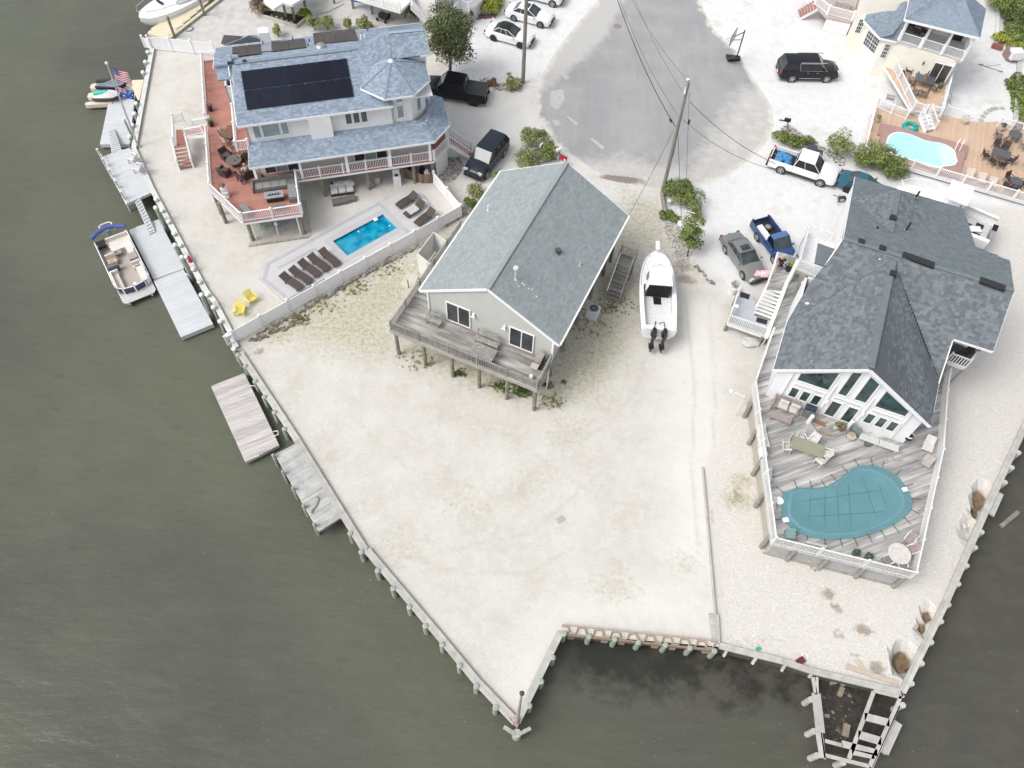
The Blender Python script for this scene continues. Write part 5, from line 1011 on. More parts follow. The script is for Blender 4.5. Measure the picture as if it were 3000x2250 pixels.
# ================================================================ white house at the top, only its decks in view
h5=thing('house','white house on posts with railed decks at the top edge, mostly out of frame','house',K2(1500,-60,0))
z5_=2.7;P5=[K2(730,95,z5_),K2(850,30,z5_),K2(945,52,z5_),K2(1090,-20,z5_),K2(1560,-40,z5_),K2(2110,130,z5_),K3(130,200,z5_-.3)]
P5=[K2(640,20,z5_),K2(745,95,z5_),K2(850,28,z5_),K2(945,50,z5_),K2(1100,-40,z5_),K2(1100,-400,z5_),K2(600,-400,z5_)]
mb=MB();mb.prism(P5,z5_-.25,z5_);part('deck_floor',mb,WPAINT,h5);posts(h5,[K2(975,225,0),K2(880,190,0),K2(1085,70,0),K2(1400,35,0),K2(1605,90,0),K2(1810,150,0),K2(2030,215,0)],0,z5_-.2,PWOOD,square=.2)
Q5=[K2(1560,-45,z5_),K2(1700,5,z5_),K2(2110,125,z5_),K2(2212,20,z5_),K2(2212,-300,z5_),K2(1500,-300,z5_)]
mb=MB();mb.prism(Q5,z5_-.25,z5_);part('deck_floor',mb,WPAINT,h5);railing(h5,[Q5[0],Q5[2]],WHITE,h=.95,post=.12)
stairs(h5,K3(260,290,.1),K3(10,40,z5_),1.3,WHITE,rail=WHITE)
mb=MB();mb.prism([K3(100,110,1.5),K3(285,205,1.5),K3(500,-60,1.5),K3(300,-200,1.5),K3(60,-200,1.5)],0,6);part('wall',mb,mat('warm_white_wall',(.74,.73,.71),.6),h5)
mb=MB();mb.cyl(K3(287,205,0),.06,5.5,8);part('downspout',mb,WHITE,h5)
fp5=[K3(455,185,1.3),K3(550,90,1.3),K3(640,130,1.3),K3(790,0,1.3),K3(700,-120,1.3),K3(480,0,1.3)];mb=MB();mb.prism(fp5,0,1.3);part('porch_base',mb,WPAINT,h5)
railing(h5,[fp5[0],fp5[1],fp5[2],fp5[3]],WHITE,h=.95,post=.12,span=1.8)
BLUET=mat('blue_tarp',(.02,.14,.5),.5)
mb=MB();mb.ball(K2(1715,-12,1.0),1.6,.5,.35,12,6);solo('blue_kayak',mb,BLUET,'bright blue boat hull stored under the top white deck','kayak',smooth=True)
pl=[K2(600,180),K2(1000,300),K2(1115,200)];root=thing('planter_bed','triangular dark-mulched flower bed edged with pale timbers at the top','planter',K2(850,200))
for a,b_ in((0,1),(1,2)):mb=MB();mb.beam(pl[a]+Z3*.15,pl[b_]+Z3*.15,.2,.3);part('timber_edge',mb,mat('pale_timber',(.5,.48,.44),.8),root)
mb=MB();mb.prism([pl[0],pl[1],pl[2],K2(1040,180),K2(760,130),K2(650,130)],.0,.12);part('mulch',mb,mat('dark_mulch',(.02,.016,.013),.95),root)
# ================================================================ fences
def vinyl_fence(label,a,b_,h,span=2.35,gap=False,solid=False,z=0.0):
    root=thing('vinyl_fence',label,'fence',a);a,b_=Vector(a),Vector(b_);a.z=b_.z=z;L=(b_-a).length;n=max(1,round(L/span));ra=ang(a,b_)
    pm=MB();pm.box((0,0,h/2+.06),.13,.13,h+.12);pm.box((0,0,h+.15),.17,.17,.06);pme=pm.mesh('fence_post',WHITE)
    for i in range(n+1):piece('fence_post',pme,root,lerp(a,b_,i/n),ra)
    for i in range(n):
        p,q=lerp(a,b_,i/n),lerp(a,b_,(i+1)/n);mb=MB();mb.beam(p+Z3*(h-.04),q+Z3*(h-.04),.06,.09);mb.beam(p+Z3*.12,q+Z3*.12,.06,.1)
        if not solid:mb.beam(p+Z3*(h-.32),q+Z3*(h-.32),.05,.07)
        fr=part('fence_rails',mb,WHITE,root);pk=MB();k=int((q-p).length/(.105 if not solid else.16));top=h-.05
        for j in range(1,k):c=lerp(p,q,j/k);pk.box(c+Z3*(top+.1)/2,.092 if not solid else.157,.025,top-.1,ra)
        part('pickets',pk,WHITE,fr,kind='stuff')
    return root
vinyl_fence('long white picket fence with rocks at its foot below the blue pool',M7(440,800,0),K7(2055,905,0),1.3)
vinyl_fence('white picket fence running from the fence corner up to the blue-roofed house',K7(2055,900,0),K7(1810,600,0),1.3)
vinyl_fence('solid white privacy fence at upper left from the water to the blue-roofed house',K1(900,535,0),K1(1590,600,0),1.35,solid=True)
mb=MB();root=thing('fence_end_panel','short white slatted panel hanging over the water at the end of the picket fence','fence',M7(380,780,0))
railing(root,[M7(372,825,.2),M7(440,795,.2)],WHITE,h=1.0,post=.1,span=3);vinyl_fence('short white panel sticking out over the water at the top left corner',K1(900,520,.2),K1(825,490,.2),1.1,solid=True)
bt=thing('trash_screen_fence','low brown board fence round the bins under the blue-roofed house','fence',K7(1750,590,0));pts=[K7(1530,535),K7(1700,592),K7(1790,590)]
BRN=mat('brown_cedar_boards',(.24,.165,.11),.85,(.18,.12,.08),3,.7,rand=.2)
for a,b_ in zip(pts,pts[1:]):
    k=int((b_-a).length/.15)
    for j in range(k):mb=MB();p=lerp(a,b_,(j+.5)/k);mb.box(p+Z3*.5,.135,.03,1.0,ang(a,b_));part('board',mb,BRN,bt)
# ================================================================ blue pool and grey composite platform
GD=mat('pale_grey_composite',(.52,.51,.515),.7,(.47,.46,.465),1.0,.6,rand=.05);GDD=mat('mid_grey_composite',(.40,.41,.43),.7,(.36,.37,.39),1.2,.5)
pf2=thing('pool_platform','pale grey composite platform round the blue rectangular pool','pool deck',K7(900,1100,0))
outl=[K7(190,1480),K7(235,1330),K7(1300,770),K7(1560,650),K7(1700,700),K7(1880,960),K7(1330,1210),K7(420,1690)]
zt=.16;O=K7(868,1130,zt);U=(K7(1328,885,zt)-O).normalized();Vn=Vector((U.y,-U.x,0))
def strips(poly,hole,w=.14):
    P=[xy(p)for p in poly];Hh=[xy(p)for p in hole];v=Vector((-U.y,U.x,0));o=P[0];ss=[(p-o).dot(v)for p in P];mb=MB();s=min(ss)+w/2
    while s<max(ss):
        sp=clip_strip(P,o,U,v,s);hp=clip_strip(Hh,o,U,v,s)
        for a,b_ in sp:
            segs=[(a,b_)]
            for c,d in hp:segs=[x for(m,n)in segs for x in((m,min(n,c)),(max(m,d),n))if x[1]-x[0]>.02]
            for m,n in segs:c=o+U*((m+n)/2)+v*s;c.z=zt-.02;mb.box(c,n-m,w-.008,.04,math.atan2(U.y,U.x))
        s+=w
    return mb
part('planks',strips(outl,h2pool),GD,pf2,kind='stuff');fb=MB()
for i in range(len(outl)):a,b_=outl[i].copy(),outl[(i+1)%len(outl)].copy();a.z=b_.z=zt/2-.012;fb.beam(a,b_,.04,zt)
part('fascia',fb,GDD,pf2)
def band(pts,w,z,m,nm='border_board'):
    for a,b_ in zip(pts,pts[1:]):mb=MB();a=Vector((a.x,a.y,z));b_=Vector((b_.x,b_.y,z));d=(b_-a).normalized();z_j=random.random()*.006;mb.beam(a-d*w*.3+Z3*z_j,b_+d*w*.3+Z3*z_j,w,.012);part(nm,mb,m,pf2)
band([K7(235,1490),K7(275,1350),K7(1300,790),K7(1560,1050)],.28,zt+.008,GDD);band([K7(235,1490),K7(430,1650)],.28,zt+.008,GDD)
pcr=[p.copy()for p in h2pool];cpc=sum(pcr,Vector())/4;ring=[cpc+(p-cpc)*1.0+((p-cpc).normalized()*.32)for p in pcr];band(ring+ring[:1],.5,zt+.014,mat('pool_coping',(.44,.44,.46),.6,(.39,.39,.41),1.5),'pool_coping')
band([K7(370,1385),K7(700,1210),K7(870,1385),K7(610,1520)],.22,zt+.01,GDD)
POOLT=mat('blue_pool_shell',(.0,.17,.40),.35,(.0,.26,.50),.8,.8);STEPM=mat('pale_pool_step',(.01,.26,.48),.4)
bas=[Vector((p.x,p.y,0))for p in h2pool];mb=MB();n=4
mb.add([(p.x,p.y,.12)for p in bas]+[(p.x,p.y,-1.5)for p in bas],[(4,5,6,7),(7,6,5,4)][:1]+[(i,(i+1)%4,4+(i+1)%4,4+i)for i in range(4)]);part('pool_shell',mb,POOLT,pf2)
for k in range(5):a,b_,c,d=bas[0],bas[3],bas[3]+U*(.28*(5-k)),bas[0]+U*(.28*(5-k));mb=MB();mb.prism([a+Vn*.05,b_-Vn*.05,c-Vn*.05,d+Vn*.05],-1.45,-1.15+k*.22);part('pool_step',mb,STEPM,pf2)
mb=MB();mb.prism([lerp(bas[0],bas[1],.2),lerp(bas[0],bas[1],.95),lerp(bas[0],bas[1],.95)+Vn*.55,lerp(bas[0],bas[1],.2)+Vn*.55],-1.45,-.75);part('pool_bench',mb,STEPM,pf2)
wm2=bpy.data.materials.new('clear_pool_water');wm2.use_nodes=True;t=wm2.node_tree;t.nodes.remove(t.nodes['Principled BSDF']);out=t.nodes['Material Output']
tr=t.nodes.new('ShaderNodeBsdfTransparent');tr.inputs[0].default_value=(.5,.9,1,1);gl=t.nodes.new('ShaderNodeBsdfGlossy');gl.inputs['Roughness'].default_value=.04;fz=t.nodes.new('ShaderNodeFresnel');fz.inputs[0].default_value=1.33
df=t.nodes.new('ShaderNodeBsdfDiffuse');df.inputs[0].default_value=(.02,.42,.66,1);m1=t.nodes.new('ShaderNodeMixShader');m1.inputs[0].default_value=.5;t.links.new(tr.outputs[0],m1.inputs[1]);t.links.new(df.outputs[0],m1.inputs[2])
mx2=t.nodes.new('ShaderNodeMixShader');t.links.new(fz.outputs[0],mx2.inputs[0]);t.links.new(m1.outputs[0],mx2.inputs[1]);t.links.new(gl.outputs[0],mx2.inputs[2]);t.links.new(mx2.outputs[0],out.inputs[0])
nn=t.nodes.new('ShaderNodeTexNoise');nn.inputs['Scale'].default_value=1.2;nn.inputs['Detail'].default_value=3;cr=t.nodes.new('ShaderNodeMix');cr.data_type='RGBA';cr.inputs['A'].default_value=(.0,.36,.62,1);cr.inputs['B'].default_value=(.02,.6,.85,1)
rr_=t.nodes.new('ShaderNodeMapRange');rr_.inputs[1].default_value=.4;rr_.inputs[2].default_value=.6;tco=t.nodes.new('ShaderNodeTexCoord');t.links.new(tco.outputs['Object'],nn.inputs[0]);t.links.new(nn.outputs[0],rr_.inputs[0]);t.links.new(rr_.outputs[0],cr.inputs['Factor']);t.links.new(cr.outputs['Result'],df.inputs[0])
bu=t.nodes.new('ShaderNodeBump');bu.inputs['Strength'].default_value=.3;bu.inputs['Distance'].default_value=.05;t.links.new(nn.outputs[0],bu.inputs['Height']);t.links.new(bu.outputs[0],gl.inputs['Normal'])
mb=MB();mb.add([(p.x,p.y,-.03)for p in bas],[(0,1,2,3)]);part('pool_water',mb,wm2,pf2)
for x,y in((1105,1038),(1395,983)):mb=MB();mb.cyl(K7(x,y,-.02),.07,.01,10);part('pool_jet',mb,WHITE,pf2)
mb=MB();mb.box(K7(1265,925,.19),.35,.3,.03,.5);part('skimmer_cover',mb,WHITE,pf2)
# ================================================================ docks
FD=mat('pale_float_deck',(.53,.55,.565),.6,(.49,.505,.52),.8,.6,rand=.04)
def dock(name,label,poly,z,m,dirn,w=.14,fh=.3,fas=None,gap=.01,seg=None):
    c=sum((xy(p)for p in poly),Vector())/len(poly);root=thing(name,label,'dock',Vector((c.x,c.y,z)));deck(root,poly,z,m,dirn,w,.04,gap,fascia=fas or m,fh=fh,seg=seg);return root
FZ=-.55
d1=[at(320,292,FZ),at(394,289,FZ),at(379,422,FZ),at(293,422,FZ)];dock('floating_dock','small pale float with the flagpole gangway below the jet skis',d1,FZ,FD,ang(d1[3],d1[2]),fh=.35)
d2=[at(300,458,.25),at(380,433,.25),at(450,560,.25),at(371,596,.25)];r2=dock('dock_platform','raised pale platform at the bulkhead carrying two white chairs',d2,.25,FD,ang(d2[3],d2[2]),fh=.25)
for x,y in((308,132),(365,237),(432,352),(500,470),(562,590)):p=K6(x,y,1.1);mb=MB();mb.tube([(p.x,p.y,-2),(p.x,p.y,1.0)],.09,9);mb.cyl((p.x,p.y,1.0),.11,.08,10);part('edge_post',mb,mat('white_edge_post',(.62,.62,.6),.6),r2,smooth=True)
mb=MB();a,b_=K6(340,170,.6),K6(630,740,.6);mb.beam(a,b_,.05,.07);part('side_rail',mb,WPAINT,r2)
d3=[K6(658,1010,FZ),K6(975,896,FZ),K6(1250,1420,FZ),K6(922,1540,FZ)];dock('floating_dock','pale float next to the pontoon boat at the foot of the ramp',d3,FZ,FD,ang(d3[3],d3[2]),fh=.35)
d4=[K6(922,1556,FZ),K6(1240,1432,FZ),M7(232,628,FZ),M7(0,728,FZ)];d4[3]=at(530,987,FZ);dock('floating_dock','lower pale float between the pontoon boat and the picket fence',d4,FZ,FD,ang(d4[3],d4[2]),fh=.4)
WD5=mat('brown_weathered_dock',(.50,.475,.455),.85,(.40,.375,.355),1.2,.8,rand=.14,stretch=((.6,5,1),.36));d5=[L8(163,430,FZ),L8(392,340,FZ),L8(632,838,FZ),L8(400,955,FZ)]
dock('floating_dock','brownish weathered wooden float moored beside the sandy lot',d5,FZ,WD5,ang(d5[0],d5[1]),.16,.3)
d6=[L8(605,903,.2),L8(748,832,.2),L8(1072,1333,.2),L8(908,1436,.2)];dr=dock('fixed_dock','grey wooden dock fixed to the bulkhead with a dark rope lying on it',d6,.2,mat('grey_dock_boards',(.45,.45,.44),.85,(.34,.34,.33),1.5,.8,rand=.15),ang(d6[3],d6[2]),.16,.2)
pilerow(L8,[(590,903),(657,1018),(727,1130),(800,1255),(875,1383)],.65,'g','thin piling along the outer edge of the grey fixed dock, from the top','dock edge pilings',.12)
mb=MB();mb.tube([L8(895,1200,.24),L8(907,1215,.24),L8(895,1250,.24),L8(870,1285,.24),L8(855,1310,.24)],.08,7);solo('dark_hose',mb,mat('wet_rope',(.1,.1,.09),.8,(.4,.38,.36),6),'dark driftwood-like rope lying on the grey fixed dock','rope')
for Kf,pts,lab in((L8,((595,745),(625,740),(630,765),(600,775)),'white bent hoop on the edge of the brownish float'),(L8,((435,425),(465,430),(462,410)),'white hoop round the piling at the top of the brownish float'),(K6,((1265,1475),(1300,1500),(1330,1480),(1320,1455)),'white piling hoop between the two lower pale floats'),(K6,((1010,965),(1045,970),(1052,945)),'white piling hoop at the foot of the ramp')):
    mb=MB();mb.tube([Kf(x,y,-.4)for x,y in pts],.035,6);solo('piling_hoop',mb,WHITE,lab,'hoop',group='piling hoops')
for pts,lab in(([(395,592),(410,579),(455,677),(437,686)],'narrow ribbed white ramp from the raised platform down to the float'),([(317,385),(335,378),(356,440),(327,447)],'ribbed white ramp between the flagpole float and the raised platform')):
    zs=(.2,.2,-.45,-.45)if pts[0][0]==395 else(-.45,-.45,.25,.25);q=[at(x,y,z)for(x,y),z in zip(pts,zs)];r_=thing('gangway',lab,'ramp',q[0]);mb=MB();mb.slab(q,.08);part('ramp_deck',mb,FD,r_)
    for t in np.linspace(.05,.95,11):a,b_=lerp(q[0],q[3],t),lerp(q[1],q[2],t);mb=MB();mb.beam(lerp(a,b_,.1)+Z3*.03,lerp(a,b_,.9)+Z3*.03,.06,.025);part('cleat',mb,mat('grey_cleat',(.4,.42,.44),.6),r_)
mb=MB();
CRM=mat('cream_dock',(.66,.60,.45),.7,(.6,.54,.4),1.2);d7=[K1(855,350,-.1),K1(1050,418,-.1),K1(1500,30,-.1),K1(1560,-90,-.1),K1(1380,-90,-.1)];dock('cream_dock','cream-coloured dock alongside the moored white boat at top left',d7,-.1,CRM,ang(d7[0],d7[1])+1.3,.3,.3)
for x,y,l in((1070,180,'leaning grey'),(1400,-60,'far grey')):p=K1(x,y,2.2);mb=MB();mb.tube([(p.x,p.y,-2),(p.x,p.y,2.2)],.13,9);solo('mooring_pole',mb,PWOOD,f'{l} mooring pole beside the white boat at top left','piling',group='mooring poles at top left')
mb=MB();mb.tube([K1(1430,110,.05),K1(1340,240,.05),K1(1300,290,.05)],.03,6);mb.tube([K1(1298,308,.05)+Vector((.42*math.cos(t),.42*math.sin(t),0))for t in np.linspace(0,6.3,15)],.06,6);solo('garden_hose',mb,mat('grey_hose',(.25,.25,.26),.6),'coiled grey hose on the concrete near the cream dock','hose')
fpb=K1(755,1585,.0);root=thing('flagpole','tall silver flagpole at the water flying two flags over the jet skis','flagpole',fpb);ft_=K1(418,692,7.9);mb=MB();mb.tube([fpb,ft_],[.09,.05],10);part('pole_shaft',mb,mat('silver_pole',(.5,.51,.5),.4),root,smooth=True);mb=MB();mb.ball(ft_+Z3*.08,.13);part('ball_top',mb,CAPW,root,smooth=True);mb=MB();mb.cyl(fpb,.3,.06,12);part('pole_base',mb,CONC,root)
RED=mat('flag_red',(.5,.03,.06),.8);WHF=mat('flag_white',(.75,.75,.76),.8);NVF=mat('flag_blue',(.02,.04,.26),.8);AUB=mat('ensign_blue',(.02,.09,.42),.8)
def flag(label,p00,p10,p11,p01,paint,nx=38,ny=26,wave=.12):
    mb=MB();V_=[]
    for j in range(ny+1):
        for i in range(nx+1):
            a,b_=i/nx,j/ny;p=lerp(lerp(p00,p10,a),lerp(p01,p11,a),b_);p=p+Vector((.3,-.5,.6))*wave*math.sin(a*9+b_*2.5)*a;V_.append(p)
    for j in range(ny):
        for i in range(nx):
            mb.m=paint((i+.5)/nx,(j+.5)/ny);k=j*(nx+1)+i;base=len(mb.v);mb.add([V_[k],V_[k+1],V_[k+nx+2],V_[k+nx+1]],[(0,1,2,3)])
    o=solo('flag',mb,[RED,WHF,NVF,AUB],label,'flag',loc=p00);return o
def us(a,b_):
    if a<.4 and b_<7/13:return 1 if((int(a/.4*11)%2==1)and(int(b_*13/7*9)%2==1))else 2
    return 0 if int(b_*13)%2==0 else 1
def au(a,b_):
    if a<.5 and b_<.5:
        x,y=a*2,b_*2;
        if abs(x-.5)<.07 or abs(y-.5)<.1:return 0
        if abs(x-.5)<.13 or abs(y-.5)<.18:return 1
        if abs(x-y)<.06 or abs(x+y-1)<.06:return 0
        if abs(x-y)<.14 or abs(x+y-1)<.14:return 1
        return 3
    for cx,cy,r in((.25,.77,.075),(.75,.17,.045),(.88,.42,.045),(.63,.45,.045),(.75,.8,.045)):
        if(a-cx)**2+((b_-cy)*.5*1.1)**2<r*r*.6:return 1
    return 3
flag('flag with red and white stripes and a starred blue corner, upper one on the pole',K1(465,735,7.2),K1(640,775,7.0),K1(700,925,5.8),K1(515,860,6.0),us)
flag('blue ensign flag with white stars and a small crossed corner, lower one on the pole',K1(520,930,5.6),K1(715,1000,5.3),K1(712,1078,4.6),K1(580,1050,4.6),au,wave=.08)
bw=thing('ruined_walkway','broken grey wooden walkway frame over dark rubble below the right corner','walkway',L7(900,1000,.0))
def bd(x0,y0,x1,y1,w,z=.12,t=.08):mb=MB();mb.beam(L7(x0,y0,z),L7(x1,y1,z),w,t);part('board',mb,CAP,bw)
for a in((535,690,560,840,.2),(570,690,572,830,.14),(562,830,600,1170,.5),(585,1170,620,1390,.34),(608,1170,640,1400,.1),(1060,815,845,1395,.22),(1300,860,1030,1460,.26),(1322,850,1050,1470,.07),(980,1030,1195,1085,.42),(925,1185,1125,1245,.44),(640,1240,790,1280,.2),(785,1265,1090,1345,.36),(870,1335,1065,1375,.3),(640,1365,1020,1460,.2),(1060,800,1300,860,.28),(1270,1080,1150,1340,.5)):bd(*a,z=.12 if a[4]!=.5 or a[0]<1000 else-.2)
mb=MB();mb.prism([L7(1235,1060,-.15),L7(1290,1105,-.15),L7(1165,1360,-.15),L7(1105,1320,-.15)],-.28,-.15);solo('side_float',mb,CAP,'long grey boxed board hung outside the ruined walkway','board')
mb=MB();mb.prism([M4(620,800,.1),M4(665,828,.1),M4(590,1003,.1),M4(545,975,.1)],-.05,.1);solo('bulkhead_step',mb,CAP,'grey boxed wooden step outside the right bulkhead','step')
for x,y,s in((775,815,.55),(790,740,.4),(710,740,.35),(820,1150,.7)):mb=MB();mb.box(L7(x,y,-.95),s,s*.5,.25,random.random()*3);solo('broken_block',mb,mat('broken_block',(.3,.26,.2),.9,(.2,.17,.13),4),f'broken block in the dark rubble, {dict(zip((775, 790, 710, 820), ("the hollow one near the top", "just below the shore cap", "the pale splintered one at upper left", "the large flat one lower down")))[x]}','block')
# ================================================================ poles and wires
def pole(label,base,top,r0,r1):b0,t0=Vector(base),Vector(top);root=thing('utility_pole',label,'utility pole',b0);mb=MB();mb.tube([b0,lerp(b0,t0,.5),t0],[r0,(r0+r1)/2,r1],12);part('pole_shaft',mb,mat('grey_pole_wood',(.26,.25,.22),.9,(.17,.16,.13),2.5,.7,bump=.5,stretch=((3,3,.3),0)),root,smooth=True);return root
up1=pole('leaning grey utility pole beside the bushes in front of the turning circle',at(1940,565,0),at(2018,240,10.9),.17,.11);tp=at(2018,240,10.9)
mb=MB();mb.tube([K4(800,870,10.9),K4(790,855,11.1)],.09,8);mb.cyl(K4(805,880,10.8),.05,.2,8);part('insulator',mb,CAPW,up1);mb=MB();mb.cyl(K4(768,1005,9.9),.16,.55,10,.1);part('street_lamp_head',mb,CAPW,up1,smooth=True)
mb=MB();mb.tube([K4(790,900,10.3),at(1972,460,4.0)],.03,6);part('conduit',mb,STEEL,up1)
up2=pole('straight grey utility pole by the small bush at the left of the road',at(1532,243,0),at(1546,-95,11),.19,.14)
WIRE=mat('dark_cable',(.05,.05,.05),.6)
def wire(label,a,b_,r=.022,sag=.4,grp='overhead wires'):
    pts=[]
    for t in np.linspace(0,1,15):p=lerp(Vector(a),Vector(b_),t);p.z-=sag*4*t*(1-t);pts.append(p)
    mb=MB();mb.tube(pts,r,5);return solo('overhead_wire',mb,WIRE,label,'wire',group=grp)
far=at(1800,-30,11)
wire('thick black overhead cable from the leaning pole to the top edge',K4(660,1370,7.6),at(1790,-60,8.6),.035,.8);wire('thin overhead wire beside the thick black cable',K4(690,1250,8.2),at(1795,-60,9.3),.014,.8)
wire('first fine upper wire over the road',K4(800,880,10.9),at(1832,-40,11),.012,.5);wire('second fine upper wire over the road',K4(745,1000,10.2),at(1845,-40,10.6),.012,.5)
wire('service wire from the leaning pole to the white pickup side',K4(815,1100,9.6),at(2272,480,4),.02,.5);wire('lower service wire from the leaning pole towards the lower right',K4(740,1290,8.3),at(2260,495,3.6),.016,.6)
wire('fine guy wire falling straight to the bushes below the leaning pole',K4(808,1000,9.9),at(2008,610,.6),.014,0);wire('pale guy wire from the leaning pole down to the small tree',K4(685,1430,7.2),at(1997,660,1.2),.02,0);wire('service wire from the leaning pole to the stilt house roof corner',K4(640,1400,7.3),F1(9.85,13,5.1),.016,.3)
mb=MB();mb.tube([K4(600,1285,7.9),K4(618,1320,7.8)],.1,7);solo('splice_case',mb,BLACK,'black cable splice box hanging on the thick overhead cable','splice box');mb=MB();mb.cyl(K4(800,1335,5.5),.09,.35,8);solo('wire_weight',mb,BLACK,'small black weight on the vertical guy wire','weight')
bb=thing('basketball_hoop','portable basketball hoop with black base at the road edge','basketball hoop',K4(1320,640,0));mb=MB();P_=[K4(1200,610),K4(1350,630),K4(1355,665),K4(1220,668)];mb.prism(P_,0,.28);part('base',mb,BLACK,bb)
mb=MB();mb.beam(K4(1230,640,.3),K4(1310,600,1.1),.5,.05);part('base_lid',mb,mat('grey_plastic',(.1,.1,.11),.5),bb);b0=K4(1322,620,.2);t0=Vector((b0.x,b0.y,3.1));mb=MB();mb.tube([b0,t0],.06,8);part('pole',mb,BLACK,bb)
bc=K4(1285,400,3.3);dd=Vector((.45,.9,0)).normalized();mb=MB();mb.beam(bc-dd*.75,bc+dd*.75,.03,1.05);part('backboard',mb,mat('clear_backboard',(.55,.58,.6),.15),bb);mb=MB()
for s,z in((-1,0),(1,0)):mb.beam(bc+dd*.75*s-Z3*.52,bc+dd*.75*s+Z3*.52,.05,.05)
mb.beam(bc-dd*.75+Z3*.52,bc+dd*.75+Z3*.52,.05,.05);mb.beam(bc-dd*.75-Z3*.52,bc+dd*.75-Z3*.52,.05,.05);part('board_frame',mb,BLACK,bb)
mb=MB();mb.tube([bc-dd.cross(Z3)*.3-Z3*.35+Vector((.22*math.cos(t),.22*math.sin(t),0))for t in np.linspace(0,6.283,13)],.018,5);part('rim',mb,mat('hoop_red',(.45,.1,.06),.5),bb);mb=MB();mb.beam(t0-Z3*.2,bc,.06,.06);mb.beam(t0-Z3*1.0,bc-Z3*.3,.05,.05);part('bracket',mb,BLACK,bb)
mbx=thing('mailbox','black mailbox on a post among grey stones by the road','mailbox',L1(775,330,0));mb=MB();q=L1(765,190,1.35);mb.box(q,.55,.25,.26,-.2);mb.tube([q+Vector((-.27,.05,.05)),q+Vector((.27,-.05,.05))],.14,10);part('box',mb,BLACK,mbx,smooth=True);mb=MB();mb.beam(L1(778,330,0),q,.1,.1);part('post',mb,STEEL,mbx);mb=MB();mb.box(q+Vector((-.5,.02,-.08)),.4,.14,.05,-.2);part('newspaper_tube',mb,BLACK,mbx)
wmb=thing('mailbox','white mailbox by the bushes behind the grey-green roof','mailbox',K8(1240,560,0));mb=MB();q=K8(1240,510,1.2);mb.tube([q+Vector((-.2,-.16,0)),q+Vector((.22,.18,0))],.15,10);part('box',mb,CAPW,wmb,smooth=True);mb=MB();mb.beam(Vector((q.x,q.y,0)),q,.1,.1);part('post',mb,WPAINT,wmb)
mb=MB();q=K8(1290,605,.9);d=Vector((.75,-.45,0)).normalized();mb.beam(q-d*.33,q+d*.33,.04,.5);r=thing('yard_sign','small red and white yard sign on a frame behind the grey-green roof','sign',K8(1290,640,0));part('sign_board',mb,mat('sign_red',(.5,.01,.03),.5),r);mb=MB()
for s in(-1,1):mb.beam(q+d*.36*s-Z3*.9,q+d*.36*s+Z3*.3,.035,.035)
mb.beam(q-d*.36+Z3*.3,q+d*.36+Z3*.3,.035,.035);part('sign_frame',mb,BLACK,r);mb=MB();mb.beam(q+d*.08-Z3*.05-d.cross(Z3)*-.03,q+d*.3-Z3*.1-d.cross(Z3)*-.03,.01,.18);part('sign_print',mb,CAPW,r)
r=thing('white_markers','row of small white marker blocks at the road edge by the bushes','markers',K8(1050,310,0))
for i in range(4):mb=MB();mb.box(K8(1015+i*22,298+i*6,.35),.14,.14,.5,.5);part('marker_block',mb,CAPW,r)
mb=MB();mb.tube([K8(1045,480,.9),K8(1052,455,1.3),K8(1068,440,1.5),K8(1072,425,1.6)],[.12,.09,.05,.03],7);solo('heron_figure',mb,CAPW,'white wading bird figure among the bushes behind the grey-green roof','bird figure',smooth=True)
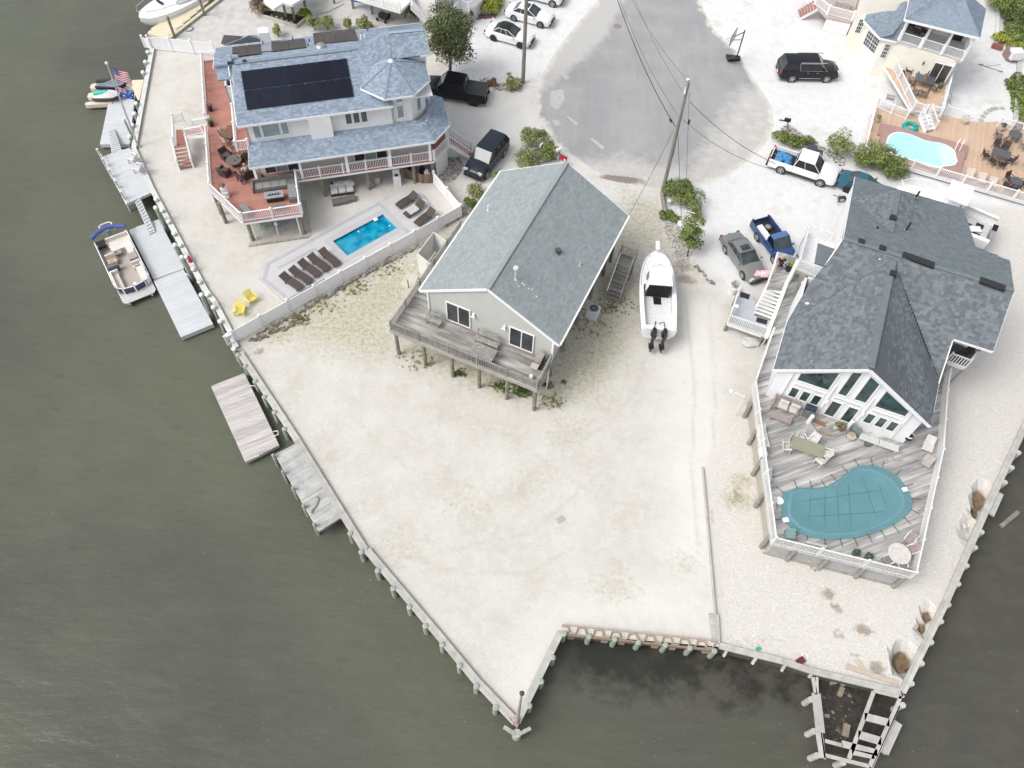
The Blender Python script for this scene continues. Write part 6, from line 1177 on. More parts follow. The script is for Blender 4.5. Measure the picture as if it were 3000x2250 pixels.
# ================================================================ vehicles
def paint(name,c,c2=None,r=.22):k=max(c)>.05;return mat(name,c,r,c2 or tuple(x*.9 for x in c),.7,.5,coat=.5 if k else.12,spec=.5 if k else.3)
TRIM=mat('black_trim',(.02,.02,.022),.5);HEADL=mat('headlight_lens',(.55,.57,.6),.08,spec=.9);TAILL=mat('taillight_lens',(.35,.01,.015),.15)
CARGL=mat('car_glass',(.03,.04,.042),.08,(.07,.085,.09),1.0,.8,spec=.45);CARGB=mat('black_car_glass',(.006,.007,.009),.06,spec=.6)
def car_spec(kind,L,W,Hh,body,roofm=None,rimm=None,wr=.34,trim=None,wb=None,sun=False,bed=None,lower=None,glass=None):
    """car pointing along +x, centred between its wheels; sides and ends shaped by cross sections"""
    roofm=roofm or body;rimm=rimm or CHROME;glass=glass or CARGL;wb=wb or L*.6;hw=W/2
    fx=wb/2+(L-wb)*.47;rx=-(L-fx)
    if kind=='sedan':prof=[(rx,.5,.62,.84),(rx+.12,.3,.86,.93),(rx+.5,.22,.98,.98),(rx+1.1,.2,.99,1),(0,.2,.95,1),(fx-1.5,.2,.93,1),(fx-.9,.2,.86,.97),(fx-.3,.22,.76,.9),(fx-.06,.3,.64,.78),(fx,.4,.55,.68)];gl=[(rx+.75,.62),(rx+1.45,.55),(fx-2.35,.56),(fx-1.45,.66)];belt=.95
    elif kind=='suv':prof=[(rx,.5,.8,.86),(rx+.08,.35,1.1,.94),(rx+.5,.28,1.18,.99),(0,.26,1.16,1),(fx-1.35,.26,1.14,1),(fx-.8,.26,1.1,.98),(fx-.25,.3,1.0,.93),(fx-.05,.38,.86,.84),(fx,.5,.7,.76)];gl=[(rx+.06,.8),(rx+.42,.68),(fx-2.1,.68),(fx-1.3,.78)];belt=1.15
    else:prof=[(rx,.55,.98,.97),(rx+.05,.42,1.12,.98),(rx+.4,.38,1.14,1),(0,.36,1.13,1),(fx-1.3,.36,1.13,1),(fx-.8,.36,1.1,.98),(fx-.22,.4,1.02,.95),(fx-.04,.46,.92,.9),(fx,.55,.75,.86)];gl=[(bed,.76),(bed+.18,.66),(fx-2.15,.66),(fx-1.4,.76)];belt=1.12
    sc=Hh/{'sedan':1.45,'suv':1.8,'pickup':1.85}[kind];belt*=sc;S_=[]
    def ring(x,z0,z1,w):w=hw*w;z1*=sc;zm=z0+(z1-z0)*.62;return[(x,-w*.9,z0),(x,-w,z0+.12),(x,-w,zm),(x,-w*.955,z1-.03),(x,-w*.8,z1+.015),(x,0,z1+.04),(x,w*.8,z1+.015),(x,w*.955,z1-.03),(x,w,zm),(x,w,z0+.12),(x,w*.9,z0)]
    if kind!='pickup':
        mb=MB();mb.loft([ring(*p)for p in prof]);S_.append(('body',mb.mesh('body',body,smooth=30)))
    else:
        cab=[p for p in prof if p[0]>bed];z0,z1,w0=.38,1.13,1;mb=MB();mb.loft([ring(bed,.38,1.13,1)]+[ring(*p)for p in cab]);S_.append(('body',mb.mesh('body',body,smooth=30)))
        bx0,bx1=rx+.06,bed-.02;mb=MB();zb=.72*sc;zt=1.13*sc
        for s in(-1,1):mb.box8([(bx0,s*hw-(.09 if s>0 else 0),.42),(bx1,s*hw-(.09 if s>0 else 0),.42),(bx1,s*hw+(.09 if s<0 else 0),.42),(bx0,s*hw+(.09 if s<0 else 0),.42),(bx0,s*hw-(.09 if s>0 else 0),zt),(bx1,s*hw-(.09 if s>0 else 0),zt),(bx1,s*hw+(.09 if s<0 else 0),zt),(bx0,s*hw+(.09 if s<0 else 0),zt)])
        S_.append(('bed_side',mb.mesh('bed_side',body)));mb=MB();mb.box((bx0+.03,0,(.5+zt)/2),.07,W-.2,zt-.5);S_.append(('tailgate',mb.mesh('tailgate',body)))
        mb=MB();mb.box(((bx0+bx1)/2,0,zb),bx1-bx0,W-.2,.08);mb.box((bx1-.03,0,(zb+zt)/2),.05,W-.2,zt-zb);S_.append(('bed_floor',mb.mesh('bed_floor',TRIM)))
        if sun=='cover':mb=MB();mb.box(((bx0+bx1)/2,0,zt+.02),bx1-bx0,W-.08,.04);S_.append(('bed_cover',mb.mesh('bed_cover',mat('dark_grey_bed_cover',(.03,.032,.038),.5))))
    ht=Hh;b=[(gl[0][0],belt),(gl[1][0],ht-.03),(gl[2][0],ht-.02),(gl[3][0],belt-.02)];wB,wT=hw*.9,hw*.72
    if kind=='pickup':wB,wT=hw*.93,hw*.8
    if kind=='suv':wB,wT=hw*.93,hw*.78
    q=[(b[0][0],wB*.93,b[0][1]),(b[1][0],wT*.96,b[1][1]),(b[2][0],wT,b[2][1]),(b[3][0],wB*.95,b[3][1])]
    mb=MB()
    for s in(-1,1):mb.add([(x,s*y,z)for x,y,z in q],[(0,1,2,3)if s<0 else(3,2,1,0)]);S_.append(('side_window',mb.mesh('side_window',CARGB if kind!='sedan' else glass)));mb=MB()
    mb.add([(q[3][0],-q[3][1],q[3][2]),(q[3][0],q[3][1],q[3][2]),(q[2][0],q[2][1],q[2][2]),(q[2][0],-q[2][1],q[2][2])],[(0,1,2,3)]);S_.append(('windscreen',mb.mesh('windscreen',glass)));mb=MB()
    mb.add([(q[0][0],-q[0][1],q[0][2]),(q[0][0],q[0][1],q[0][2]),(q[1][0],q[1][1],q[1][2]),(q[1][0],-q[1][1],q[1][2])],[(3,2,1,0)]);S_.append(('rear_window',mb.mesh('rear_window',glass)));mb=MB()
    xs=np.linspace(q[1][0]-.03,q[2][0]+.03,6);rings=[]
    for i,x in enumerate(xs):e=.03*math.sin(math.pi*i/5);w=wT*(.97+.03*math.sin(math.pi*i/5));rings.append([(x,-w-.01,ht-.07+e*.3),(x,-w,ht-.02+e),(x,-w*.6,ht+.015+e),(x,w*.6,ht+.015+e),(x,w,ht-.02+e),(x,w+.01,ht-.07+e*.3)])
    mb.loft(rings);S_.append(('roof',mb.mesh('roof',roofm,smooth=30)));mb=MB()
    for s in(-1,1):
        P=[Vector((x,s*(y+.012),z))for x,y,z in q];mb.tube([P[0],P[1]],.035,6);mb.tube([P[2],P[3]],.028,6)
        for t in((.42,)if kind=='pickup' else(.36,.66)):mb.tube([lerp(P[0],P[3],t),lerp(P[1],P[2],t)],.018,5)
        mb.tube([P[1],P[2]],.03,6)
    S_.append(('pillars',mb.mesh('pillars',body)))
    if sun is True:mb=MB();x=lerp(q[1][0],q[2][0],.68);mb.box((x,0,ht+.042),.55,W*.42,.012);S_.append(('sunroof',mb.mesh('sunroof',CARGL)))
    if trim:
        mb=MB()
        for s in(-1,1):mb.box((0,s*(wT-.02),ht+.05),(q[2][0]-q[1][0])*.8,.05,.05)
        S_.append(('roof_rail',mb.mesh('roof_rail',trim)));mb=MB()
        for s in(-1,1):P=[Vector((x,s*(y+.03),z))for x,y,z in q];mb.tube([lerp(P[0],P[3],.4),P[3]],.02,5);mb.tube([lerp(P[1],P[2],.38),P[2],P[3]],.02,5);mb.tube([lerp(P[0],P[3],.4),lerp(P[1],P[2],.38)],.02,5);mb.box((0,s*(hw+.012),.5),wb*.62,.02,.05)
        S_.append(('chrome_trim',mb.mesh('chrome_trim',trim)))
    if lower:
        mb=MB()
        for s in(-1,1):mb.box((0,s*(hw+.002),.47),wb*.8,.02,.22)
        mb.box((rx-.03,0,.52),.14,W*.98,.2);S_.append(('lower_cladding',mb.mesh('lower_cladding',lower)))
    for sx,lab in((wb/2,'f'),(-wb/2,'r')):
        for s in(-1,1):
            a=MB();a.tube([(sx,s*(hw-.26),wr),(sx,s*(hw+.0),wr)],wr+.055,18);S_.append(('wheel_arch',a.mesh('wheel_arch',TRIM,smooth=30)))
            ty=MB();y0,y1=s*(hw-.24),s*(hw+.02);ty.tube([(sx,y0,wr),(sx,lerp(y0,y1,.12),wr),(sx,lerp(y0,y1,.85),wr),(sx,y1,wr)],[wr*.93,wr,wr,wr*.9],20)
            rm_=MB();yy=s*(hw+.026);rm_.tube([(sx,yy-s*.02,wr),(sx,yy,wr)],wr*.3,12)
            for k in range(5):
                t=k*2*math.pi/5;c,d=math.cos(t),math.sin(t);rm_.beam((sx,yy,wr),(sx+c*wr*.62,yy,wr+d*wr*.62),.07,.02,up=(0,1,0))
            rm_.tube([(sx+wr*.64*math.cos(t),yy,wr+wr*.64*math.sin(t))for t in np.linspace(0,6.2832,21)],.022,5,caps=False)
            S_.append(('wheel',MB().cyl((sx,s*(hw-.1),wr),.06,.01,6).mesh('wheel',TRIM),[('tyre',ty.mesh('tyre',RUBBER,smooth=30)),('rim',rm_.mesh('rim',rimm,smooth=30))]))
    zl=.68*sc if kind=='sedan' else.92*sc
    for s in(-1,1):
        mb=MB();mb.box((fx-.13,s*hw*.7,zl),.2,.38,.16,s*-.25);S_.append(('headlight',mb.mesh('headlight',HEADL)))
        mb=MB();mb.box((rx+.06,s*hw*.82,zl+.1),.12,.24 if kind=='sedan' else.14,.16 if kind=='sedan' else.38);S_.append(('taillight',mb.mesh('taillight',TAILL)))
        mb=MB();mb.ball((q[3][0]-.25,s*(hw+.1),belt+.06),.1,.13,.09,8,5);S_.append(('mirror',mb.mesh('mirror',body,smooth=True)))
        for t in(-.35,.55):mb=MB();mb.box((t,s*(hw+.012),belt-.16),.2,.03,.03);S_.append(('door_handle',mb.mesh('door_handle',trim or body)))
    mb=MB();mb.box((fx-.01,0,zl-.1),.06,W*.42,.2);S_.append(('grille',mb.mesh('grille',TRIM)))
    mb=MB();mb.box((fx-.01,0,.4),.1,W*.86,.14);mb.box((rx+.01,0,.42),.1,W*.9,.14);S_.append(('bumper',mb.mesh('bumper',TRIM if kind=='sedan' else(trim or TRIM))))
    mb=MB();mb.box((rx-.03,0,.72*sc if kind=='sedan' else.6),.02,.3,.15);S_.append(('licence_plate',mb.mesh('licence_plate',CAPW)))
    return S_
def car(key,label,rear,front,hint,W,cat,group='parked cars and trucks',**kw):
    """rear/front: pixels of the near-side wheel centres; hint: a pixel on the car's middle"""
    wr=kw.get('wr',.34);a,b_=at(*rear,wr),at(*front,wr);d=xy(b_-a).normalized();m=xy((a+b_)/2);n_=Vector((-d.y,d.x,0));h=xy(at(*hint,.9))
    if(h-m).dot(n_)<0:n_=-n_
    c=m+n_*(W/2);wb=kw.pop('wb',(b_-a).length);return inst(key,lambda:car_spec(W=W,wb=wb,**kw),'parked_car' if cat!='pickup truck' else 'pickup_truck',Vector((c.x,c.y,0)),math.atan2(d.y,d.x),label,cat,group),c,d,n_
PB,PW,PG,PT,PN=paint('black_car_paint',(.008,.009,.012),(.012,.013,.018)),paint('white_car_paint',(.78,.78,.79)),paint('grey_green_car_paint',(.16,.165,.16),(.19,.195,.19)),paint('teal_car_paint',(.012,.10,.14)),paint('navy_truck_paint',(.012,.035,.13),(.03,.08,.22))
PGR=paint('slate_suv_paint',(.015,.02,.03),(.022,.03,.04));BLKRIM=mat('black_rim',(.015,.015,.016),.3);PNR=paint('blue_truck_roof',(.06,.14,.28),(.08,.17,.33))
car('suvA','long black SUV with chrome trim and silver wheels on the white gravel',(2321,232),(2422,233),(2365,200),2.02,'suv',kind='suv',L=5.65,Hh=1.92,body=PB,trim=CHROME,wr=.4)
car('sedA','white hatchback with black glass roof and black wheels parked nearest the tree',(1445.5,112),(1523,134),(1480,92),1.83,'car',kind='sedan',L=4.75,Hh=1.43,body=PW,roofm=CARGB,rimm=BLKRIM)
car('sedB','white sedan with a sunroof between the hatchback and the top edge',(1505,54),(1582,74),(1540,30),1.84,'car',kind='sedan',L=4.85,Hh=1.45,body=PW,sun=True,rimm=mat('dark_alloy',(.2,.2,.2),.4))
car('suvB','white SUV cut by the top edge of the picture',(1540,-8),(1618,12),(1580,-25),1.9,'suv',kind='suv',L=4.7,Hh=1.68,body=PW,wr=.37)
car('pkA','black crew-cab pickup with a dark bed cover beside the blue-roofed house',(1387,300),(1263,280),(1320,255),2.05,'pickup truck',kind='pickup',L=6.0,Hh=1.98,body=PB,bed=-1.15,sun='cover',rimm=BLKRIM,wr=.45)
car('suvC','dark slate SUV nose-down on the sand drive beside the grey-green roof',(1479,449),(1428,512),(1418,450),1.95,'suv',kind='suv',L=5.0,Hh=1.85,body=PGR,wr=.39)
WR=car('pkB','white extended-cab pickup carrying a bed load, nose to the teal car',(2287,499),(2402,537),(2350,480),2.0,'pickup truck',kind='pickup',L=5.85,Hh=1.9,body=PW,bed=-.85,lower=TRIM,wr=.4)
car('sedC','teal sedan half hidden by the dark roof, in front of the white pickup',(2481,556),(2562,588),(2530,545),1.75,'car',kind='sedan',L=4.6,Hh=1.4,body=PT,rimm=BLKRIM)
car('sedD','grey-green sedan with a sunroof and rear spoiler beside the stair tower',(2124,733),(2173,806),(2172,745),1.82,'car',kind='sedan',L=4.95,Hh=1.43,body=PG,sun=True,wb=2.8)
BT=car('pkC','small dark blue pickup with a spare wheel and white box in its bed',(2217,695),(2265,762),(2275,712),1.78,'pickup truck',kind='pickup',L=5.05,Hh=1.68,body=PN,roofm=PNR,bed=-.35,wr=.36)
c,d,n_=WR[1:]
def ld(c,d,n_,x,y,z):return c+d*x+n_*y+Z3*z
mb=MB();
for i in range(9):s0=len(mb.v);mb.ball(ld(c,d,n_,-1.4-random.random()*.9,random.uniform(-.6,.5),.95),.34,.26,.2,7,5);mb.v[s0:]=[tuple(q+random.uniform(-.06,.06)for q in v)for v in mb.v[s0:]]
solo('blue_tarp',mb,mat('bright_blue_tarp',(.03,.28,.62),.6),'crumpled bright blue tarp in the bed of the white pickup','tarp');mb=MB()
for i in range(14):a=ld(c,d,n_,-1.3-random.random()*1.3,random.uniform(-.7,.3),1.05+random.random()*.2);mb.beam(a,a+Vector((random.uniform(-.5,.5),random.uniform(-.5,.5),random.uniform(-.1,.25))),.035,.035)
solo('bed_junk',mb,STEEL,'grey metal frames heaped on the tarp in the white pickup bed','scrap')
c,d,n_=BT[1:];sp_=thing('spare_wheel','spare wheel with a pale rim lying in the small blue pickup bed','wheel',ld(c,d,n_,-1.55,.15,.8));mb=MB();q=ld(c,d,n_,-1.55,.1,.78);mb.cyl(q,.36,.2,18);part('tyre',mb,RUBBER,sp_,smooth=30);mb=MB();mb.cyl(q+Z3*.2,.22,.02,16)
part('rim',mb,CHROME,sp_);mb=MB();q=ld(c,d,n_,-1.0,-.62,1.0);mb.box(q,1.5,.42,.45,math.atan2(d.y,d.x));solo('tool_box',mb,CAPW,'long white box along the near side of the small blue pickup bed','box')
tr_=thing('utility_trailer','small trailer wheel and tongue showing beside the dark roof','trailer',L1(1400,1050,0));mb=MB();q=L1(1350,1045,.32);mb.tube([q+Vector((0,-.1,0)),q+Vector((0,.12,.05))],.33,18);part('tyre',mb,RUBBER,tr_,smooth=30);mb=MB();mb.tube([q+Vector((0,-.125,0)),q+Vector((0,.125,.05))],.2,14);part('rim',mb,CHROME,tr_,smooth=30)
mb=MB();mb.beam(L1(1255,1000,.45),L1(1480,1060,.45),.07,.07);mb.beam(L1(1300,1090,.4),L1(1330,990,.4),.06,.06);part('tongue',mb,STEEL,tr_)
mb=MB()
for s in(-1,1):mb.box(L1(1030,500+20*s,.95)+Vector((0,s*.1,0)),.8,.5,.3+.1*s,-.2)
mb.box(L1(1105,545,.9),.6,.6,.2,-.2);solo('stacked_bins',mb,mat('dark_grey_bin',(.06,.065,.08),.5),'dark grey plastic bins standing behind the cab of the white pickup','bins')
# ================================================================ boats
def hull(mb,bow,stern,W_,z0,z1,n=15,blunt=.3,tw=.9,flare=.72):
    """hull loft from stern to bow; returns deck outline"""
    bow,stern=xy(bow),xy(stern);d=(bow-stern).normalized();e_=Vector((-d.y,d.x,0));L=(bow-stern).length;rings=[];out=[]
    for i in range(n):
        t=i/(n-1);w=W_/2*(tw+(1-tw)*min(1,t*3))if t<.45 else W_/2*max(.02,math.sqrt(max(0,1-((t-.45)/.55)**(2+blunt*3))));c=stern+d*L*t;zs=z1+.35*max(0,t-.4)**1.5;k=flare
        zb=z0+(zs-z0)*.75*max(0,(t-.7)/.3)**2
        rings.append([c+e_*w+Z3*zs,c+e_*w*.97+Z3*lerp(zb,zs,.55),c+e_*w*k+Z3*lerp(zb,zs,.15),c+Z3*zb,c-e_*w*k+Z3*lerp(zb,zs,.15),c-e_*w*.97+Z3*lerp(zb,zs,.55),c-e_*w+Z3*zs]);out.append((c,w,zs))
    mb.loft(rings,close=False,caps=False);n7=7;mb.add(rings[0],[tuple(range(7))]);return d,e_,L,out
def deckloop(out,e_,inset,i0,i1,dz=0):
    L_=[c+e_*max(0,w-inset)+Z3*(z+dz)for c,w,z in out[i0:i1]];R_=[c-e_*max(0,w-inset)+Z3*(z+dz)for c,w,z in out[i0:i1]];return L_+R_[::-1]
wbt=thing('motor_boat','white cabin cruiser with two black outboards standing on the sandy lot','boat',L3(665,700,0))
bow,stern=L3(648,300,2.1),L3(668,1165,1.9);mb=MB();d,e_,L,out=hull(mb,bow,stern,2.75,.7,1.85,19,.12,.92);part('hull',mb,GELCOAT,wbt,smooth=35)
mb=MB();lp=deckloop(out,e_,0,0,19,.002);
def P_(x,y,z):return xy(stern)+d*L*x+e_*y+Z3*z
G=[out[i]for i in range(19)];fl=[c+e_*w+Z3*(z+.002)for c,w,z in G];fr_2=[c-e_*w+Z3*(z+.002)for c,w,z in G];il=[c+e_*max(0,w-.32)+Z3*(z+.03)for c,w,z in G];ir=[c-e_*max(0,w-.32)+Z3*(z+.03)for c,w,z in G]
mb.loft([fl,il],close=False,caps=False);mb.loft([ir,fr_2],close=False,caps=False);part('gunwale',mb,GELCOAT,wbt,smooth=35)
mb=MB();k0=10;mb.loft([il[k0:],[lerp(a,b_,.5)+Z3*.14 for a,b_ in zip(il[k0:],ir[k0:])],ir[k0:]],close=False,caps=False);part('foredeck',mb,GELCOAT,wbt,smooth=35)
mb=MB();mb.add([P_(.03,-1.0,1.35),P_(.5,-1.05,1.35),P_(.5,1.05,1.35),P_(.03,1.0,1.35)],[(0,1,2,3)]);part('cockpit_floor',mb,mat('bright_cockpit',(.72,.72,.72),.35),wbt)
mb=MB();mb.loft([[a,Vector((a.x,a.y,1.35))]for a in il[:11]],close=False,caps=False);mb.loft([[a,Vector((a.x,a.y,1.35))]for a in ir[:11]],close=False,caps=False);part('cockpit_liner',mb,GELCOAT,wbt)
mb=MB();mb.loft([[P_(x,-w,z),P_(x,-w*.75,z+h),P_(x,w*.75,z+h),P_(x,w,z)]for x,w,z,h in((.46,.95,1.9,.95),(.56,.92,1.95,1.02),(.66,.85,2.0,.8),(.74,.6,2.1,.3),(.8,.3,2.15,.02))],close=False,caps=False);part('hardtop_cabin',mb,GELCOAT,wbt,smooth=35)
mb=MB();mb.prism([P_(.42,-.85,0),P_(.62,-.82,0),P_(.66,0,0),P_(.62,.82,0),P_(.42,.85,0)],3.05,3.13);part('hardtop',mb,GELCOAT,wbt)
mb=MB();mb.add([P_(.455,-.86,1.4),P_(.455,.86,1.4),P_(.425,.82,3.02),P_(.425,-.82,3.02)],[(0,1,2,3)]);mb.add([P_(.455,-.3,1.38),P_(.455,.3,1.38),P_(.36,.25,1.42),P_(.36,-.3,1.42)],[(0,1,2,3)]);part('black_curtain',mb,mat('black_canvas',(.006,.006,.007),.9),wbt)
for s in(-1,1):
    mb=MB();mb.tube([P_(x,s*w,z)for x,w,z in((.5,1.3,2.2),(.62,1.28,2.3),(.75,1.08,2.4),(.88,.7,2.55),(.97,.25,2.6))],.022,6)
    for x,w in((.55,1.28),(.68,1.2),(.8,.95),(.9,.62)):mb.tube([P_(x,s*w,1.95),P_(x,s*w,2.35+(x-.55)*.6)],.015,5)
    part('bow_rail',mb,CHROME,wbt)
    mb=MB();mb.add([P_(.56,s*.9,2.0),P_(.66,s*.86,2.05),P_(.65,s*.72,2.7),P_(.56,s*.76,2.8)],[(0,1,2,3)]);part('cabin_window',mb,CARGL,wbt)
mb=MB();mb.beam(P_(.98,0,2.25),P_(1.09,0,2.3),.3,.08);part('bow_pulpit',mb,GELCOAT,wbt)
mb=MB();mb.box(P_(.02,0,1.75),2.2,.35,.45,math.atan2(e_.y,e_.x));part('transom_seat',mb,GELCOAT,wbt)
for s in(-.38,.38):
    om=thing('outboard_motor',f'{"left" if s > 0 else "right"} of the two black outboard motors on the white cabin cruiser','outboard motor',P_(-.04,s,1.2),'outboard motors')
    mb=MB();mb.loft([[P_(x,s-w,z),P_(x,s-w*.6,z+h),P_(x,s+w*.6,z+h),P_(x,s+w,z),P_(x,s,z-.3)]for x,w,z,h in((.0,.12,1.95,.2),(-.03,.24,1.9,.38),(-.07,.25,1.85,.4),(-.1,.12,1.8,.2))]);part('cowling',mb,mat('outboard_black',(.012,.012,.014),.25,coat=.5),om,smooth=40)
    mb=MB();mb.beam(P_(-.06,s,1.7),P_(-.075,s,.75),.18,.28);mb.box(P_(-.085,s,.7),.4,.5,.04);mb.ball(P_(-.1,s,.45),.1,.28,.1,8,6);part('lower_unit',mb,BLACK,om);mb=MB()
    for k in range(3):mb.beam(P_(-.12,s,.45),P_(-.12,s+.16*math.cos(k*2.1),.45+.16*math.sin(k*2.1)),.09,.02)
    part('propeller',mb,STEEL,om);mb=MB();mb.tube([P_(-.01,s,2.1),P_(.06,s*.8,2.25),P_(.07,s*.3+.1,1.95)],.035,6);part('cable_loop',mb,BLACK,om)
mb=MB()
for x,y in((.15,-.7),(.15,.7),(.55,-.7),(.55,.7),(.8,0)):mb.tube([P_(x,y,0),P_(x,y*.8,1.0)],.07,6);mb.box(P_(x,y,.06),.4,.4,.12)
part('boat_stands',mb,STEEL,wbt)
def Kp(x,y,z=-.2):return at(260+x*.27308,640+y*.27308,z)
pb=thing('pontoon_boat','pontoon boat with beige lounge seats, navy bow panels and a blue canopy','boat',Kp(380,480,-.5))
A0,B0,C0,D0=Kp(65,270),Kp(410,140),Kp(715,740),Kp(345,890);d=(lerp(C0,D0,.5)-lerp(A0,B0,.5));Lp=d.length;d.normalize();e_=Vector((d.y,-d.x,0));e_=e_ if(A0-B0).dot(e_)>0 else-e_;o=lerp(A0,B0,.5);wP=1.28
def Q(x,y,z):p=o+d*x+e_*y;return Vector((p.x,p.y,z))
BEI=mat('beige_vinyl_floor',(.42,.38,.34),.7,(.37,.33,.30),1.5,.6);VIN=mat('cream_vinyl_seat',(.66,.60,.56),.45,(.58,.53,.49),1.2,.6);NV=mat('navy_fence_panel',(.01,.025,.075),.25,coat=.4)
for s in(-.85,.85):mb=MB();mb.tube([Q(-.3,s,-1.05),Q(Lp-.6,s,-1.05),Q(Lp+.15,s,-.75)],[.32,.32,.05],12);part('pontoon',mb,CHROME,pb,smooth=30)
mb=MB();mb.prism([Q(-.2,-wP,0),Q(Lp-.25,-wP,0),Q(Lp,-wP+.25,0),Q(Lp,wP-.25,0),Q(Lp-.25,wP,0),Q(-.2,wP,0)],-.72,-.64);part('deck_plate',mb,mat('pale_deck_plate',(.55,.54,.53),.5),pb)
mb=MB();mb.prism([Q(0,-wP+.08,0),Q(Lp-.95,-wP+.08,0),Q(Lp-.95,wP-.08,0),Q(0,wP-.08,0)],-.64,-.62);part('floor',mb,BEI,pb)
FT=-.02
def fence(pts,m,nm='side_fence'):
    for a,b_ in zip(pts,pts[1:]):mb=MB();mb.beam(Vector((a.x,a.y,-.33)),Vector((b_.x,b_.y,-.33)),.04,.55);part(nm,mb,m,pb);mb=MB();mb.beam(Vector((a.x,a.y,FT)),Vector((b_.x,b_.y,FT)),.06,.06);part('fence_rail',mb,WHITE,pb)
fence([Q(.1,wP,0),Q(Lp-1.9,wP,0)],WHITE);fence([Q(Lp-.95,-.95,0),Q(Lp-1.2,-wP,0),Q(.1,-wP,0),Q(0,-wP+.1,0)],WHITE)
arc=[Q(Lp-1.9,wP,0),Q(Lp-1.25,wP-.1,0),Q(Lp-.92,wP-.45,0),Q(Lp-.78,0,0),Q(Lp-.92,-wP+.45,0),Q(Lp-1.2,-wP+.08,0),Q(Lp-1.9,-wP,0)];fence(arc,NV,'bow_panel')
for a in arc:mb=MB();mb.box(Vector((a.x,a.y,-.3)),.09,.09,.62);part('panel_post',mb,WHITE,pb)
def seat(x0,x1,y0,y1,back=None):
    mb=MB();mb.prism([Q(x0,y0,0),Q(x1,y0,0),Q(x1,y1,0),Q(x0,y1,0)],-.62,-.25);s=part('bench_seat',mb,VIN,pb)
    if back:
        bx={'+y':(x0,x1,y1-.14,y1),'-y':(x0,x1,y0,y0+.14),'+x':(x1-.14,x1,y0,y1),'-x':(x0,x0+.14,y0,y1)}[back];mb=MB();mb.prism([Q(bx[0],bx[2],0),Q(bx[1],bx[2],0),Q(bx[1],bx[3],0),Q(bx[0],bx[3],0)],-.25,.06);part('backrest',mb,VIN,pb)
seat(Lp-2.9,Lp-1.2,wP-.62,wP-.05,'+y');seat(Lp-2.9,Lp-1.2,-wP+.05,-wP+.62,'-y');seat(Lp-3.3,Lp-2.9,wP-.7,wP-.05,'+x');seat(Lp-3.2,Lp-2.8,-wP+.05,-wP+.75,'-x')
seat(.15,1.0,-wP+.05,.45,'-x');seat(1.0,2.3,-wP+.05,-wP+.65,'-y');seat(1.0,1.45,-wP+.65,.4)
mb=MB();mb.prism([Q(1.5,-.25,0),Q(1.95,-.25,0),Q(1.95,.55,0),Q(1.5,.55,0)],-.3,-.22);mb.cyl(Q(1.7,.15,-.62),.05,.35,8);part('table',mb,mat('taupe_table',(.3,.27,.24),.5),pb);mb=MB();mb.cyl(Q(1.7,.15,-.22),.07,.03,10);part('cup_holder',mb,BLACK,pb)
mb=MB();mb.prism([Q(2.3,-wP+.1,0),Q(3.0,-wP+.1,0),Q(3.0,-wP+.75,0),Q(2.3,-wP+.75,0)],-.62,-.2);part('console_box',mb,mat('taupe_locker',(.36,.32,.29),.6),pb)
mb=MB();mb.prism([Q(2.1,.35,0),Q(2.65,.3,0),Q(2.65,1.0,0),Q(2.1,1.0,0)],-.4,-.2);part('captain_seat',mb,mat('tan_helm_seat',(.55,.42,.30),.5),pb);mb=MB();mb.prism([Q(2.0,.32,0),Q(2.12,.32,0),Q(2.12,1.0,0),Q(2.0,1.0,0)],-.25,.2);part('captain_backrest',mb,VIN,pb)
mb=MB();mb.prism([Q(3.0,.35,0),Q(3.35,.35,0),Q(3.35,1.15,0),Q(3.0,1.15,0)],-.62,.1);part('helm_console',mb,mat('slate_console',(.13,.14,.16),.4),pb);mb=MB();mb.tube([Q(2.95,.7,.12)+Vector((.14*math.cos(t),.14*math.sin(t),.05*math.sin(t)))for t in np.linspace(0,6.28,13)],.018,5);part('steering_wheel',mb,BLACK,pb)
mb=MB();mb.prism([Q(.1,.55,0),Q(.75,.55,0),Q(.75,wP-.1,0),Q(.1,wP-.1,0)],-.3,-.02);part('dark_hatch',mb,mat('dark_navy_hatch',(.01,.012,.02),.6),pb)
mb=MB();
for i in range(8):t0,t1=i/8,(i+1)/8;f=lambda t:Q(-.05-.45*math.sin(math.pi*t)-.1,wP*1.04*(1-2*t),.25+.12*math.sin(math.pi*t));mb.tube([f(t0),f(t1)],[.17,.17],9)
part('canopy_roll',mb,mat('periwinkle_canvas',(.09,.12,.36),.8),pb,smooth=True)
mb=MB();mb.tube([Q(-.4,.45,.1),Q(-1.05,.42,.3),Q(-1.15,.2,.32),Q(-1.15,-.3,.32),Q(-1.05,-.5,.3),Q(-.4,-.55,.1)],.05,8);part('tow_bar',mb,WHITE,pb,smooth=True);mb=MB();mb.loft([[Q(-.45-x,-w,z),Q(-.45-x,-w*.6,z+.3),Q(-.45-x,w*.6,z+.3),Q(-.45-x,w,z)]for x,w,z in((0,.1,-.4),(.15,.24,-.35),(.4,.22,-.35),(.55,.1,-.4))]);part('outboard',mb,mat('silver_outboard',(.3,.33,.37),.3),pb,smooth=40)
mb=MB();mb.cyl(Q(Lp-1.6,-.1,-.615),.14,.015,14);part('floor_disc',mb,CAPW,pb)
mbt=thing('motor_boat','white boat with a pulpit rail moored at the cream dock, top left','boat',K1(1000,80,-1));mb=MB();bow,stern=K1(775,215,.3),K1(1560,-210,.3);d,e_,L,out=hull(mb,bow,stern,3.3,-1.4,.35,17,.05);part('hull',mb,GELCOAT,mbt,smooth=35)
def P_(x,y,z):return xy(stern)+d*L*x+e_*y+Z3*z
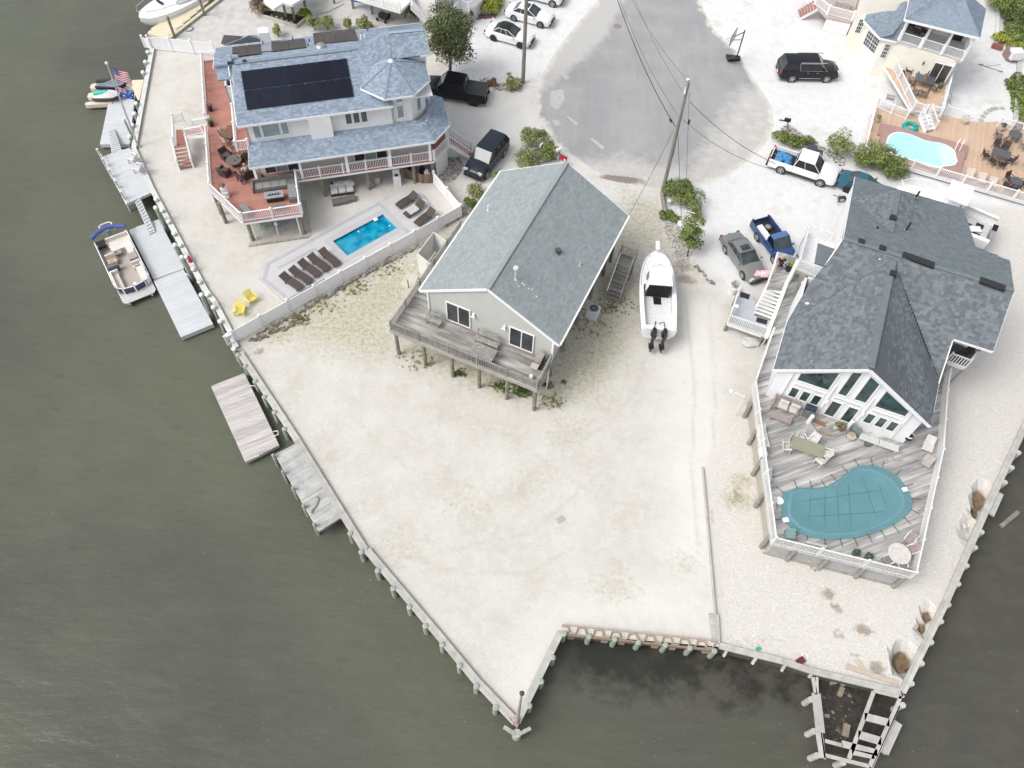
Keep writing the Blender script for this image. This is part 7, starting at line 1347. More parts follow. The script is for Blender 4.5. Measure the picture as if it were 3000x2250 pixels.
il=[c+e_*w+Z3*(z+.01)for c,w,z in out];ir=[c-e_*w+Z3*(z+.01)for c,w,z in out];mb=MB();mb.loft([il,[lerp(a,b_,.5)+Z3*.16 for a,b_ in zip(il,ir)],ir],close=False,caps=False);part('foredeck',mb,GELCOAT,mbt,smooth=35)
mb=MB();mb.tube([P_(.6,1.6,1.0),P_(.8,1.3,1.1),P_(.95,.7,1.2),P_(1.0,0,1.25),P_(.95,-.7,1.2),P_(.8,-1.25,1.1)],.03,6)
for x,w in((.65,1.5),(.75,1.35),(.85,1.05),(.93,.7)):mb.tube([P_(x,w,.5),P_(x,w,1.1)],.02,5)
part('bow_rail',mb,CHROME,mbt);mb=MB();mb.box(P_(.69,-.35,.72),.9,.3,.05,math.atan2(e_.y,e_.x));part('hatch',mb,CARGB,mbt);mb=MB();mb.loft([[P_(x,-w,.5),P_(x,-w*.8,.5+h),P_(x,w*.8,.5+h),P_(x,w,.5)]for x,w,h in((.2,1.3,1.3),(.45,1.25,1.2),(.58,1.0,.2))]);part('cabin',mb,GELCOAT,mbt,smooth=35)
gb=thing('sport_boat','white sport-fishing boat parked behind the dark charcoal roof with open cockpit','boat',M5(1500,400,0));mb=MB();bow,stern=M5(850,175,2.4),M5(1890,640,2.1);d,e_,L,out=hull(mb,bow,stern,3.5,.6,2.1,17,.0,.95);part('hull',mb,GELCOAT,gb,smooth=35)
def P_(x,y,z):return xy(stern)+d*L*x+e_*y+Z3*z
fl=[c+e_*w+Z3*(z+.002)for c,w,z in out];fr_2=[c-e_*w+Z3*(z+.002)for c,w,z in out];il=[c+e_*max(0,w-.35)+Z3*(z+.03)for c,w,z in out];ir=[c-e_*max(0,w-.35)+Z3*(z+.03)for c,w,z in out]
mb=MB();mb.loft([fl,il],close=False,caps=False);mb.loft([ir,fr_2],close=False,caps=False);mb.loft([il[9:],[lerp(a,b_,.5)+Z3*.2 for a,b_ in zip(il[9:],ir[9:])],ir[9:]],close=False,caps=False);part('deck',mb,GELCOAT,gb,smooth=35)
mb=MB();mb.add([P_(.02,-1.35,1.35),P_(.5,-1.35,1.35),P_(.5,1.35,1.35),P_(.02,1.35,1.35)],[(0,1,2,3)]);part('cockpit_floor',mb,mat('cockpit_grey_white',(.6,.6,.6),.5),gb)
mb=MB();mb.loft([[P_(x,-w,2.0),P_(x,-w*.85,2.0+h),P_(x,w*.85,2.0+h),P_(x,w,2.0)]for x,w,h in((.4,1.2,1.1),(.6,1.2,1.15),(.74,.95,.5),(.82,.5,.1))]);part('cabin',mb,GELCOAT,gb,smooth=35)
mb=MB();mb.prism([P_(.36,-1.15,0),P_(.58,-1.15,0),P_(.58,1.15,0),P_(.36,1.15,0)],4.0,4.1);part('flybridge_top',mb,GELCOAT,gb)
for x in(.38,.56):
    for y in(-1,1):mb=MB();mb.tube([P_(x,y*1.05,2.2),P_(x,y*1.05,4.0)],.03,6);part('top_post',mb,WHITE,gb)
mb=MB()
for x,y,sx,sy in((.12,-.7,.6,.5),(.12,.5,.6,.5),(.22,-.2,.5,.6),(.25,.8,.5,.4)):mb.box(P_(x,y,1.38),sx,sy,.04,math.atan2(d.y,d.x))
part('engine_hatches',mb,BLACK,gb);mb=MB();mb.box(P_(.15,0,1.5),.9,.6,.06,math.atan2(d.y,d.x)+.5);part('lattice_cover',mb,WHITE,gb);mb=MB();mb.box(P_(.0,-.2,2.16),.4,.75,.03,math.atan2(d.y,d.x));part('transom_hatch',mb,CARGB,gb)
mb=MB();mb.tube([P_(.75,1.5,2.9),P_(.9,1.0,3.0),P_(1.0,0,3.1),P_(.9,-1.0,3.0),P_(.75,-1.5,2.9)],.03,6);part('bow_rail',mb,WHITE,gb)
def Kj(x,y,z=-.4):return at(240+x*.15760,200+y*.15760,z)
CD=mat('cream_roto_dock',(.64,.60,.48),.6,(.56,.52,.41),2)
for i,(a,b_,w,l)in enumerate(((Kj(150,310),Kj(960,330),.75,'upper'),(Kj(100,480),Kj(990,480),.8,'middle'),(Kj(50,640),Kj(560,610),.45,'lower'))):
    mb=MB();d=(b_-a).normalized();e_=Vector((-d.y,d.x,0));mb.prism([a+e_*w*.5*s_+d*t_ for s_,t_ in((-.6,0),(-1,.3),(-1,(b_-a).length),(1,(b_-a).length),(1,.3),(.6,0))],-.85,-.5);solo('jet_ski_dock',mb,CD,f'{l} of the cream moulded floats under the two jet skis','float',loc=a,group='jet ski floats')
mb=MB();mb.prism([Kj(930,220,.0),Kj(1150,210,.0),Kj(1070,580,.0),Kj(1030,580,0),Kj(930,340,0)],-.15,0);solo('side_walkway',mb,CRM,'small cream walkway between the jet skis and the bulkhead','walkway')
def jetski(a,b_,m1,m2,seatm,label):
    r=thing('jet_ski',label,'jet ski',lerp(a,b_,.5),'jet skis');d=xy(b_-a).normalized();e_=Vector((-d.y,d.x,0));L=(b_-a).length;o=xy(a)
    q=lambda x,y,z:o+d*x*L+e_*y+Z3*z
    mb=MB();mb.loft([[q(x,-w,z+.1),q(x,-w*.7,z-.22),q(x,w*.7,z-.22),q(x,w,z+.1)]for x,w,z in((0,.48,-.25),(.3,.56,-.22),(.7,.5,-.15),(.9,.28,-.05),(1,.04,.05))]);part('hull',mb,m1,r,smooth=40)
    mb=MB();mb.loft([[q(x,-w,z),q(x,-w*.45,z+h),q(x,w*.45,z+h),q(x,w,z)]for x,w,z,h in((.02,.3,-.13,.1),(.35,.35,-.1,.35),(.55,.38,-.08,.5),(.75,.34,-.04,.4),(.95,.1,.05,.1))]);part('deck_cowl',mb,m2,r,smooth=40)
    mb=MB();mb.loft([[q(x,-w,z),q(x,-w*.8,z+.14),q(x,w*.8,z+.14),q(x,w,z)]for x,w,z in((.05,.18,.1),(.25,.2,.17),(.5,.17,.28),(.56,.1,.3))]);part('seat',mb,seatm,r,smooth=40);mb=MB();mb.tube([q(.58,-.35,.6),q(.6,0,.55),q(.58,.35,.6)],.03,6);part('handlebar',mb,BLACK,r)
jetski(Kj(270,300,-.2),Kj(830,330,-.2),mat('navy_hull',(.015,.025,.09),.25),mat('grey_jetski_cover',(.14,.16,.18),.5,(.3,.32,.34),1.5,.8),BLACK,'navy jet ski with a grey cover, upper of the two')
jetski(Kj(220,530,-.2),Kj(760,520,-.2),mat('black_hull',(.02,.02,.022),.3),CAPW,mat('turquoise_cover',(.05,.55,.45),.6),'white and black jet ski with a turquoise towel on its seat')
# ================================================================ furniture and small things
def sp_lounger(sun):
    def f():
        mb=MB();prof=[(-.95,.30),(-.6,.33),(-.1,.36),(.25,.34),(.55,.48),(.95,.72)]if not sun else[(-.95,.24),(-.5,.33),(-.1,.36),(.3,.33),(.62,.42),(.98,.60)]
        mb.loft([[(x,-.33,z-.05),(x,-.33,z),(x,.33,z),(x,.33,z-.05)]for x,z in prof[:4]]);S1=mb.mesh('lounge_base',WICKER,smooth=30);mb=MB();mb.loft([[(x+.02,-.33,z-.05),(x+.02,-.33,z),(x+.02,.33,z),(x+.02,.33,z-.05)]for x,z in prof[3:]]);S2=mb.mesh('lounge_back',WICKER,smooth=30);out=[('seat',S1),('backrest',S2)]
        for x in(-.75,.45):
            for y in(-.28,.28):m=MB();m.box((x,y,.15),.06,.05,.3);out.append(('leg',m.mesh('leg',WICKER)))
        return out
    return f
def lounger(foot,head,z,label,group,sun=True,towel=False):
    a,b_=Vector(foot),Vector(head);c=lerp(a,b_,.5);r=inst('lounger%d'%sun,sp_lounger(sun),'sun_lounger',Vector((c.x,c.y,z)),math.atan2(b_.y-a.y,b_.x-a.x),label,'sun lounger',group)
PFZ=.165;LD_=['lowest','second from the left','middle','fourth from the left','uppermost']
for i,(h,f)in enumerate((((405,1450),(575,1560)),((495,1395),(660,1500)),((580,1330),(735,1435)),((668,1275),(820,1385)),((772,1225),(915,1340)))):
    lounger(K7(*f,.45),K7(*h,.45),PFZ,f'{LD_[i]} of the five brown wicker loungers left of the blue pool','wicker loungers on the platform')
for i,(h,f,l)in enumerate((((1635,700),(1465,800),'topmost of the three brown wicker loungers right of the pool'),((1700,775),(1540,885),'middle lounger right of the pool, draped with a striped towel'),((1795,850),(1640,965),'lounger right of the pool standing nearest the picket fence'))):lounger(K7(*f,.45),K7(*h,.45),PFZ,l,'wicker loungers on the platform')
mb=MB();a,b_=K7(1565,860,.58),K7(1650,810,.6);d=(b_-a).normalized();e_=d.cross(Z3).normalized()
for i in range(9):
    mb.m=i%2;y=(i-4.5)*.075;mb.add([a+e_*y+Z3*.0,a+e_*(y+.075),b_+e_*(y+.075)+Z3*.03,b_+e_*y+Z3*.03],[(0,1,2,3)])
solo('striped_towel',mb,[CAPW,mat('towel_grey',(.2,.2,.22),.9)],'white towel with grey stripes lying on the middle lounger right of the pool','towel')
def chairspec(frame,fab,w=.56,sling=True,arms=True,h=.92,rock=False):
    def f():
        o=[];m=MB();m.box((0,0,.42),w-.04,w-.06,.04);o.append(('seat',m.mesh('seat',fab)));m=MB();m.beam((-.22,0,.44),(-.36,0,h),w-.06,.03,up=(1,0,0));o.append(('backrest',m.mesh('backrest',fab)))
        for x in(-.24,.24):
            for y in(-1,1):m=MB();m.beam((x,y*(w/2-.02),0),(x*.9,y*(w/2-.03),.62 if arms else.42),.035,.035);o.append(('leg',m.mesh('leg',frame)))
        for y in(-1,1):
            m=MB();m.beam((-.22,y*(w/2-.02),.42),(-.37,y*(w/2-.02),h+.02),.035,.035);o.append(('back_post',m.mesh('back_post',frame)))
            if arms:m=MB();m.beam((-.3,y*(w/2),.63),(.26,y*(w/2),.63),.05,.03);o.append(('armrest',m.mesh('armrest',frame)))
        return o
    return f
CHK={'bronze':(BRONZE,SLING),'white':(CAPW,mat('cream_sling',(.62,.6,.56),.8)),'brown':(BRONZE,mat('brown_sling',(.07,.05,.045),.8)),'teal':(mat('teal_plastic',(.06,.40,.34),.5),mat('teal_plastic',(.06,.40,.34),.5)),'greyg':(mat('grey_green_plastic',(.25,.33,.33),.6),mat('grey_green_plastic',(.25,.33,.33),.6)),'mauve':(CAPW,mat('mauve_sling',(.34,.28,.28),.8)),'pinkw':(BRONZE,mat('pale_cushion',(.66,.56,.48),.9))}
def chair(kind,p,face,label,group=None,name='patio_chair'):
    p=Vector(p);return inst('chair'+kind,chairspec(*CHK[kind]),name,p,math.atan2(face[1]-p.y,face[0]-p.x),label,'chair',group)
def table(label,c,w,l,h,rz,top,legm,rnd=False,cat='table',name='patio_table'):
    t=thing(name,label,cat,c);c=Vector(c);m=MB()
    if rnd:m.cyl(c+Z3*(h-.04),w/2,.05,24)
    else:m.box(c+Z3*(h-.02),l,w,.05,rz)
    part('tabletop',m,top,t)
    ca,sa=math.cos(rz),math.sin(rz)
    for x in(-1,1):
        for y in(-1,1):a,b_=x*l*.4 if not rnd else x*w*.25,y*w*.4 if not rnd else y*w*.25;m=MB();m.box(c+Vector((a*ca-b_*sa,a*sa+b_*ca,(h-.05)/2)),.05,.05,h-.05,rz);part('leg',m,legm,t)
    return t
def wickerchair(p,face,label,group=None):
    def f():
        o=[];m=MB();m.box((0,0,.2),.72,.74,.36);o.append(('base',m.mesh('base',WICKER)));m=MB();m.box((.03,0,.42),.58,.54,.1);o.append(('seat_cushion',m.mesh('seat_cushion',mat('brown_cushion',(.10,.085,.08),.9))))
        m=MB();m.beam((-.32,0,.35),(-.42,0,.9),.72,.09,up=(1,0,0));o.append(('backrest',m.mesh('backrest',WICKER)))
        for y in(-1,1):m=MB();m.box((-.02,y*.36,.5),.7,.1,.3);o.append(('armrest',m.mesh('armrest',WICKER)))
        return o
    p=Vector(p);return inst('wchair',f,'wicker_armchair',p,math.atan2(face[1]-p.y,face[0]-p.x),label,'armchair',group)
def Ka(x,y,z=2.42):return at(640+x*.23109,400+y*.23109,z)
tc_=Ka(215,360);t=thing('wicker_table','round grey-topped wicker table on the red-brown deck','table',tc_);mb=MB();mb.cyl(tc_,.3,.5,16,.42);part('base',mb,WICKER,t,smooth=30);mb=MB();mb.cyl(tc_+Z3*.5,.62,.05,26);part('tabletop',mb,mat('grey_glass_top',(.14,.13,.125),.2),t)
wickerchair(Ka(110,280),tc_,'brown wicker armchair above left of the round table','wicker armchairs');wickerchair(Ka(90,480),tc_,'brown wicker armchair below left of the round table','wicker armchairs');wc3=Ka(370,505);wickerchair(wc3,tc_,'brown wicker armchair with the woman in white','wicker armchairs');wc4=Ka(325,270);wickerchair(wc4,tc_,'brown wicker armchair with the person in pink','wicker armchairs')
mb=MB();mb.box(tc_+Vector((.15,-.1,.58)),.1,.06,.04);mb.box(tc_+Vector((.3,.25,.58)),.09,.05,.06);solo('table_items',mb,BLACK,'small dark items lying on the round deck table','tableware')
t2=Ka(170,30);table('brown wooden dining table beside the balcony on the red-brown deck',t2,.9,1.5,.74,1.4,mat('brown_tabletop',(.16,.09,.05),.5),BRONZE)
for i,(x,y,l)in enumerate(((95,20,'upper left'),(110,95,'left'),(215,125,'lower'),(220,180,'lowest'),(300,90,'right'))):chair('pinkw',Ka(x,y),t2,f'{l} brown dining chair with a pale cushion at the wooden deck table','dining chairs with pale cushions')
GWL=mat('grey_slat_lid',(.16,.165,.175),.7,(.24,.25,.26),14,.8)
sec=thing('sectional_sofa','long grey wicker sectional with five seat cushions on the red-brown deck','sofa',Ka(650,700));a,b_=F2(-3.7,-.55,Z2),F2(-.75,-.55,Z2)
mb=MB();mb.prism([F2(-3.85,-1.0),F2(-.55,-1.0),F2(-.55,-.2),F2(-3.85,-.2)],Z2,Z2+.28);part('base',mb,GWICK,sec);mb=MB();mb.prism([F2(-3.85,-.28),F2(-.55,-.28),F2(-.55,-.12),F2(-3.85,-.12)],Z2,Z2+.75);part('backrest',mb,GWICK,sec);mb=MB();mb.prism([F2(-3.85,-1.0),F2(-3.72,-1.0),F2(-3.72,-.2),F2(-3.85,-.2)],Z2,Z2+.6);part('armrest',mb,GWICK,sec)
for i in range(4):u=-3.65+i*.62;mb=MB();mb.prism([F2(u,-.96),F2(u+.59,-.96),F2(u+.59,-.3),F2(u,-.3)],Z2+.29,Z2+.42);part('seat_cushion',mb,CUSH,sec)
mb=MB();mb.prism([F2(-1.15,-2.6),F2(-.5,-2.6),F2(-.5,-.3),F2(-1.15,-.3)],Z2,Z2+.42);part('chaise',mb,GWICK,sec);mb=MB();mb.prism([F2(-1.12,-2.5),F2(-.53,-2.5),F2(-.53,-1.05),F2(-1.12,-1.05)],Z2+.43,Z2+.5);part('chaise_cushion',mb,GWL,sec)
ft2=thing('fire_table','black fire table with a grey stone top on the red-brown deck','fire table',F2(-2.2,-2.0,Z2));mb=MB();mb.prism([F2(-2.85,-2.25),F2(-1.6,-2.25),F2(-1.6,-1.7),F2(-2.85,-1.7)],Z2,Z2+.5);part('base',mb,BLACK,ft2);mb=MB();mb.prism([F2(-2.95,-2.35),F2(-1.5,-2.35),F2(-1.5,-1.6),F2(-2.95,-1.6)],Z2+.5,Z2+.58);part('stone_top',mb,mat('blue_grey_stone',(.17,.19,.22),.4,(.34,.36,.4),6),ft2);mb=MB();mb.prism([F2(-2.7,-2.08),F2(-1.75,-2.08),F2(-1.75,-1.88),F2(-2.7,-1.88)],Z2+.581,Z2+.6);part('burner',mb,BLACK,ft2)
for i in range(5):mb=MB();mb.ball(F2(-2.6+i*.2,-1.98,Z2+.62),.05);part('glass_stone',mb,CHROME,ft2)
mb=MB();mb.prism([F2(-5.0,-2.5),F2(-4.55,-2.35),F2(-4.0,-3.3),F2(-4.4,-3.55)],Z2,Z2+.45);solo('storage_bench',mb,GWL,'grey slatted bench along the angled railing of the red-brown deck','bench')
mb=MB();mb.prism([F2(-2.6,-3.3),F2(-1.4,-3.3),F2(-1.4,-2.95),F2(-2.6,-2.95)],Z2+.3,Z2+.4);solo('low_bench',mb,GWICK,'low grey bench between the fire table and the front railing','bench')
pt=thing('planter_stand','white tiered planter with brown plants by the deck corner','planter',Ka(95,730));q=Ka(95,740)
for k in range(3):mb=MB();mb.box(q+Vector((0.05*k,-.1*k,.9-.35*k-.15)),.45,.45,.1,.3);part('tier',mb,CAPW,pt)
for s in(-.2,.2):mb=MB();mb.box(q+Vector((s,-.15,.4)),.05,.05,.8);part('leg',mb,CAPW,pt)
def leaves(mb,c,rx,ry,rz,n,size,shell=.55,up=.3,flat=False):
    """a cloud of leaf quads filling an uneven crown"""
    c=np.array(c);d=RS.normal(size=(n,3));d/=np.linalg.norm(d,axis=1)[:,None]
    if up:d[:,2]=np.where(d[:,2]<-up,-d[:,2],d[:,2])
    k=5;lob=RS.normal(size=(k,3));lob/=np.linalg.norm(lob,axis=1)[:,None];am=1+.28*np.max(d@lob.T,axis=1)-.2*(np.sin(d[:,0]*5+c[0])*np.cos(d[:,1]*6+c[1]))
    r=(shell+(1-shell)*RS.rand(n)**.7)*am*.85;p=c+d*r[:,None]*np.array([rx,ry,rz]);t=RS.normal(size=(n,3));t=t-d*(t*d).sum(1)[:,None]*.4;t/=np.linalg.norm(t,axis=1)[:,None];b=np.cross(t,d+RS.normal(size=(n,3))*.5);b/=np.linalg.norm(b,axis=1)[:,None]
    s=size*RS.uniform(.6,1.4,n)[:,None];A,B,C_,D_=p-t*s,p-b*s*.55,p+t*s,p+b*s*.55;k0=len(mb.v);arr=np.stack([A,B,C_,D_],1).reshape(-1,3);mb.v.extend(map(tuple,arr.tolist()));mb.f.extend([(k0+4*i,k0+4*i+1,k0+4*i+2,k0+4*i+3)for i in range(n)]);mb.mi.extend([0]*n)
def bush(label,c,r,h,m=LEAF,n=900,size=.07,group=None,name='bush',cat='bush',lobes=None,stems=True,z0=0):
    c=Vector(c);o=thing(name,label,cat,c,group);mb=MB();lobes=lobes or max(4,int(r*7));
    for i in range(lobes):
        a=i*2.4+random.random();q=r*.68*math.sqrt(random.random())if i else 0;rr=r*random.uniform(.3,.58);hh=h*random.uniform(.6,1)
        leaves(mb,(c.x+q*math.cos(a),c.y+q*math.sin(a),c.z+hh*.55),rr,rr,hh*.5,n//lobes,size)
    part('foliage',mb,m,o)
    if stems:
        sb=MB()
        for i in range(6):a=random.random()*6.28;sb.tube([c,c+Vector((math.cos(a)*r*.25,math.sin(a)*r*.25,h*.4)),c+Vector((math.cos(a)*r*.5,math.sin(a)*r*.5,h*.7))],[.03,.02,.01],5)
        part('stems',sb,BARK,o)
    return o
mb=MB();leaves(mb,q+Z3*1.0,.25,.25,.15,140,.06);part('dried_plant',mb,LEAFB,pt)
def potplant(label,p,pr,ph,potm,lm,flower=None,n=160):
    p=Vector(p);r=thing('potted_plant',label,'potted plant',p);mb=MB();mb.cyl(p,pr*.75,ph,14,pr);part('pot',mb,potm,r,smooth=30);mb=MB();leaves(mb,p+Z3*(ph+pr*.6),pr*1.1,pr*1.1,pr*.9,n,.05);part('foliage',mb,lm,r)
    if flower:mb=MB();leaves(mb,p+Z3*(ph+pr*.8),pr*1.1,pr*1.1,pr*.9,50,.05);part('flowers',mb,flower,r)
PINK=mat('magenta_flower',(.6,.05,.3),.7,(.75,.2,.45),9);POTB=mat('dark_pot',(.03,.028,.027),.5);POTC=mat('cream_pot',(.52,.46,.38),.7,(.44,.39,.32),6)
potplant('black pot with magenta flowers, upper one on the red-brown deck',K1(1540,1195,Z2),.22,.38,POTB,LEAFD,PINK);potplant('black pot with a green plant, lower one on the red-brown deck',K1(1550,1360,Z2),.23,.38,POTB,LEAFG)
mb=MB();mb.ball(Ka(548,510,Z2+.2),.22,.22,.22,12,7);solo('green_ball',mb,mat('dark_green_ball',(.01,.06,.045),.4),'dark green sphere beside the porch post on the red-brown deck','ball')
def adir(m):
    def f():
        o=[]
        for i in range(5):k=MB();y=(i-2)*.11;k.beam((.28,y,.36),(-.18,y,.25),.09,.02);o.append(('seat_slat',k.mesh('seat_slat',m)))
        for i in range(6):k=MB();y=(i-2.5)*.1;hgt=.95-abs(i-2.5)*.05;k.beam((-.15,y,.26),(-.5,y*1.15,hgt),.085,.02,up=(1,0,.3));o.append(('back_slat',k.mesh('back_slat',m)))
        for y in(-1,1):
            k=MB();k.box((0,y*.36,.55),.72,.13,.025);o.append(('armrest',k.mesh('armrest',m)));k=MB();k.beam((.3,y*.32,0),(.3,y*.32,.54),.04,.12);o.append(('leg',k.mesh('leg',m)));k=MB();k.beam((.3,y*.3,.34),(-.55,y*.3,.04),.035,.11);o.append(('leg',k.mesh('leg',m)))
        return o
    return f
YEL=mat('yellow_plastic',(.72,.62,.12),.5,(.66,.56,.10),3);ADW=mat('pinkish_white_plastic',(.72,.68,.70),.5)
p=M7(490,530,0);inst('adirY',adir(YEL),'adirondack_chair',p,ang(p,M7(455,600,0))+.2,'yellow slatted garden chair nearer the picket fence','garden chair','yellow garden chairs');p=M7(598,420,0);inst('adirY',adir(YEL),'adirondack_chair',p,ang(p,M7(625,480,0))+.3,'yellow slatted garden chair nearer the grey platform','garden chair','yellow garden chairs')
p=K6(715,270,.27);inst('adirW',adir(ADW),'adirondack_chair',p,ang(p,K6(620,240,.27)),'upper white garden chair on the raised platform','garden chair','white garden chairs');p=K6(775,375,.27);inst('adirW',adir(ADW),'adirondack_chair',p,ang(p,K6(680,350,.27)),'lower white garden chair on the raised platform','garden chair','white garden chairs')
mb=MB();q=K6(1300,1300,.55)
for i in range(5):s0=len(mb.v);mb.ball(q+Vector((.05*i,-.1*i,-.16*i)),.08+.06*i,.08+.05*i,.14,7,5)
solo('red_cloth',mb,mat('crimson_cloth',(.38,.01,.05),.7),'crimson cloth hanging between pilings beside the pale float','cloth')
sf=thing('outdoor_sofa','white-cushioned outdoor sofa on the sand under the blue-roofed house','sofa',K7(960,690,0));a,b_=K7(860,720,0),K7(1070,690,0);d=(b_-a).normalized();e_=Vector((-d.y,d.x,0));a-=d*.05;L=(b_-a).length
def Qs(x,y,z):return a+d*x+e_*y+Z3*z
mb=MB();mb.prism([Qs(0,0,0),Qs(L,0,0),Qs(L,.95,0),Qs(0,.95,0)],0,.28);part('base',mb,WICKER,sf);mb=MB();mb.prism([Qs(.05,.7,0),Qs(L-.05,.7,0),Qs(L-.05,.95,0),Qs(.05,.95,0)],.28,.75);part('backrest',mb,WCUSH,sf)
for i in range(3):mb=MB();mb.prism([Qs(.05+i*L/3,.02,0),Qs((i+1)*L/3-.02,.02,0),Qs((i+1)*L/3-.02,.7,0),Qs(.05+i*L/3,.7,0)],.28,.42);part('seat_cushion',mb,WCUSH,sf)
for x in(.3,1.05,1.85):mb=MB();mb.box(Qs(x,.62,.62),.42,.14,.38,math.atan2(d.y,d.x)+.1);part('pillow',mb,mat('pale_grey_pillow',(.55,.55,.55),.9),sf)
mb=MB();mb.box(Qs(.25,.8,.8),.25,.18,.05,.2);part('dark_pad',mb,POTB,sf)
for i,(x,y)in enumerate(((905,780),(975,765),(1045,745))):q=K7(x,y,0);mb=MB();mb.box(q+Z3*.17,.66,.6,.34,math.atan2(d.y,d.x));solo('ottoman',mb,GWICK,f'{("left", "middle", "right")[i]} of the three grey wicker ottomans before the white sofa','ottoman',loc=q,group='grey wicker ottomans')
ob=thing('white_cabinet','tall white outdoor sink cabinet beneath the porch','cabinet',K7(1465,590,0));q=K7(1468,600,0);mb=MB();mb.box(q+Z3*.5,.62,.5,1.0,F2.a);part('lower_case',mb,CAPW,ob);mb=MB();mb.box(q+F2.v*.2+Z3*1.35,.55,.08,.7,F2.a);mb.box(q+Z3*1.68,.6,.4,.06,F2.a);part('upper_frame',mb,CAPW,ob);mb=MB();mb.box(q+Z3*1.01,.3,.26,.03,F2.a);part('basin',mb,POTB,ob)
mb=MB();q=K7(1285,590,0);mb.box(q+Z3*.35,.4,.3,.6,F2.a);r=solo('equipment_box',mb,mat('pale_grey_box',(.45,.45,.44),.6),'small pale grey pool equipment box on the dark wall','box');mb=MB();mb.tube([K7(1245,570,.3),K7(1238,610,.05),K7(1255,632,.05),K7(1270,600,.2)],.025,6);solo('pool_hose',mb,BLACK,'black hose loop beside the equipment box','hose')
for i,(x,y,m)in enumerate(((1590,470,BLACK),(1640,495,STEEL),(1700,480,BLACK),(1740,510,CAPW))):q=K7(x,y,.6);mb=MB();mb.box(q,.45,.35,.5,random.random());mb.cyl(q+Z3*.2,.15,.3,8);solo('stored_item',mb,m,f'{ordn[i]} piece of stored pool gear behind the brown board fence, from the left','pool gear')
def stool(m):
    def f():
        o=[];k=MB();k.box((0,0,.6),.34,.34,.03);o.append(('seat',k.mesh('seat',m)))
        for x in(-1,1):
            for y in(-1,1):k=MB();k.beam((x*.22,y*.22,0),(x*.13,y*.13,.6),.04,.04);o.append(('leg',k.mesh('leg',m)))
        for x in(-1,1):k=MB();k.beam((x*.18,-.18,.25),(x*.18,.18,.25),.03,.03);o.append(('rung',k.mesh('rung',m)))
        return o
    return f
for i,(x,y,k)in enumerate(((960,650,'teal'),(1160,600,'teal'),(1035,590,'greyg'),(1245,590,'greyg'),(1470,520,'greyg'))):q=N8(x,y,.06);inst('stool'+k,stool(CHK[k][0]),'bar_stool',q,.2*i,f'{("left teal", "right teal", "grey-green left", "grey-green middle", "grey-green right")[i]} metal stool on the slab under the red-brown deck','stool','stools under the deck')
mb=MB();q=N8(1155,600,1.0);mb.cyl(N8(1200,770,0),.05,1.0,8);mb.ball(q+Z3*.1,.14,.14,.2);solo('covered_post',mb,CAPW,'short post with a white wrapped top at the slab edge','post')
def bench(label,u0,u1,v0,m=GWOOD):
    r=thing('deck_bench',label,'bench',F1(u0,v0,ZD),'weathered benches on the grey deck')
    for i in range(3):mb=MB();mb.beam(F1(u0,v0+i*.15,ZD+.45),F1(u1,v0+i*.15,ZD+.45),.135,.04);part('seat_slat',mb,m,r)
    for i in range(3):mb=MB();mb.beam(F1(u0+.05,v0+.46+i*.04,ZD+.56+i*.14),F1(u1-.05,v0+.46+i*.04,ZD+.56+i*.14),.03,.1);part('back_slat',mb,m,r)
    for u in(u0+.12,u1-.12):mb=MB();mb.beam(F1(u,v0-.02,ZD),F1(u,v0-.02,ZD+.43),.08,.08);mb.beam(F1(u,v0+.38,ZD),F1(u,v0+.55,ZD+.95),.06,.08);part('leg',mb,m,r)
bench('weathered slatted bench left of the sliding doors on the grey deck',.15,1.35,-.78);bench('longer weathered slatted bench between the two sliding doors',3.95,5.75,-.78)
table('large square weathered wooden table by the grey deck railing',F1(5.1,-1.75,ZD),1.15,1.75,.72,F1.a,GWOOD,GWOOD)
mb=MB();mb.prism([F1(-1.35,-2.2),F1(-.0,-2.2),F1(-.0,-1.9),F1(-1.35,-1.9)],ZD+.4,ZD+.45);solo('low_plank_bench',mb,GWOOD,'low plank bench in the left corner of the grey deck','bench')
gr=thing('gas_grill','weathered gas grill in the right corner of the grey deck','grill',F1(8.7,-1.1,ZD));mb=MB();mb.prism([F1(8.5,-1.0),F1(9.05,-1.0),F1(9.05,-.2),F1(8.5,-.2)],ZD+.1,ZD+.85);part('cabinet',mb,BLACK,gr);mb=MB();mb.beam(F1(8.78,-1.0,ZD+.98),F1(8.78,-.2,ZD+.98),.5,.25);part('hood',mb,mat('tarnished_steel',(.33,.31,.29),.4,(.2,.19,.18),5),gr);mb=MB();mb.prism([F1(8.5,-1.5),F1(9.0,-1.5),F1(9.0,-1.05),F1(8.5,-1.05)],ZD+.8,ZD+.85);part('side_shelf',mb,mat('peeling_shelf',(.5,.42,.38),.7),gr);mb=MB();mb.ball(F1(8.75,-1.75,ZD+.2),.17,.17,.22,12,8);part('gas_bottle',mb,CAPW,gr,smooth=True)
B3_=mat('mauve_grey_wood',(.33,.28,.27),.85,(.25,.21,.2),4,.7)
def lb(x,y,z=Z3d):return N1(x,y,z)
sl3=thing('wooden_sofa','mauve-grey wooden bench with two pale cushions by the glazed gable','bench',lb(700,1150));A_1,B_1=lb(480,985),lb(985,1180);d=(B_1-A_1).normalized();e_=Vector((d.y,-d.x,0));L=(B_1-A_1).length
def Qb(x,y,z):return A_1+d*x+e_*y+Z3*z
for i in range(4):mb=MB();mb.beam(Qb(0,.2+i*.14,.4),Qb(L,.2+i*.14,.4),.12,.04);part('seat_slat',mb,B3_,sl3)
for i in range(3):mb=MB();mb.beam(Qb(0,.08-i*.03,.52+i*.16),Qb(L,.08-i*.03,.52+i*.16),.03,.12);part('back_slat',mb,B3_,sl3)
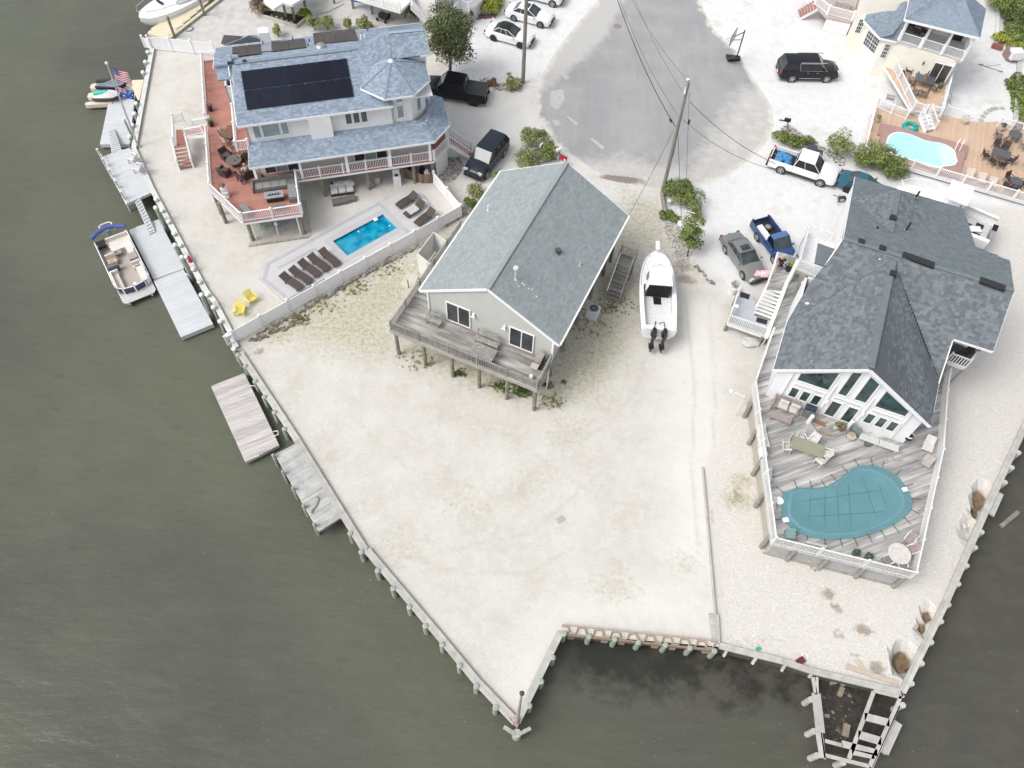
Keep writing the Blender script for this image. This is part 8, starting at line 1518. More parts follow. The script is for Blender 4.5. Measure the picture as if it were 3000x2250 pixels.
for x in(0,L):mb=MB();mb.beam(Qb(x,0,.62),Qb(x,.75,.6),.1,.05);mb.beam(Qb(x,.7,0),Qb(x,.7,.6),.07,.07);mb.beam(Qb(x,.05,0),Qb(x,0,.9),.07,.07);part('arm',mb,B3_,sl3)
for x in(.35,1.1):mb=MB();mb.prism([Qb(x,.15,0),Qb(x+.62,.15,0),Qb(x+.62,.72,0),Qb(x,.72,0)],Z3d+.43,Z3d+.55);mb.beam(Qb(x+.31,.1,.75),Qb(x+.31,.2,.6),.6,.3);part('cushion',mb,mat('pale_taupe_cushion',(.56,.52,.5),.9),sl3)
cf=thing('slatted_coffee_table','mauve-grey slatted coffee table before the wooden bench','table',Qb(.8,1.3,0))
for i in range(4):mb=MB();mb.beam(Qb(.15,1.1+i*.15,.42),Qb(L-.15,1.1+i*.15,.42),.135,.04);part('top_slat',mb,B3_,cf)
for x in(.22,L-.22):
    for y in(1.1,1.55):mb=MB();mb.beam(Qb(x,y,0),Qb(x,y,.4),.07,.07);part('leg',mb,B3_,cf)
kg=thing('charcoal_grill','dark blue-grey gas grill by the wall light of the glazed gable','grill',lb(1200,1290));mb=MB();q=lb(1195,1300);mb.box(q+Z3*.45,.55,.45,.8,F3.a);part('cabinet',mb,mat('grey_grill_case',(.18,.18,.18),.5),kg);mb=MB();mb.tube([q+F3.u*-.35+Z3*.95,q+F3.u*.35+Z3*.95],.22,12);part('hood',mb,mat('blue_black_hood',(.025,.035,.055),.25),kg,smooth=30)
mb=MB();
for k in range(9):a=k/8*math.pi;p=L5(760,940,Z3d)+Vector((1.75*math.cos(a+math.pi),-1.35*math.sin(a),0));mb.tube([p,p+Z3*.5],.02,5)
mb2=MB();arc_=[L5(600,900,Z3d),L5(605,985,Z3d),L5(650,1040,Z3d),L5(720,1075,Z3d),L5(800,1083,Z3d),L5(880,1060,Z3d),L5(920,1030,Z3d)]
pg=thing('clear_screen','curved clear windscreen fencing the doormat area before the glazed doors','screen',arc_[3])
SCR=bpy.data.materials.new('clear_vinyl_screen');SCR.use_nodes=True;t=SCR.node_tree;b5=t.nodes['Principled BSDF'];b5.inputs['Base Color'].default_value=(.7,.7,.68,1);b5.inputs['Alpha'].default_value=.22;b5.inputs['Roughness'].default_value=.1
for a,b_ in zip(arc_,arc_[1:]):mb=MB();mb.beam(a+Z3*.3,b_+Z3*.3,.015,.6);part('clear_panel',mb,SCR,pg);mb=MB();mb.tube([a+Z3*.62,b_+Z3*.62],.02,5);part('screen_rail',mb,mat('brown_rail',(.16,.13,.11),.6),pg)
for x,y,l in((622,905,'left'),(940,950,'right')):p=L5(x,y,Z3d+.5);mb=MB();mb.cyl(Vector((p.x,p.y,Z3d)),.16,.9,10,.13);solo('round_pedestal',mb,CAPW,f'{l} white pedestal beside the glazed doors','pedestal',group='white pedestals')
mb=MB();mb.cyl(L5(740,1025,Z3d),.48,.02,20);solo('door_mat',mb,mat('brown_mat',(.25,.2,.17),.95,(.35,.3,.26),6),'round brown mat inside the curved clear screen','mat')
mb=MB();mb.prism([L5(655,910,Z3d),L5(740,940,Z3d),L5(735,970,Z3d),L5(650,935,Z3d)],Z3d+.004,Z3d+.1);solo('brown_crate',mb,mat('terracotta',(.3,.16,.1),.8),'reddish-brown tray with odds and ends by the glazed doors','tray');potplant('white pot with green leaves by the glazed doors',L5(822,975,Z3d),.2,.3,CAPW,LEAFG);potplant('terracotta pot with reddish leaves by the glazed doors',L5(862,990,Z3d),.24,.3,mat('terracotta',(.3,.16,.1)),LEAFB)
potplant('large cream pot holding brown soil near the round mat',L5(935,1065,Z3d),.3,.42,POTC,LEAFB,n=40)
mb=MB();mb.prism([L5(945,985,Z3d),L5(1020,1020,Z3d),L5(1005,1060,Z3d),L5(935,1020,Z3d)],Z3d,Z3d+.5);solo('storage_box',mb,mat('sage_box',(.16,.21,.2),.7),'sage green storage box against the glazed gable','box');mb=MB();mb.tube([L5(1065,1100,Z3d+.22),L5(1100,1105,Z3d+.22)],.2,12);solo('round_drum',mb,mat('slate_drum',(.12,.13,.14),.5),'small dark grey drum below the long white bench','drum',smooth=30)
for i,(x0,y0,x1,y1,l)in enumerate(((1020,1040,1175,1095,'left'),(1180,1095,1335,1150,'right'))):mb=MB();a,b_=L5(x0,y0,Z3d+.42),L5(x1,y1,Z3d+.42);mb.beam(a,b_,.5,.06);[mb.beam(lerp(a,b_,t),lerp(a,b_,t)-Z3*.4,.06,.3)for t in(.1,.9)];solo('white_bench',mb,mat('pale_bench',(.58,.58,.56),.6),f'{l} one of two pale benches under the gable windows','bench',group='pale benches under the windows')
mb=MB();[mb.tube([L5(1320,1205,Z3d+.02+k*.015)+Vector(((.3+k*.02)*math.cos(a),(.3+k*.02)*math.sin(a),0))for a in np.linspace(0,6.283,17)],.018,5)for k in range(4)];mb.tube([L5(1340,1180,Z3d+.02),L5(1440,1195,Z3d+.02),L5(1510,1225,Z3d+.02)],.015,5);solo('coiled_hose',mb,mat('beige_hose',(.4,.37,.32),.7),'loose coil of beige hose on the silver pool deck','hose')
gk=thing('kettle_grill','round dark kettle grill with a white lid at the right end of the gable','grill',L5(1385,1080,Z3d));q=L5(1385,1085,Z3d);mb=MB();mb.ball(q+Z3*.6,.3,.3,.22,12,7);part('bowl',mb,BLACK,gk,smooth=True);mb=MB();mb.tube([q+Vector((.25*math.cos(a),.25*math.sin(a),.82))for a in np.linspace(0,5,10)],.04,6);part('lid_rim',mb,CAPW,gk);mb=MB();[mb.tube([q+Z3*.5,q+Vector((.3*math.cos(a),.3*math.sin(a),0))],.02,5)for a in(0,2.1,4.2)];part('legs',mb,STEEL,gk)
def sunbed(label,a,b_,z,fab,fr,w=.62,up=.35,group=None):
    a,b_=Vector(a),Vector(b_);r=thing('chaise_longue',label,'sun lounger',Vector((a.x,a.y,z)),group);d=(b_-a).normalized();m=lerp(a,b_,.62);mb=MB();mb.beam(Vector((a.x,a.y,z+.3)),Vector((m.x,m.y,z+.32)),w,.04);part('seat',mb,fab,r);mb=MB();mb.beam(Vector((m.x,m.y,z+.32)),Vector((b_.x,b_.y,z+.32+up)),w,.04);part('backrest',mb,fab,r)
    e_=d.cross(Z3).normalized()
    for t in(.1,.6):
        for s in(-1,1):p=lerp(a,b_,t)+e_*s*w/2;mb=MB();mb.tube([Vector((p.x,p.y,z)),Vector((p.x,p.y,z+.3))],.02,5);part('leg',mb,fr,r)
    for s in(-1,1):p,q=a+e_*s*w/2,m+e_*s*w/2;mb=MB();mb.tube([Vector((p.x,p.y,z+.32)),Vector((q.x,q.y,z+.34))],.022,5);part('side_rail',mb,fr,r)
CRS=mat('cream_sling',(.62,.6,.56),.8)
sunbed('cream sun lounger along the left railing of the silver deck',L5(250,1140,2.2),L5(215,955,2.5),Z3d,CRS,CAPW);sunbed('cream sun lounger beside the right railing above the folded chair',L5(1560,1170,2.2),L5(1610,1045,2.6),Z3d,CRS,CAPW);sunbed('taupe folding chair leaning at the right railing of the silver deck',L5(1540,1290,2.2),L5(1590,1220,2.5),Z3d,mat('taupe_sling2',(.4,.37,.34),.8),STEEL,up=.5)
TT=mat('olive_taupe_glass',(.28,.27,.20),.35,(.24,.23,.17),2);tp3=L5(565,1170,Z3d);table('long olive-taupe patio table with cream chairs on the silver deck',tp3,.95,2.15,.72,F3.a+.03,TT,CAPW)
for x,y,l in((470,1120,'left end, above the corner of'),(530,1095,'upper left side of'),(620,1105,'upper right side of'),(725,1210,'right end of'),(680,1262,'lower right side of'),(410,1160,'far left end of')):chair('white',L5(x,y,Z3d),tp3,f'cream patio chair at the {l} the olive-taupe table','cream chairs round the long table')
mb=MB();mb.box(L5(235,1180,Z3d+.25),.42,.6,.42,.1);mb.m=1;mb.box(L5(238,1210,Z3d+.12),.43,.3,.2,.1);solo('cooler',mb,[CAPW,mat('cooler_blue',(.03,.12,.4),.5)],'white cooler with a blue bottom by the left railing','cooler')
for i,(x,y,l)in enumerate(((280,1350,'upper'),(310,1590,'lower'))):mb=MB();mb.box(L5(x,y,Z3d+.42),.45,1.05,.05,-.2);[mb.box(L5(x,y,Z3d+.2)+Vector((0,s,0)),.35,.05,.4,-.2)for s in(-.4,.4)];solo('plank_bench',mb,mat('silver_bench',(.5,.5,.48),.8,(.38,.38,.36),4),f'{l} pale plank bench standing along the left railing','bench',group='pale plank benches')
mb=MB();mb.prism([L6(405,705,Z3d),L6(485,712,Z3d),L6(475,795,Z3d),L6(400,785,Z3d)],Z3d+.0,Z3d+.5);solo('pump_box',mb,mat('teal_grey_box',(.2,.3,.3),.6),'grey-teal box in the lower left corner of the silver deck','box');mb=MB();mb.prism([L6(570,805,Z3d),L6(735,845,Z3d),L6(730,865,Z3d),L6(565,825,Z3d)],Z3d+.38,Z3d+.43);solo('plank_bench',mb,mat('silver_bench',(.5,.5,.48)),'pale plank bench beside the front railing of the silver deck','bench')
ut=thing('umbrella_table','round cream table in the lower right corner of the silver deck','table',L6(1300,920,Z3d));q=L6(1300,925,Z3d);mb=MB();mb.cyl(q+Z3*.7,.68,.04,26);part('tabletop',mb,mat('cream_table',(.6,.57,.53),.5),ut);mb=MB();mb.cyl(q,.05,.7,8);mb.cyl(q,.3,.05,14);part('pedestal',mb,CAPW,ut)
for x,y,l in((1210,970,'lower left of'),(1330,1000,'below'),(1415,880,'right of'),(1395,800,'upper right of')):chair('mauve',L6(x,y,Z3d),q,f'mauve sling chair {l} the round cream table','mauve chairs round the cream table')
for x,y,l in((975,895,'left'),(1075,930,'right')):potplant(f'{l} dark green shrub in a pot by the front railing',L6(x,y,Z3d),.22,.3,mat('teal_pot',(.08,.14,.15),.5),LEAFD)
for x0,y0,x1,y1,w,l in((490,450,640,500,.5,'upper'),(755,860,925,910,.45,'lower')):mb=MB();mb.beam(K8b(x0,y0,lz+.02),K8b(x1,y1,lz+.02),w,.03);solo('black_mat',mb,BLACK,f'{l} black doormat on the blue-grey landing','doormat',group='black doormats')
lp_=thing('landing_lamp','round white globe lamp on a pole at the blue-grey landing','lamp',K8b(365,810,lz));mb=MB();mb.tube([K8b(365,810,lz),K8b(425,665,lz+1.5)],.04,8);part('lamp_pole',mb,CAPW,lp_);mb=MB();mb.ball(K8b(437,645,lz+1.6),.17,.17,.12,12,7);part('globe',mb,CAPW,lp_,smooth=True)
for x,y,l in((1512,275,'small round white lamp at the eave above the side deck'),):mb=MB();mb.ball(K8b(x,y,4.2),.17,.17,.12,12,7);solo('eave_lamp',mb,CAPW,l,'lamp',smooth=True)
lm=thing('yard_lamp','white globe lamp on an arm outside the left railing','lamp',V(1580,845,0));mb=MB();b0=V(1608,856,2.6);mb.tube([b0,V(1585,847,2.7)],.03,6);mb.tube([b0,Vector((b0.x,b0.y,0))],.03,6);part('arm',mb,CAPW,lm);mb=MB();mb.ball(V(1580,844,2.75),.18,.18,.14,12,7);part('globe',mb,CAPW,lm,smooth=True)
potplant('big white tub with a leafy plant by the blue-grey landing',K8b(360,430,0),.36,.7,CAPW,LEAFB);potplant('black pot with lime leaves beside the person on the landing',K8b(1265,60,UL),.3,.45,POTB,LEAFY)
mb=MB();
for i in range(12):s0=len(mb.v);mb.ball(K8b(600+random.random()*120,1180+random.random()*80,.15),.45,.32,.16,7,5);mb.v[s0:]=[tuple(c+random.uniform(-.07,.07)for c in v)for v in mb.v[s0:]]
solo('white_tarp_bundle',mb,mat('dirty_white_tarp',(.55,.54,.52),.8),'crumpled dirty white tarp under the blue-grey landing','tarp')
for i in range(4):pass
bush('dark green creeper in the gap between stairs and side deck',K8b(1180,560,.4),.9,1.4,LEAFD,900,.09,name='creeper',cat='creeper');bush('second dark creeper patch lower in the gap beside the stairs',K8b(1120,760,.2),.7,1.2,LEAFD,600,.09,name='creeper',cat='creeper')
def banner(label,P,m,emblem=None):
    mb=MB();nx,ny=16,12
    V_=[lerp(lerp(P[0],P[1],i/nx),lerp(P[3],P[2],i/nx),j/ny)+Z3*.05*math.sin(i*.9+j*.5)for j in range(ny+1)for i in range(nx+1)]
    for j in range(ny):
        for i in range(nx):k=j*(nx+1)+i;mb.m=emblem((i+.5)/nx,(j+.5)/ny)if emblem else 0;mb.add([V_[k],V_[k+1],V_[k+nx+2],V_[k+nx+1]],[(0,1,2,3)])
    return solo('banner',mb,m,label,'flag',loc=P[0])
def emb(a,b_):
    r=math.hypot((a-.48),(b_-.52)*.85);return 1 if(.27<r<.36)or(r<.15 and abs(b_-.52)<.09)or(b_<.07)else 0
banner('blue banner with a white ring emblem hung on the landing rail',[K8b(1080,-100,3.4),K8b(1340,-50,3.4),K8b(1240,40,2.75),K8b(1130,30,2.75)],[mat('banner_blue',(.01,.10,.42),.7),CAPW],emb)
banner('pale pink flag with faint white lettering flying from the stair parapet',[K8b(985,60,3.3),K8b(760,70,2.8),K8b(700,150,2.5),K8b(930,180,3.0)],[mat('flag_pink',(.72,.38,.42),.8),CAPW],lambda a,b_:1 if.35<b_<.6 and.2<a<.75 and int(a*16)%3 else 0)
u4=K5(1105,925,1.2);table('dark slate dining table on the upper tan deck of the cream house',u4,1.1,1.75,.74,F4.a,SLATE,BRONZE)
for x,y,l in((975,920,'left side of'),(1080,850,'back left of'),(1170,870,'back right of'),(1025,1030,'front left of'),(1110,1050,'front right of'),(1225,985,'right end of')):chair('bronze',K5(x,y,1.2),u4,f'bronze sling chair at the {l} the dark table on the upper tan deck','bronze chairs on the upper tan deck')
chair('brown',K5(945,800,1.2),K5(1000,950,1.2),'brown chair against the cream wall on the upper tan deck');um=thing('patio_umbrella','closed rust-coloured patio umbrella over the dark dining table','umbrella',u4+Z3*.74);mb=MB();t0=K5(1195,760,3.3);mb.tube([u4+Z3*.7,t0],.025,6);part('pole',mb,CAPW,um);mb=MB();mb.tube([lerp(u4+Z3*.7,t0,.35),lerp(u4+Z3*.7,t0,.6),t0],[.13,.1,.04],9);part('folded_canopy',mb,mat('rust_canvas',(.42,.17,.10),.8),um,smooth=True)
mb=MB();mb.box(K5(885,800,1.55),.4,.4,.7);solo('waste_bin',mb,POTB,'dark brown bin in the corner of the upper tan deck','bin');potplant('brown basket pot at the sliding door of the cream house',K5(1300,950,1.2),.24,.45,mat('olive_pot',(.14,.11,.06),.7),LEAFD,n=30)
gg=thing('white_grill','white and black grill on the gravel beside the upper tan deck','grill',K5(720,1150,0));mb=MB();q=K5(720,1150,0);mb.box(q+Z3*.5,1.1,.5,.8,F4.a);part('cabinet',mb,CAPW,gg);mb=MB();mb.tube([q-F4.u*.35+Z3*.98,q+F4.u*.35+Z3*.98],.26,12);part('hood',mb,STEEL,gg,smooth=30)
potplant('cream pot with a small green shrub at the pool deck gate',K5(618,1320,pdz),.24,.42,POTC,LEAFG);potplant('cream pot with pale soil at the far edge of the pool deck',K5(1560,1330,pdz),.33,.42,POTC,LEAFD,n=20);potplant('cream pot with purple flowers near the right chairs',K5(1955,1410,pdz),.26,.4,POTC,LEAFD,mat('purple_flower',(.2,.05,.15),.7));potplant('cream pot with flowers at the right edge of the pool deck',L2(2195,1100,pdz),.27,.45,POTC,LEAFG)
mb=MB();mb.tube([L2(740,540,.6)+Vector((.55*math.cos(a),.5*math.sin(a),0))for a in np.linspace(0,5.9,17)],.2,9);solo('inflatable_ring',mb,mat('teal_inflatable',(.0,.32,.30),.4),'teal inflatable ring stored under the upper tan deck','inflatable',smooth=True)
dt=L2(1865,960,pdz);table('dark slate dining table near the mauve pool surround',dt,1.05,1.5,.74,F4.a-.1,SLATE,BRONZE)
for x,y,l in((1690,950,'left end'),(1830,830,'back left'),(1930,860,'back right'),(1780,1030,'front left'),(1890,1070,'front right'),(2010,1010,'right end')):chair('brown',L2(x,y,pdz),dt,f'brown sling chair at the {l} of the slate table by the pool','brown chairs by the pool')
rt=L2(2048,715,pdz);table('round dark table at the back of the pool deck',rt,1.15,1.15,.72,0,SLATE,BRONZE,rnd=True)
for x,y,l in((1850,680,'left of'),(2095,600,'behind'),(1955,780,'in front of'),(2185,830,'right of')):chair('bronze',L2(x,y,pdz),rt,f'bronze swivel chair {l} the round dark table at the back','bronze chairs round the back table')
r2_=L2(2055,1320,pdz);table('round dark mesh table in the lower right of the pool deck',r2_,1.05,1.05,.72,0,SLATE,BRONZE,rnd=True)
for x,y,l in((1985,1250,'above left of'),(1960,1350,'left of'),(2060,1400,'below'),(2170,1310,'right of')):chair('brown',L2(x,y,pdz),r2_,f'brown chair {l} the round mesh table','brown chairs round the mesh table')
for i,(x,y)in enumerate(((1495,1180),(1645,1235),(1790,1290))):sunbed(f'{("left", "middle", "right")[i]} of three beige loungers along the lower pool railing',L2(x,y+60,pdz),L2(x-10,y-30,pdz),pdz,mat('beige_sling',(.6,.54,.47),.8),BRONZE,w=.66,group='beige loungers by the railing')
bt4=K5(1060,330,bf);table('dark round dining table on the covered balcony',bt4,1.2,1.2,.74,0,SLATE,BRONZE,rnd=True)
for x,y,l in((985,310,'left'),(1075,265,'back'),(1040,390,'front left'),(1120,380,'front right')):chair('brown',K5(x,y,bf),bt4,f'dark chair at the {l} of the balcony table','balcony chairs')
mb=MB();q=K5(1470,420,bf);mb.box(q+Z3*.45,1.0,.6,.8,F4.a);mb.m=1;mb.box(q+Z3*.9,.9,.5,.08,F4.a);solo('black_grill',mb,[BLACK,STEEL],'black grill with a steel lid on the covered balcony','grill')
mb=MB();mb.box(K5(1250,20,pf+.3)if False else at(2470,12,1.9),1.5,.7,.6,F4.a);solo('porch_bench',mb,mat('striped_cushions',(.2,.17,.15),.8,(.5,.48,.45),9),'porch sofa with striped cushions on the left porch','sofa')
mb=MB();mb.box(at(2976,158,.8),1.1,.9,.8,.1);solo('white_cooler',mb,CAPW,'white box on the timber cap at the right edge','box');mb=MB();mb.box(at(2962,157,.5),.9,1.1,.9,.1);solo('brown_box',mb,mat('mauve_box',(.28,.2,.18),.8),'mauve-brown box beside the white box at the right edge','box')
mb=MB();mb.box(at(2922,136,.25),1.0,.45,.4,-.4);solo('red_planter',mb,mat('brick_planter',(.28,.1,.08),.8),'brick-red planter box below the lime shrubs','planter')
mb=MB();mb.tube([at(2872,190,.04),at(2935,210,.04)],.03,6);mb.ball(at(2874,189,.05),.28,.1,.03);mb.ball(at(2932,209,.05),.25,.1,.03);solo('kayak_paddle',mb,mat('grey_paddle',(.2,.2,.21),.5),'double-bladed grey kayak paddle lying on white gravel','paddle');mb=MB();mb.tube([at(2886,194,.04),at(2932,189,.04)],.02,5);solo('thin_rod',mb,STEEL,'thin grey rod crossing the kayak paddle','rod')
for i,(x,y)in enumerate(((1390,1050),(1375,1130))):
    mb=MB();mb.tube([K5(x,y,.5)+Vector((.35*math.cos(a),.1*math.sin(a),.35*math.sin(a)))for a in np.linspace(0,6.283,17)],.03,5);solo('bicycle_wheel',mb,STEEL,f'{("upper", "lower")[i]} bicycle wheel leaning on the tan deck edge','wheel',group='bicycle wheels')
wg=thing('garden_wagon','black folding wagon under the top white deck','wagon',K2(1930,190,0));mb=MB();q=K2(1935,170,.4);mb.box(q,1.0,.6,.4,-.5);part('basket',mb,BLACK,wg)
for x,y in((1860,210),(1945,240),(1990,160)):mb=MB();p=K2(x,y,.18);mb.tube([p,p+Vector((.04,.08,0))],.17,12);part('wheel',mb,RUBBER,wg)
mb=MB();mb.tube([K2(1500,40,.05),K2(1350,120,.05),K2(1200,160,.05)],.03,5);solo('drive_cable',mb,STEEL,'thin grey hose crossing the concrete under the top house','hose')
# ================================================================ vegetation
def tree(label,base,top,r,h0,m,n,size,tr=.16,lean=None,name='tree',lobes=16):
    b0,t0=Vector(base),Vector(top);o=thing(name,label,'tree',b0);mb=MB();mid=lerp(b0,t0,.5)+Vector((.1,.05,0));mb.tube([b0,lerp(b0,mid,.6),mid,lerp(mid,t0,.7)],[tr,tr*.8,tr*.6,tr*.2],9);part('trunk',mb,BARK,o,smooth=True)
    for k in range(7):a=k*.9;s=lerp(b0,t0,.32+.07*k);mb=MB();e=s+Vector((math.cos(a)*r*.75,math.sin(a)*r*.75,.7));mb.tube([s,lerp(s,e,.5)+Z3*.15,e],[tr*.4,tr*.25,tr*.08],6);part('limb',mb,BARK,o,smooth=True)
    mb=MB();H_=t0.z-h0
    for i in range(lobes):
        z=h0+H_*(i+.5)/lobes;f=math.sin(math.pi*min(1,.25+.75*(1-(z-h0)/H_)**.7))if i>lobes*.3 else.9;a=i*2.4;q=r*.5*f;c=lerp(b0,t0,z/t0.z);rr=r*(.52 if f>.5 else.4)
        leaves(mb,(c.x+q*math.cos(a),c.y+q*math.sin(a),z),rr,rr,rr*.7,n//lobes,size,.4)
    part('crown',mb,m,o);return o
tree('leafy tree between the blue-roofed house and the white cars',K3(437,790,0),K3(425,170,6.4),2.45,2.1,LEAFT,17000,.085)
def bl(*rows,group,m=LEAF,**k):
    for lab,Kf,x,y,r,h,*rest in rows:bush(lab,Kf(x,y,0),r*1.2,h*1.1,rest[0]if rest else m,int(1500*r*r+500),.075,group,**k)
bl(('pale green bush on the rock bed nearest the white marker blocks',K8,980,450,1.15,1.5),('brighter green bush below the marker blocks behind the grey-green roof',K8,1120,600,1.0,1.3,LEAFG),('greyish bush touching the far roof corner of the stilt house',K8,880,680,1.1,1.1),('bush outside the vinyl fence corner beside the roof edge',K8,350,1030,.85,1.3),('small bush above the one at the fence corner',K8,300,1140,.55,.9,LEAFG),('little twig bush between slate SUV and roof edge',K8,575,820,.4,.8),('round bush on the stones by the left utility pole',K3,1110,950,.75,1.0),('low weedy shrub between the black pickup and the pole bush',K3,900,925,.6,.5,LEAFB),group='bayberry bushes')
bl(('bright green bush in front of the black mailbox',L1,710,440,.95,1.1,LEAFG),('green bush right beside the white pickup bed',L1,850,480,.8,.9,LEAFG),('small grey-green bush behind the pickup cab',L1,985,450,.7,.9),('tall bush between the pickup and the tan pool deck',L1,1290,560,1.25,1.8),('green bush left in the big clump at the pool deck corner',L1,1560,680,1.3,1.6,LEAFG),('olive bush at the very corner of the tan pool deck',L1,1650,640,1.2,2.0),('large green bush in front of the white pool railing',L1,1800,730,1.5,1.9,LEAFG),('dark bush over the roof of the teal car',L1,1900,800,1.0,1.3,LEAFG),group='bushes along the right driveway')
bl(('small shrub behind the roof, leftmost of the row',K2,800,400,.5,1.2),('thin sparse shrub rising behind the solar panels',K2,1190,330,.6,1.6),('fuller shrub behind the gap between solar panels',K2,1330,330,.8,1.5),('wispy shrub behind the right solar panels',K2,1560,330,.6,1.3),('dense shrub behind the right solar panels',K2,1740,320,.75,1.4),('tall shrub by the stairs of the top house',K2,2160,200,.8,2.4),('dark shrub left of the big tree by the stairs',K3,60,200,.9,1.6,LEAFD),group='shrubs behind the blue-roofed house')
bush('bronze-leaved rounded shrub at the corner of the mulch bed',K2(610,130,0),1.15,1.3,LEAFB,1800,.08);bush('lime green hydrangea at the right end of the mulch bed',K2(1095,175,0),.75,.9,leafmat('lime_leaves',(.22,.34,.03),(.12,.22,.03)),900,.1)
for i in range(5):bush(f'{ordn[i]} small silvery plant in the dark mulch bed, from the left',K2(730+i*52,185+i*18,.1),.22,.25,leafmat('silver_leaves',(.45,.45,.38),(.3,.32,.24)),120,.06,'silvery plants in the mulch bed',stems=False,name='silver_plant',cat='plant')
bush('big yellow-green mounded shrub beside the white cars',K3(850,100,0),1.6,1.3,LEAFY,4500,.08);bush('dark shrub behind the mounded yellow shrub',K3(640,230,0),.8,1.4,LEAFD,1200,.08);bush('dark leaves round the back of the yellow mound',K3(920,20,0),1.0,1.1,LEAFG,1200,.08)
rocks('mulch_rocks',[K3(690,190),K3(740,215),K3(930,190),K3(1000,60),K3(960,40),K3(880,160),K3(720,150),K3(610,330),K3(590,400),K3(660,300)],220,.06,.14,'reddish stones edging the yellow shrub bed',m=mat('reddish_stone',(.24,.13,.11),.9,(.1,.07,.06),4,.8,rand=.4))
st_=tree('small bare-branched tree beside the grey stone bed',M8(775,1425,0),M8(850,950,2.9),1.15,1.0,LEAFG,2600,.085,.06,lobes=9)
bl(('rounded green bush at the foot of the leaning utility pole',M8,590,590,1.0,1.5,LEAFG),('green bush right of the pale timber planter at the pole',M8,790,720,1.0,1.4,LEAFG),('low spreading bush below the pale timber planter',M8,520,890,.7,.5,LEAFG),('dark bush beside the pole bush on the right',M8,740,540,.7,1.1,LEAFG),('small leafy clump with a white cloth above the little tree',M8,870,890,.55,1.2),group='bushes at the leaning utility pole')
pp_=thing('timber_planter','pale timber planter with a white pipe stub beside the leaning pole','planter',M8(480,750,0))
for a,b_ in(((420,560),(460,830)),((420,560),(520,550))):mb=MB();mb.beam(M8(*a,.25),M8(*b_,.25),.15,.5);part('plank',mb,GWOOD,pp_)
mb=MB();mb.cyl(M8(525,660,.4),.2,.12,14);part('pipe_cap',mb,CAPW,pp_);mb=MB();mb.tube([M8(730,790,.9),M8(885,830,1.2)],.035,6);solo('white_pipe',mb,CAPW,'white pipe lying across the bushes at the leaning pole','pipe');mb=MB();mb.ball(M8(685,975,1.8),.28,.35,.2,8,6);solo('white_bag',mb,CAPW,'white cloth caught in the little tree','cloth')
mb=MB();mb.cyl(M8(530,460,0),.07,.9,8);mb.ball(M8(538,385,1.1),.13,.13,.1);solo('bollard_light',mb,mat('grey_bollard',(.12,.12,.12),.6),'grey capped bollard behind the leaning pole','bollard');mb=MB();mb.cyl(M8(772,500,0),.06,.5,8);solo('dark_stub',mb,BLACK,'small dark stub at the foot of the guy wire','stub')
for i,(x,y,r,h,m,l)in enumerate(((2935,30,2.4,2.2,LEAFG,'large dark green shrub mass at the top right corner'),(2962,75,1.8,1.6,LEAFD,'dark green shrub below the top right corner'),(2975,110,1.7,1.2,LEAFG,'green shrub above the lime planting at right'),(2935,120,1.1,.7,LEAFY,'lime green groundcover by the red planter'),(2968,132,1.0,.6,LEAFY,'lime green groundcover left of the brown box'),(2990,5,1.8,2.0,LEAFD,'dark shrub at the upper right edge'))):bush(l,at(x,y,0),r,h,m,int(1500*r*r),.1,'shrubs at the upper right')
mb=MB();leaves(mb,at(3010,300,.1),1.6,4.5,.3,5000,.12);solo('marsh_grass',mb,LEAFG,'green marsh plants past the timber cap at the right edge','marsh plants')['kind']='stuff'
def weeds(label,spots,m,size=.05):
    mb=MB()
    for c,r,n in spots:
        for i in range(n//8):a,q=random.random()*6.28,r*math.sqrt(random.random())*random.choice((1,1,1.3));leaves(mb,(c.x+q*math.cos(a),c.y+q*math.sin(a)*.7,.04),.12,.12,.07,8,size,0)
    o=solo('weeds',mb,m,label,'weeds');o['kind']='stuff'
weeds('patches of green weeds growing under the grey deck',[(L4(685,1225,0),.45,420),(L4(1100,1330,0),.95,900),(L4(1200,1385,0),.6,700),(L4(990,1330,0),.5,300),(L4(1400,1325,0),.35,200),(L4(1525,1300,0),.2,80)],leafmat('weed_green',(.06,.12,.02),(.11,.16,.04)))
weeds('sparse olive tufts scattered over the sandy lot',[(M7(1550,290,0),1.0,500),(M7(1250,430,0),1.5,500),(M7(1040,590,0),.7,500),(L4(90,350,0),1.5,500),(L4(330,1130,0),1.2,400),(L4(1720,830,0),1.6,500),(L3(120,930,0),.8,300),(L4(1430,1450,0),.8,400),(L3(60,500,0),.6,120),(M7(820,640,0),1.0,400),(L6(640,950,0),1.0,250),(L4(1850,690,0),1.0,200),(L3(300,900,0),1.2,250)],leafmat('weed_olive',(.17,.17,.07),(.28,.25,.13)))
weeds('fine dry grass blades in the light bed by the stones',[(K3(820,870,0),.5,120),(K3(1070,800,0),.3,80),(M7(1040,575,0),.6,300)],LEAFB)
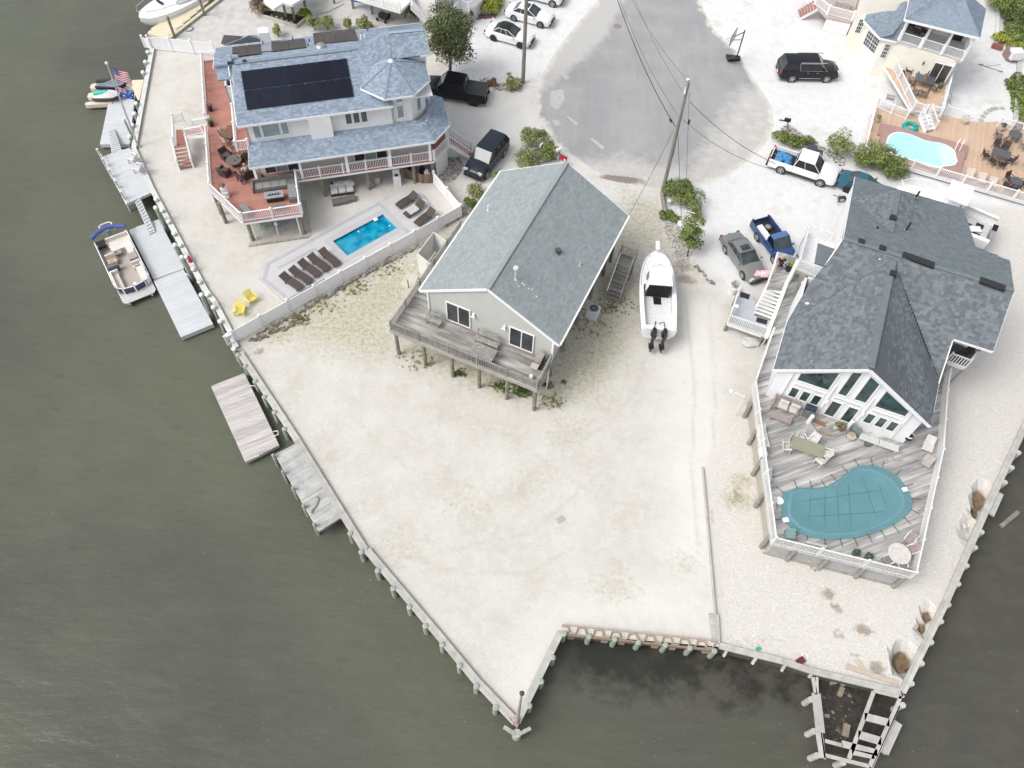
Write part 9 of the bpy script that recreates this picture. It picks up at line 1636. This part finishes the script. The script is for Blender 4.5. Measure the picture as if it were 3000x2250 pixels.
# ================================================================ people and dog
SKIN=mat('skin',(.50,.30,.22),.6);HAIRB=mat('blonde_hair',(.50,.38,.22),.8);SHW2=mat('white_shirt',(.72,.71,.70),.9);PK=mat('pink_shirt',(.62,.28,.38),.9);JET=mat('black_clothes',(.012,.012,.015),.9);RDS=mat('red_shorts',(.35,.05,.06),.9)
def skinned(name,joints,edges,m,parent,levels=2):
    me=bpy.data.meshes.new(name);me.from_pydata([Vector(j[0])-ORG[parent.name]for j in joints],edges,[]);o=bpy.data.objects.new(name,me);link(o);o.parent=parent;ORG[o.name]=ORG[parent.name]
    sk=o.modifiers.new('skin','SKIN');lay=me.skin_vertices[0].data if me.skin_vertices else None
    if lay is None:
        bpy.context.view_layer.objects.active=o;bpy.ops.mesh.customdata_skin_add();lay=me.skin_vertices[0].data
    for i,j in enumerate(joints):lay[i].radius=(j[1],j[1]);lay[i].use_root=(i==0)
    sk.use_smooth_shade=True;su=o.modifiers.new('sub','SUBSURF');su.levels=su.render_levels=levels;me.materials.append(m);return o
def person(label,pelvis,face,top,hair,legs,seated=True):
    pelvis=Vector(pelvis);o=thing('person',label,'person',pelvis);f=Vector((face[0]-pelvis.x,face[1]-pelvis.y,0)).normalized();s=Vector((-f.y,f.x,0));J=lambda a,b_,c:pelvis+f*a+s*b_+Z3*c
    if seated:kn,an,to=(.44,.1,.04),(.5,.1,-.4),(.68,.1,-.43)
    else:kn,an,to=(.04,.1,-.44),(.0,.1,-.84),(.16,.11,-.88)
    jt=[(J(0,0,0),.14),(J(-.04,0,.22),.13),(J(-.03,0,.42),.15),(J(0,0,.53),.055),(J(.02,0,.6),.05),(J(.02,0,.70),.1),(J(.02,0,.78),.09)];ed=[(0,1),(1,2),(2,3),(3,4),(4,5),(5,6)]
    for sg in(1,-1):
        k=len(jt);jt+=[(J(-.02,.2*sg,.44),.06),(J(.04,.25*sg,.2),.045),(J(.28,.2*sg,.15),.035),(J(.36,.18*sg,.16),.028)];ed+=[(2,k),(k,k+1),(k+1,k+2),(k+2,k+3)]
        k=len(jt);jt+=[(J(.02,.1*sg,-.02),.095),(J(kn[0],kn[1]*sg,kn[2]),.065),(J(an[0],an[1]*sg,an[2]),.04),(J(to[0],to[1]*sg,to[2]),.035)];ed+=[(0,k),(k,k+1),(k+1,k+2),(k+2,k+3)]
        for fi,(dy,ln)in enumerate(((-.02,.06),(-.007,.07),(.007,.065),(.02,.05))):j0=len(jt);jt.append((J(.36+ln,(.18+dy)*sg,.145),.009));ed.append((j0-1-fi-4 if False else k-1,j0))
        j0=len(jt);jt.append((J(.38,(.14)*sg,.17),.01));ed.append((k-1,j0))
    skinned('body',jt,ed,SKIN,o)
    def cloth(nm,js,es,m):skinned(nm,js,es,m,o)
    cloth('shirt',[(J(0,0,.06),.165),(J(-.04,0,.22),.155),(J(-.03,0,.42),.175),(J(-.02,.2,.44),.078),(J(.03,.245,.26),.066),(J(-.02,-.2,.44),.078),(J(.03,-.245,.26),.066)],[(0,1),(1,2),(2,3),(3,4),(2,5),(5,6)],top)
    cloth('trousers',[(J(0,0,0),.155),(J(.04,.1,-.02),.115),(J(kn[0]*.8,kn[1],kn[2]*.8),.085),(J(.04,-.1,-.02),.115),(J(kn[0]*.8,-kn[1],kn[2]*.8),.085)],[(0,1),(1,2),(0,3),(3,4)],legs)
    cloth('hair',[(J(-.02,0,.79),.1),(J(-.06,0,.72),.09),(J(-.07,0,.62),.06)],[(0,1),(1,2)],hair);hd=MB();hd.ball(J(.125,0,.69),.016,.014,.02,6,4);part('nose',hd,SKIN,o);hd=MB();[hd.ball(J(.105,y,.725),.012,.01,.01,6,4)for y in(-.035,.035)];part('eyes',hd,BLACK,o)
person('blonde woman in a white top seated in the wicker armchair by the round table',wc3+Z3*.55,tc_,SHW2,HAIRB,RDS);person('person in a pink top seated in the wicker armchair near the porch roof',wc4+Z3*.55,tc_,PK,HAIRB,JET)
pq=K8b(1085,80,UL);person('person in black clothes on the landing beside the blue banner',pq+Z3*.92,K8b(1085,200,UL),JET,mat('pale_hair',(.5,.42,.38),.8),JET,seated=False)
dg=thing('dog','large dark brown dog on the red-brown deck beside the armchair','dog',Ka(250,560));b0=Ka(330,600);h0_=Ka(190,510);f=xy(h0_-b0).normalized();s=Vector((-f.y,f.x,0));J=lambda a,b_,c:Vector((b0.x,b0.y,Z2))+f*a+s*b_+Z3*c
jt=[(J(.1,0,.5),.13),(J(.35,0,.5),.15),(J(.6,0,.52),.17),(J(.78,0,.62),.1),(J(.9,0,.72),.1),(J(1.02,0,.7),.065),(J(1.1,0,.67),.045),(J(-.1,0,.5),.04),(J(-.35,.05,.45),.025)];ed=[(0,1),(1,2),(2,3),(3,4),(4,5),(5,6),(0,7),(7,8)]
for sg in(1,-1):
    k=len(jt);jt+=[(J(.62,.11*sg,.38),.06),(J(.6,.12*sg,.18),.04),(J(.63,.12*sg,.03),.045),(J(.08,.12*sg,.4),.09),(J(.16,.13*sg,.28),.06),(J(.0,.13*sg,.17),.035),(J(.05,.13*sg,.03),.045),(J(.88,.09*sg,.76),.035),(J(.86,.13*sg,.68),.02)];ed+=[(2,k),(k,k+1),(k+1,k+2),(0,k+3),(k+3,k+4),(k+4,k+5),(k+5,k+6),(4,k+7),(k+7,k+8)]
skinned('body',jt,ed,mat('dark_brown_fur',(.022,.015,.012),.75,(.04,.028,.02),12),dg)
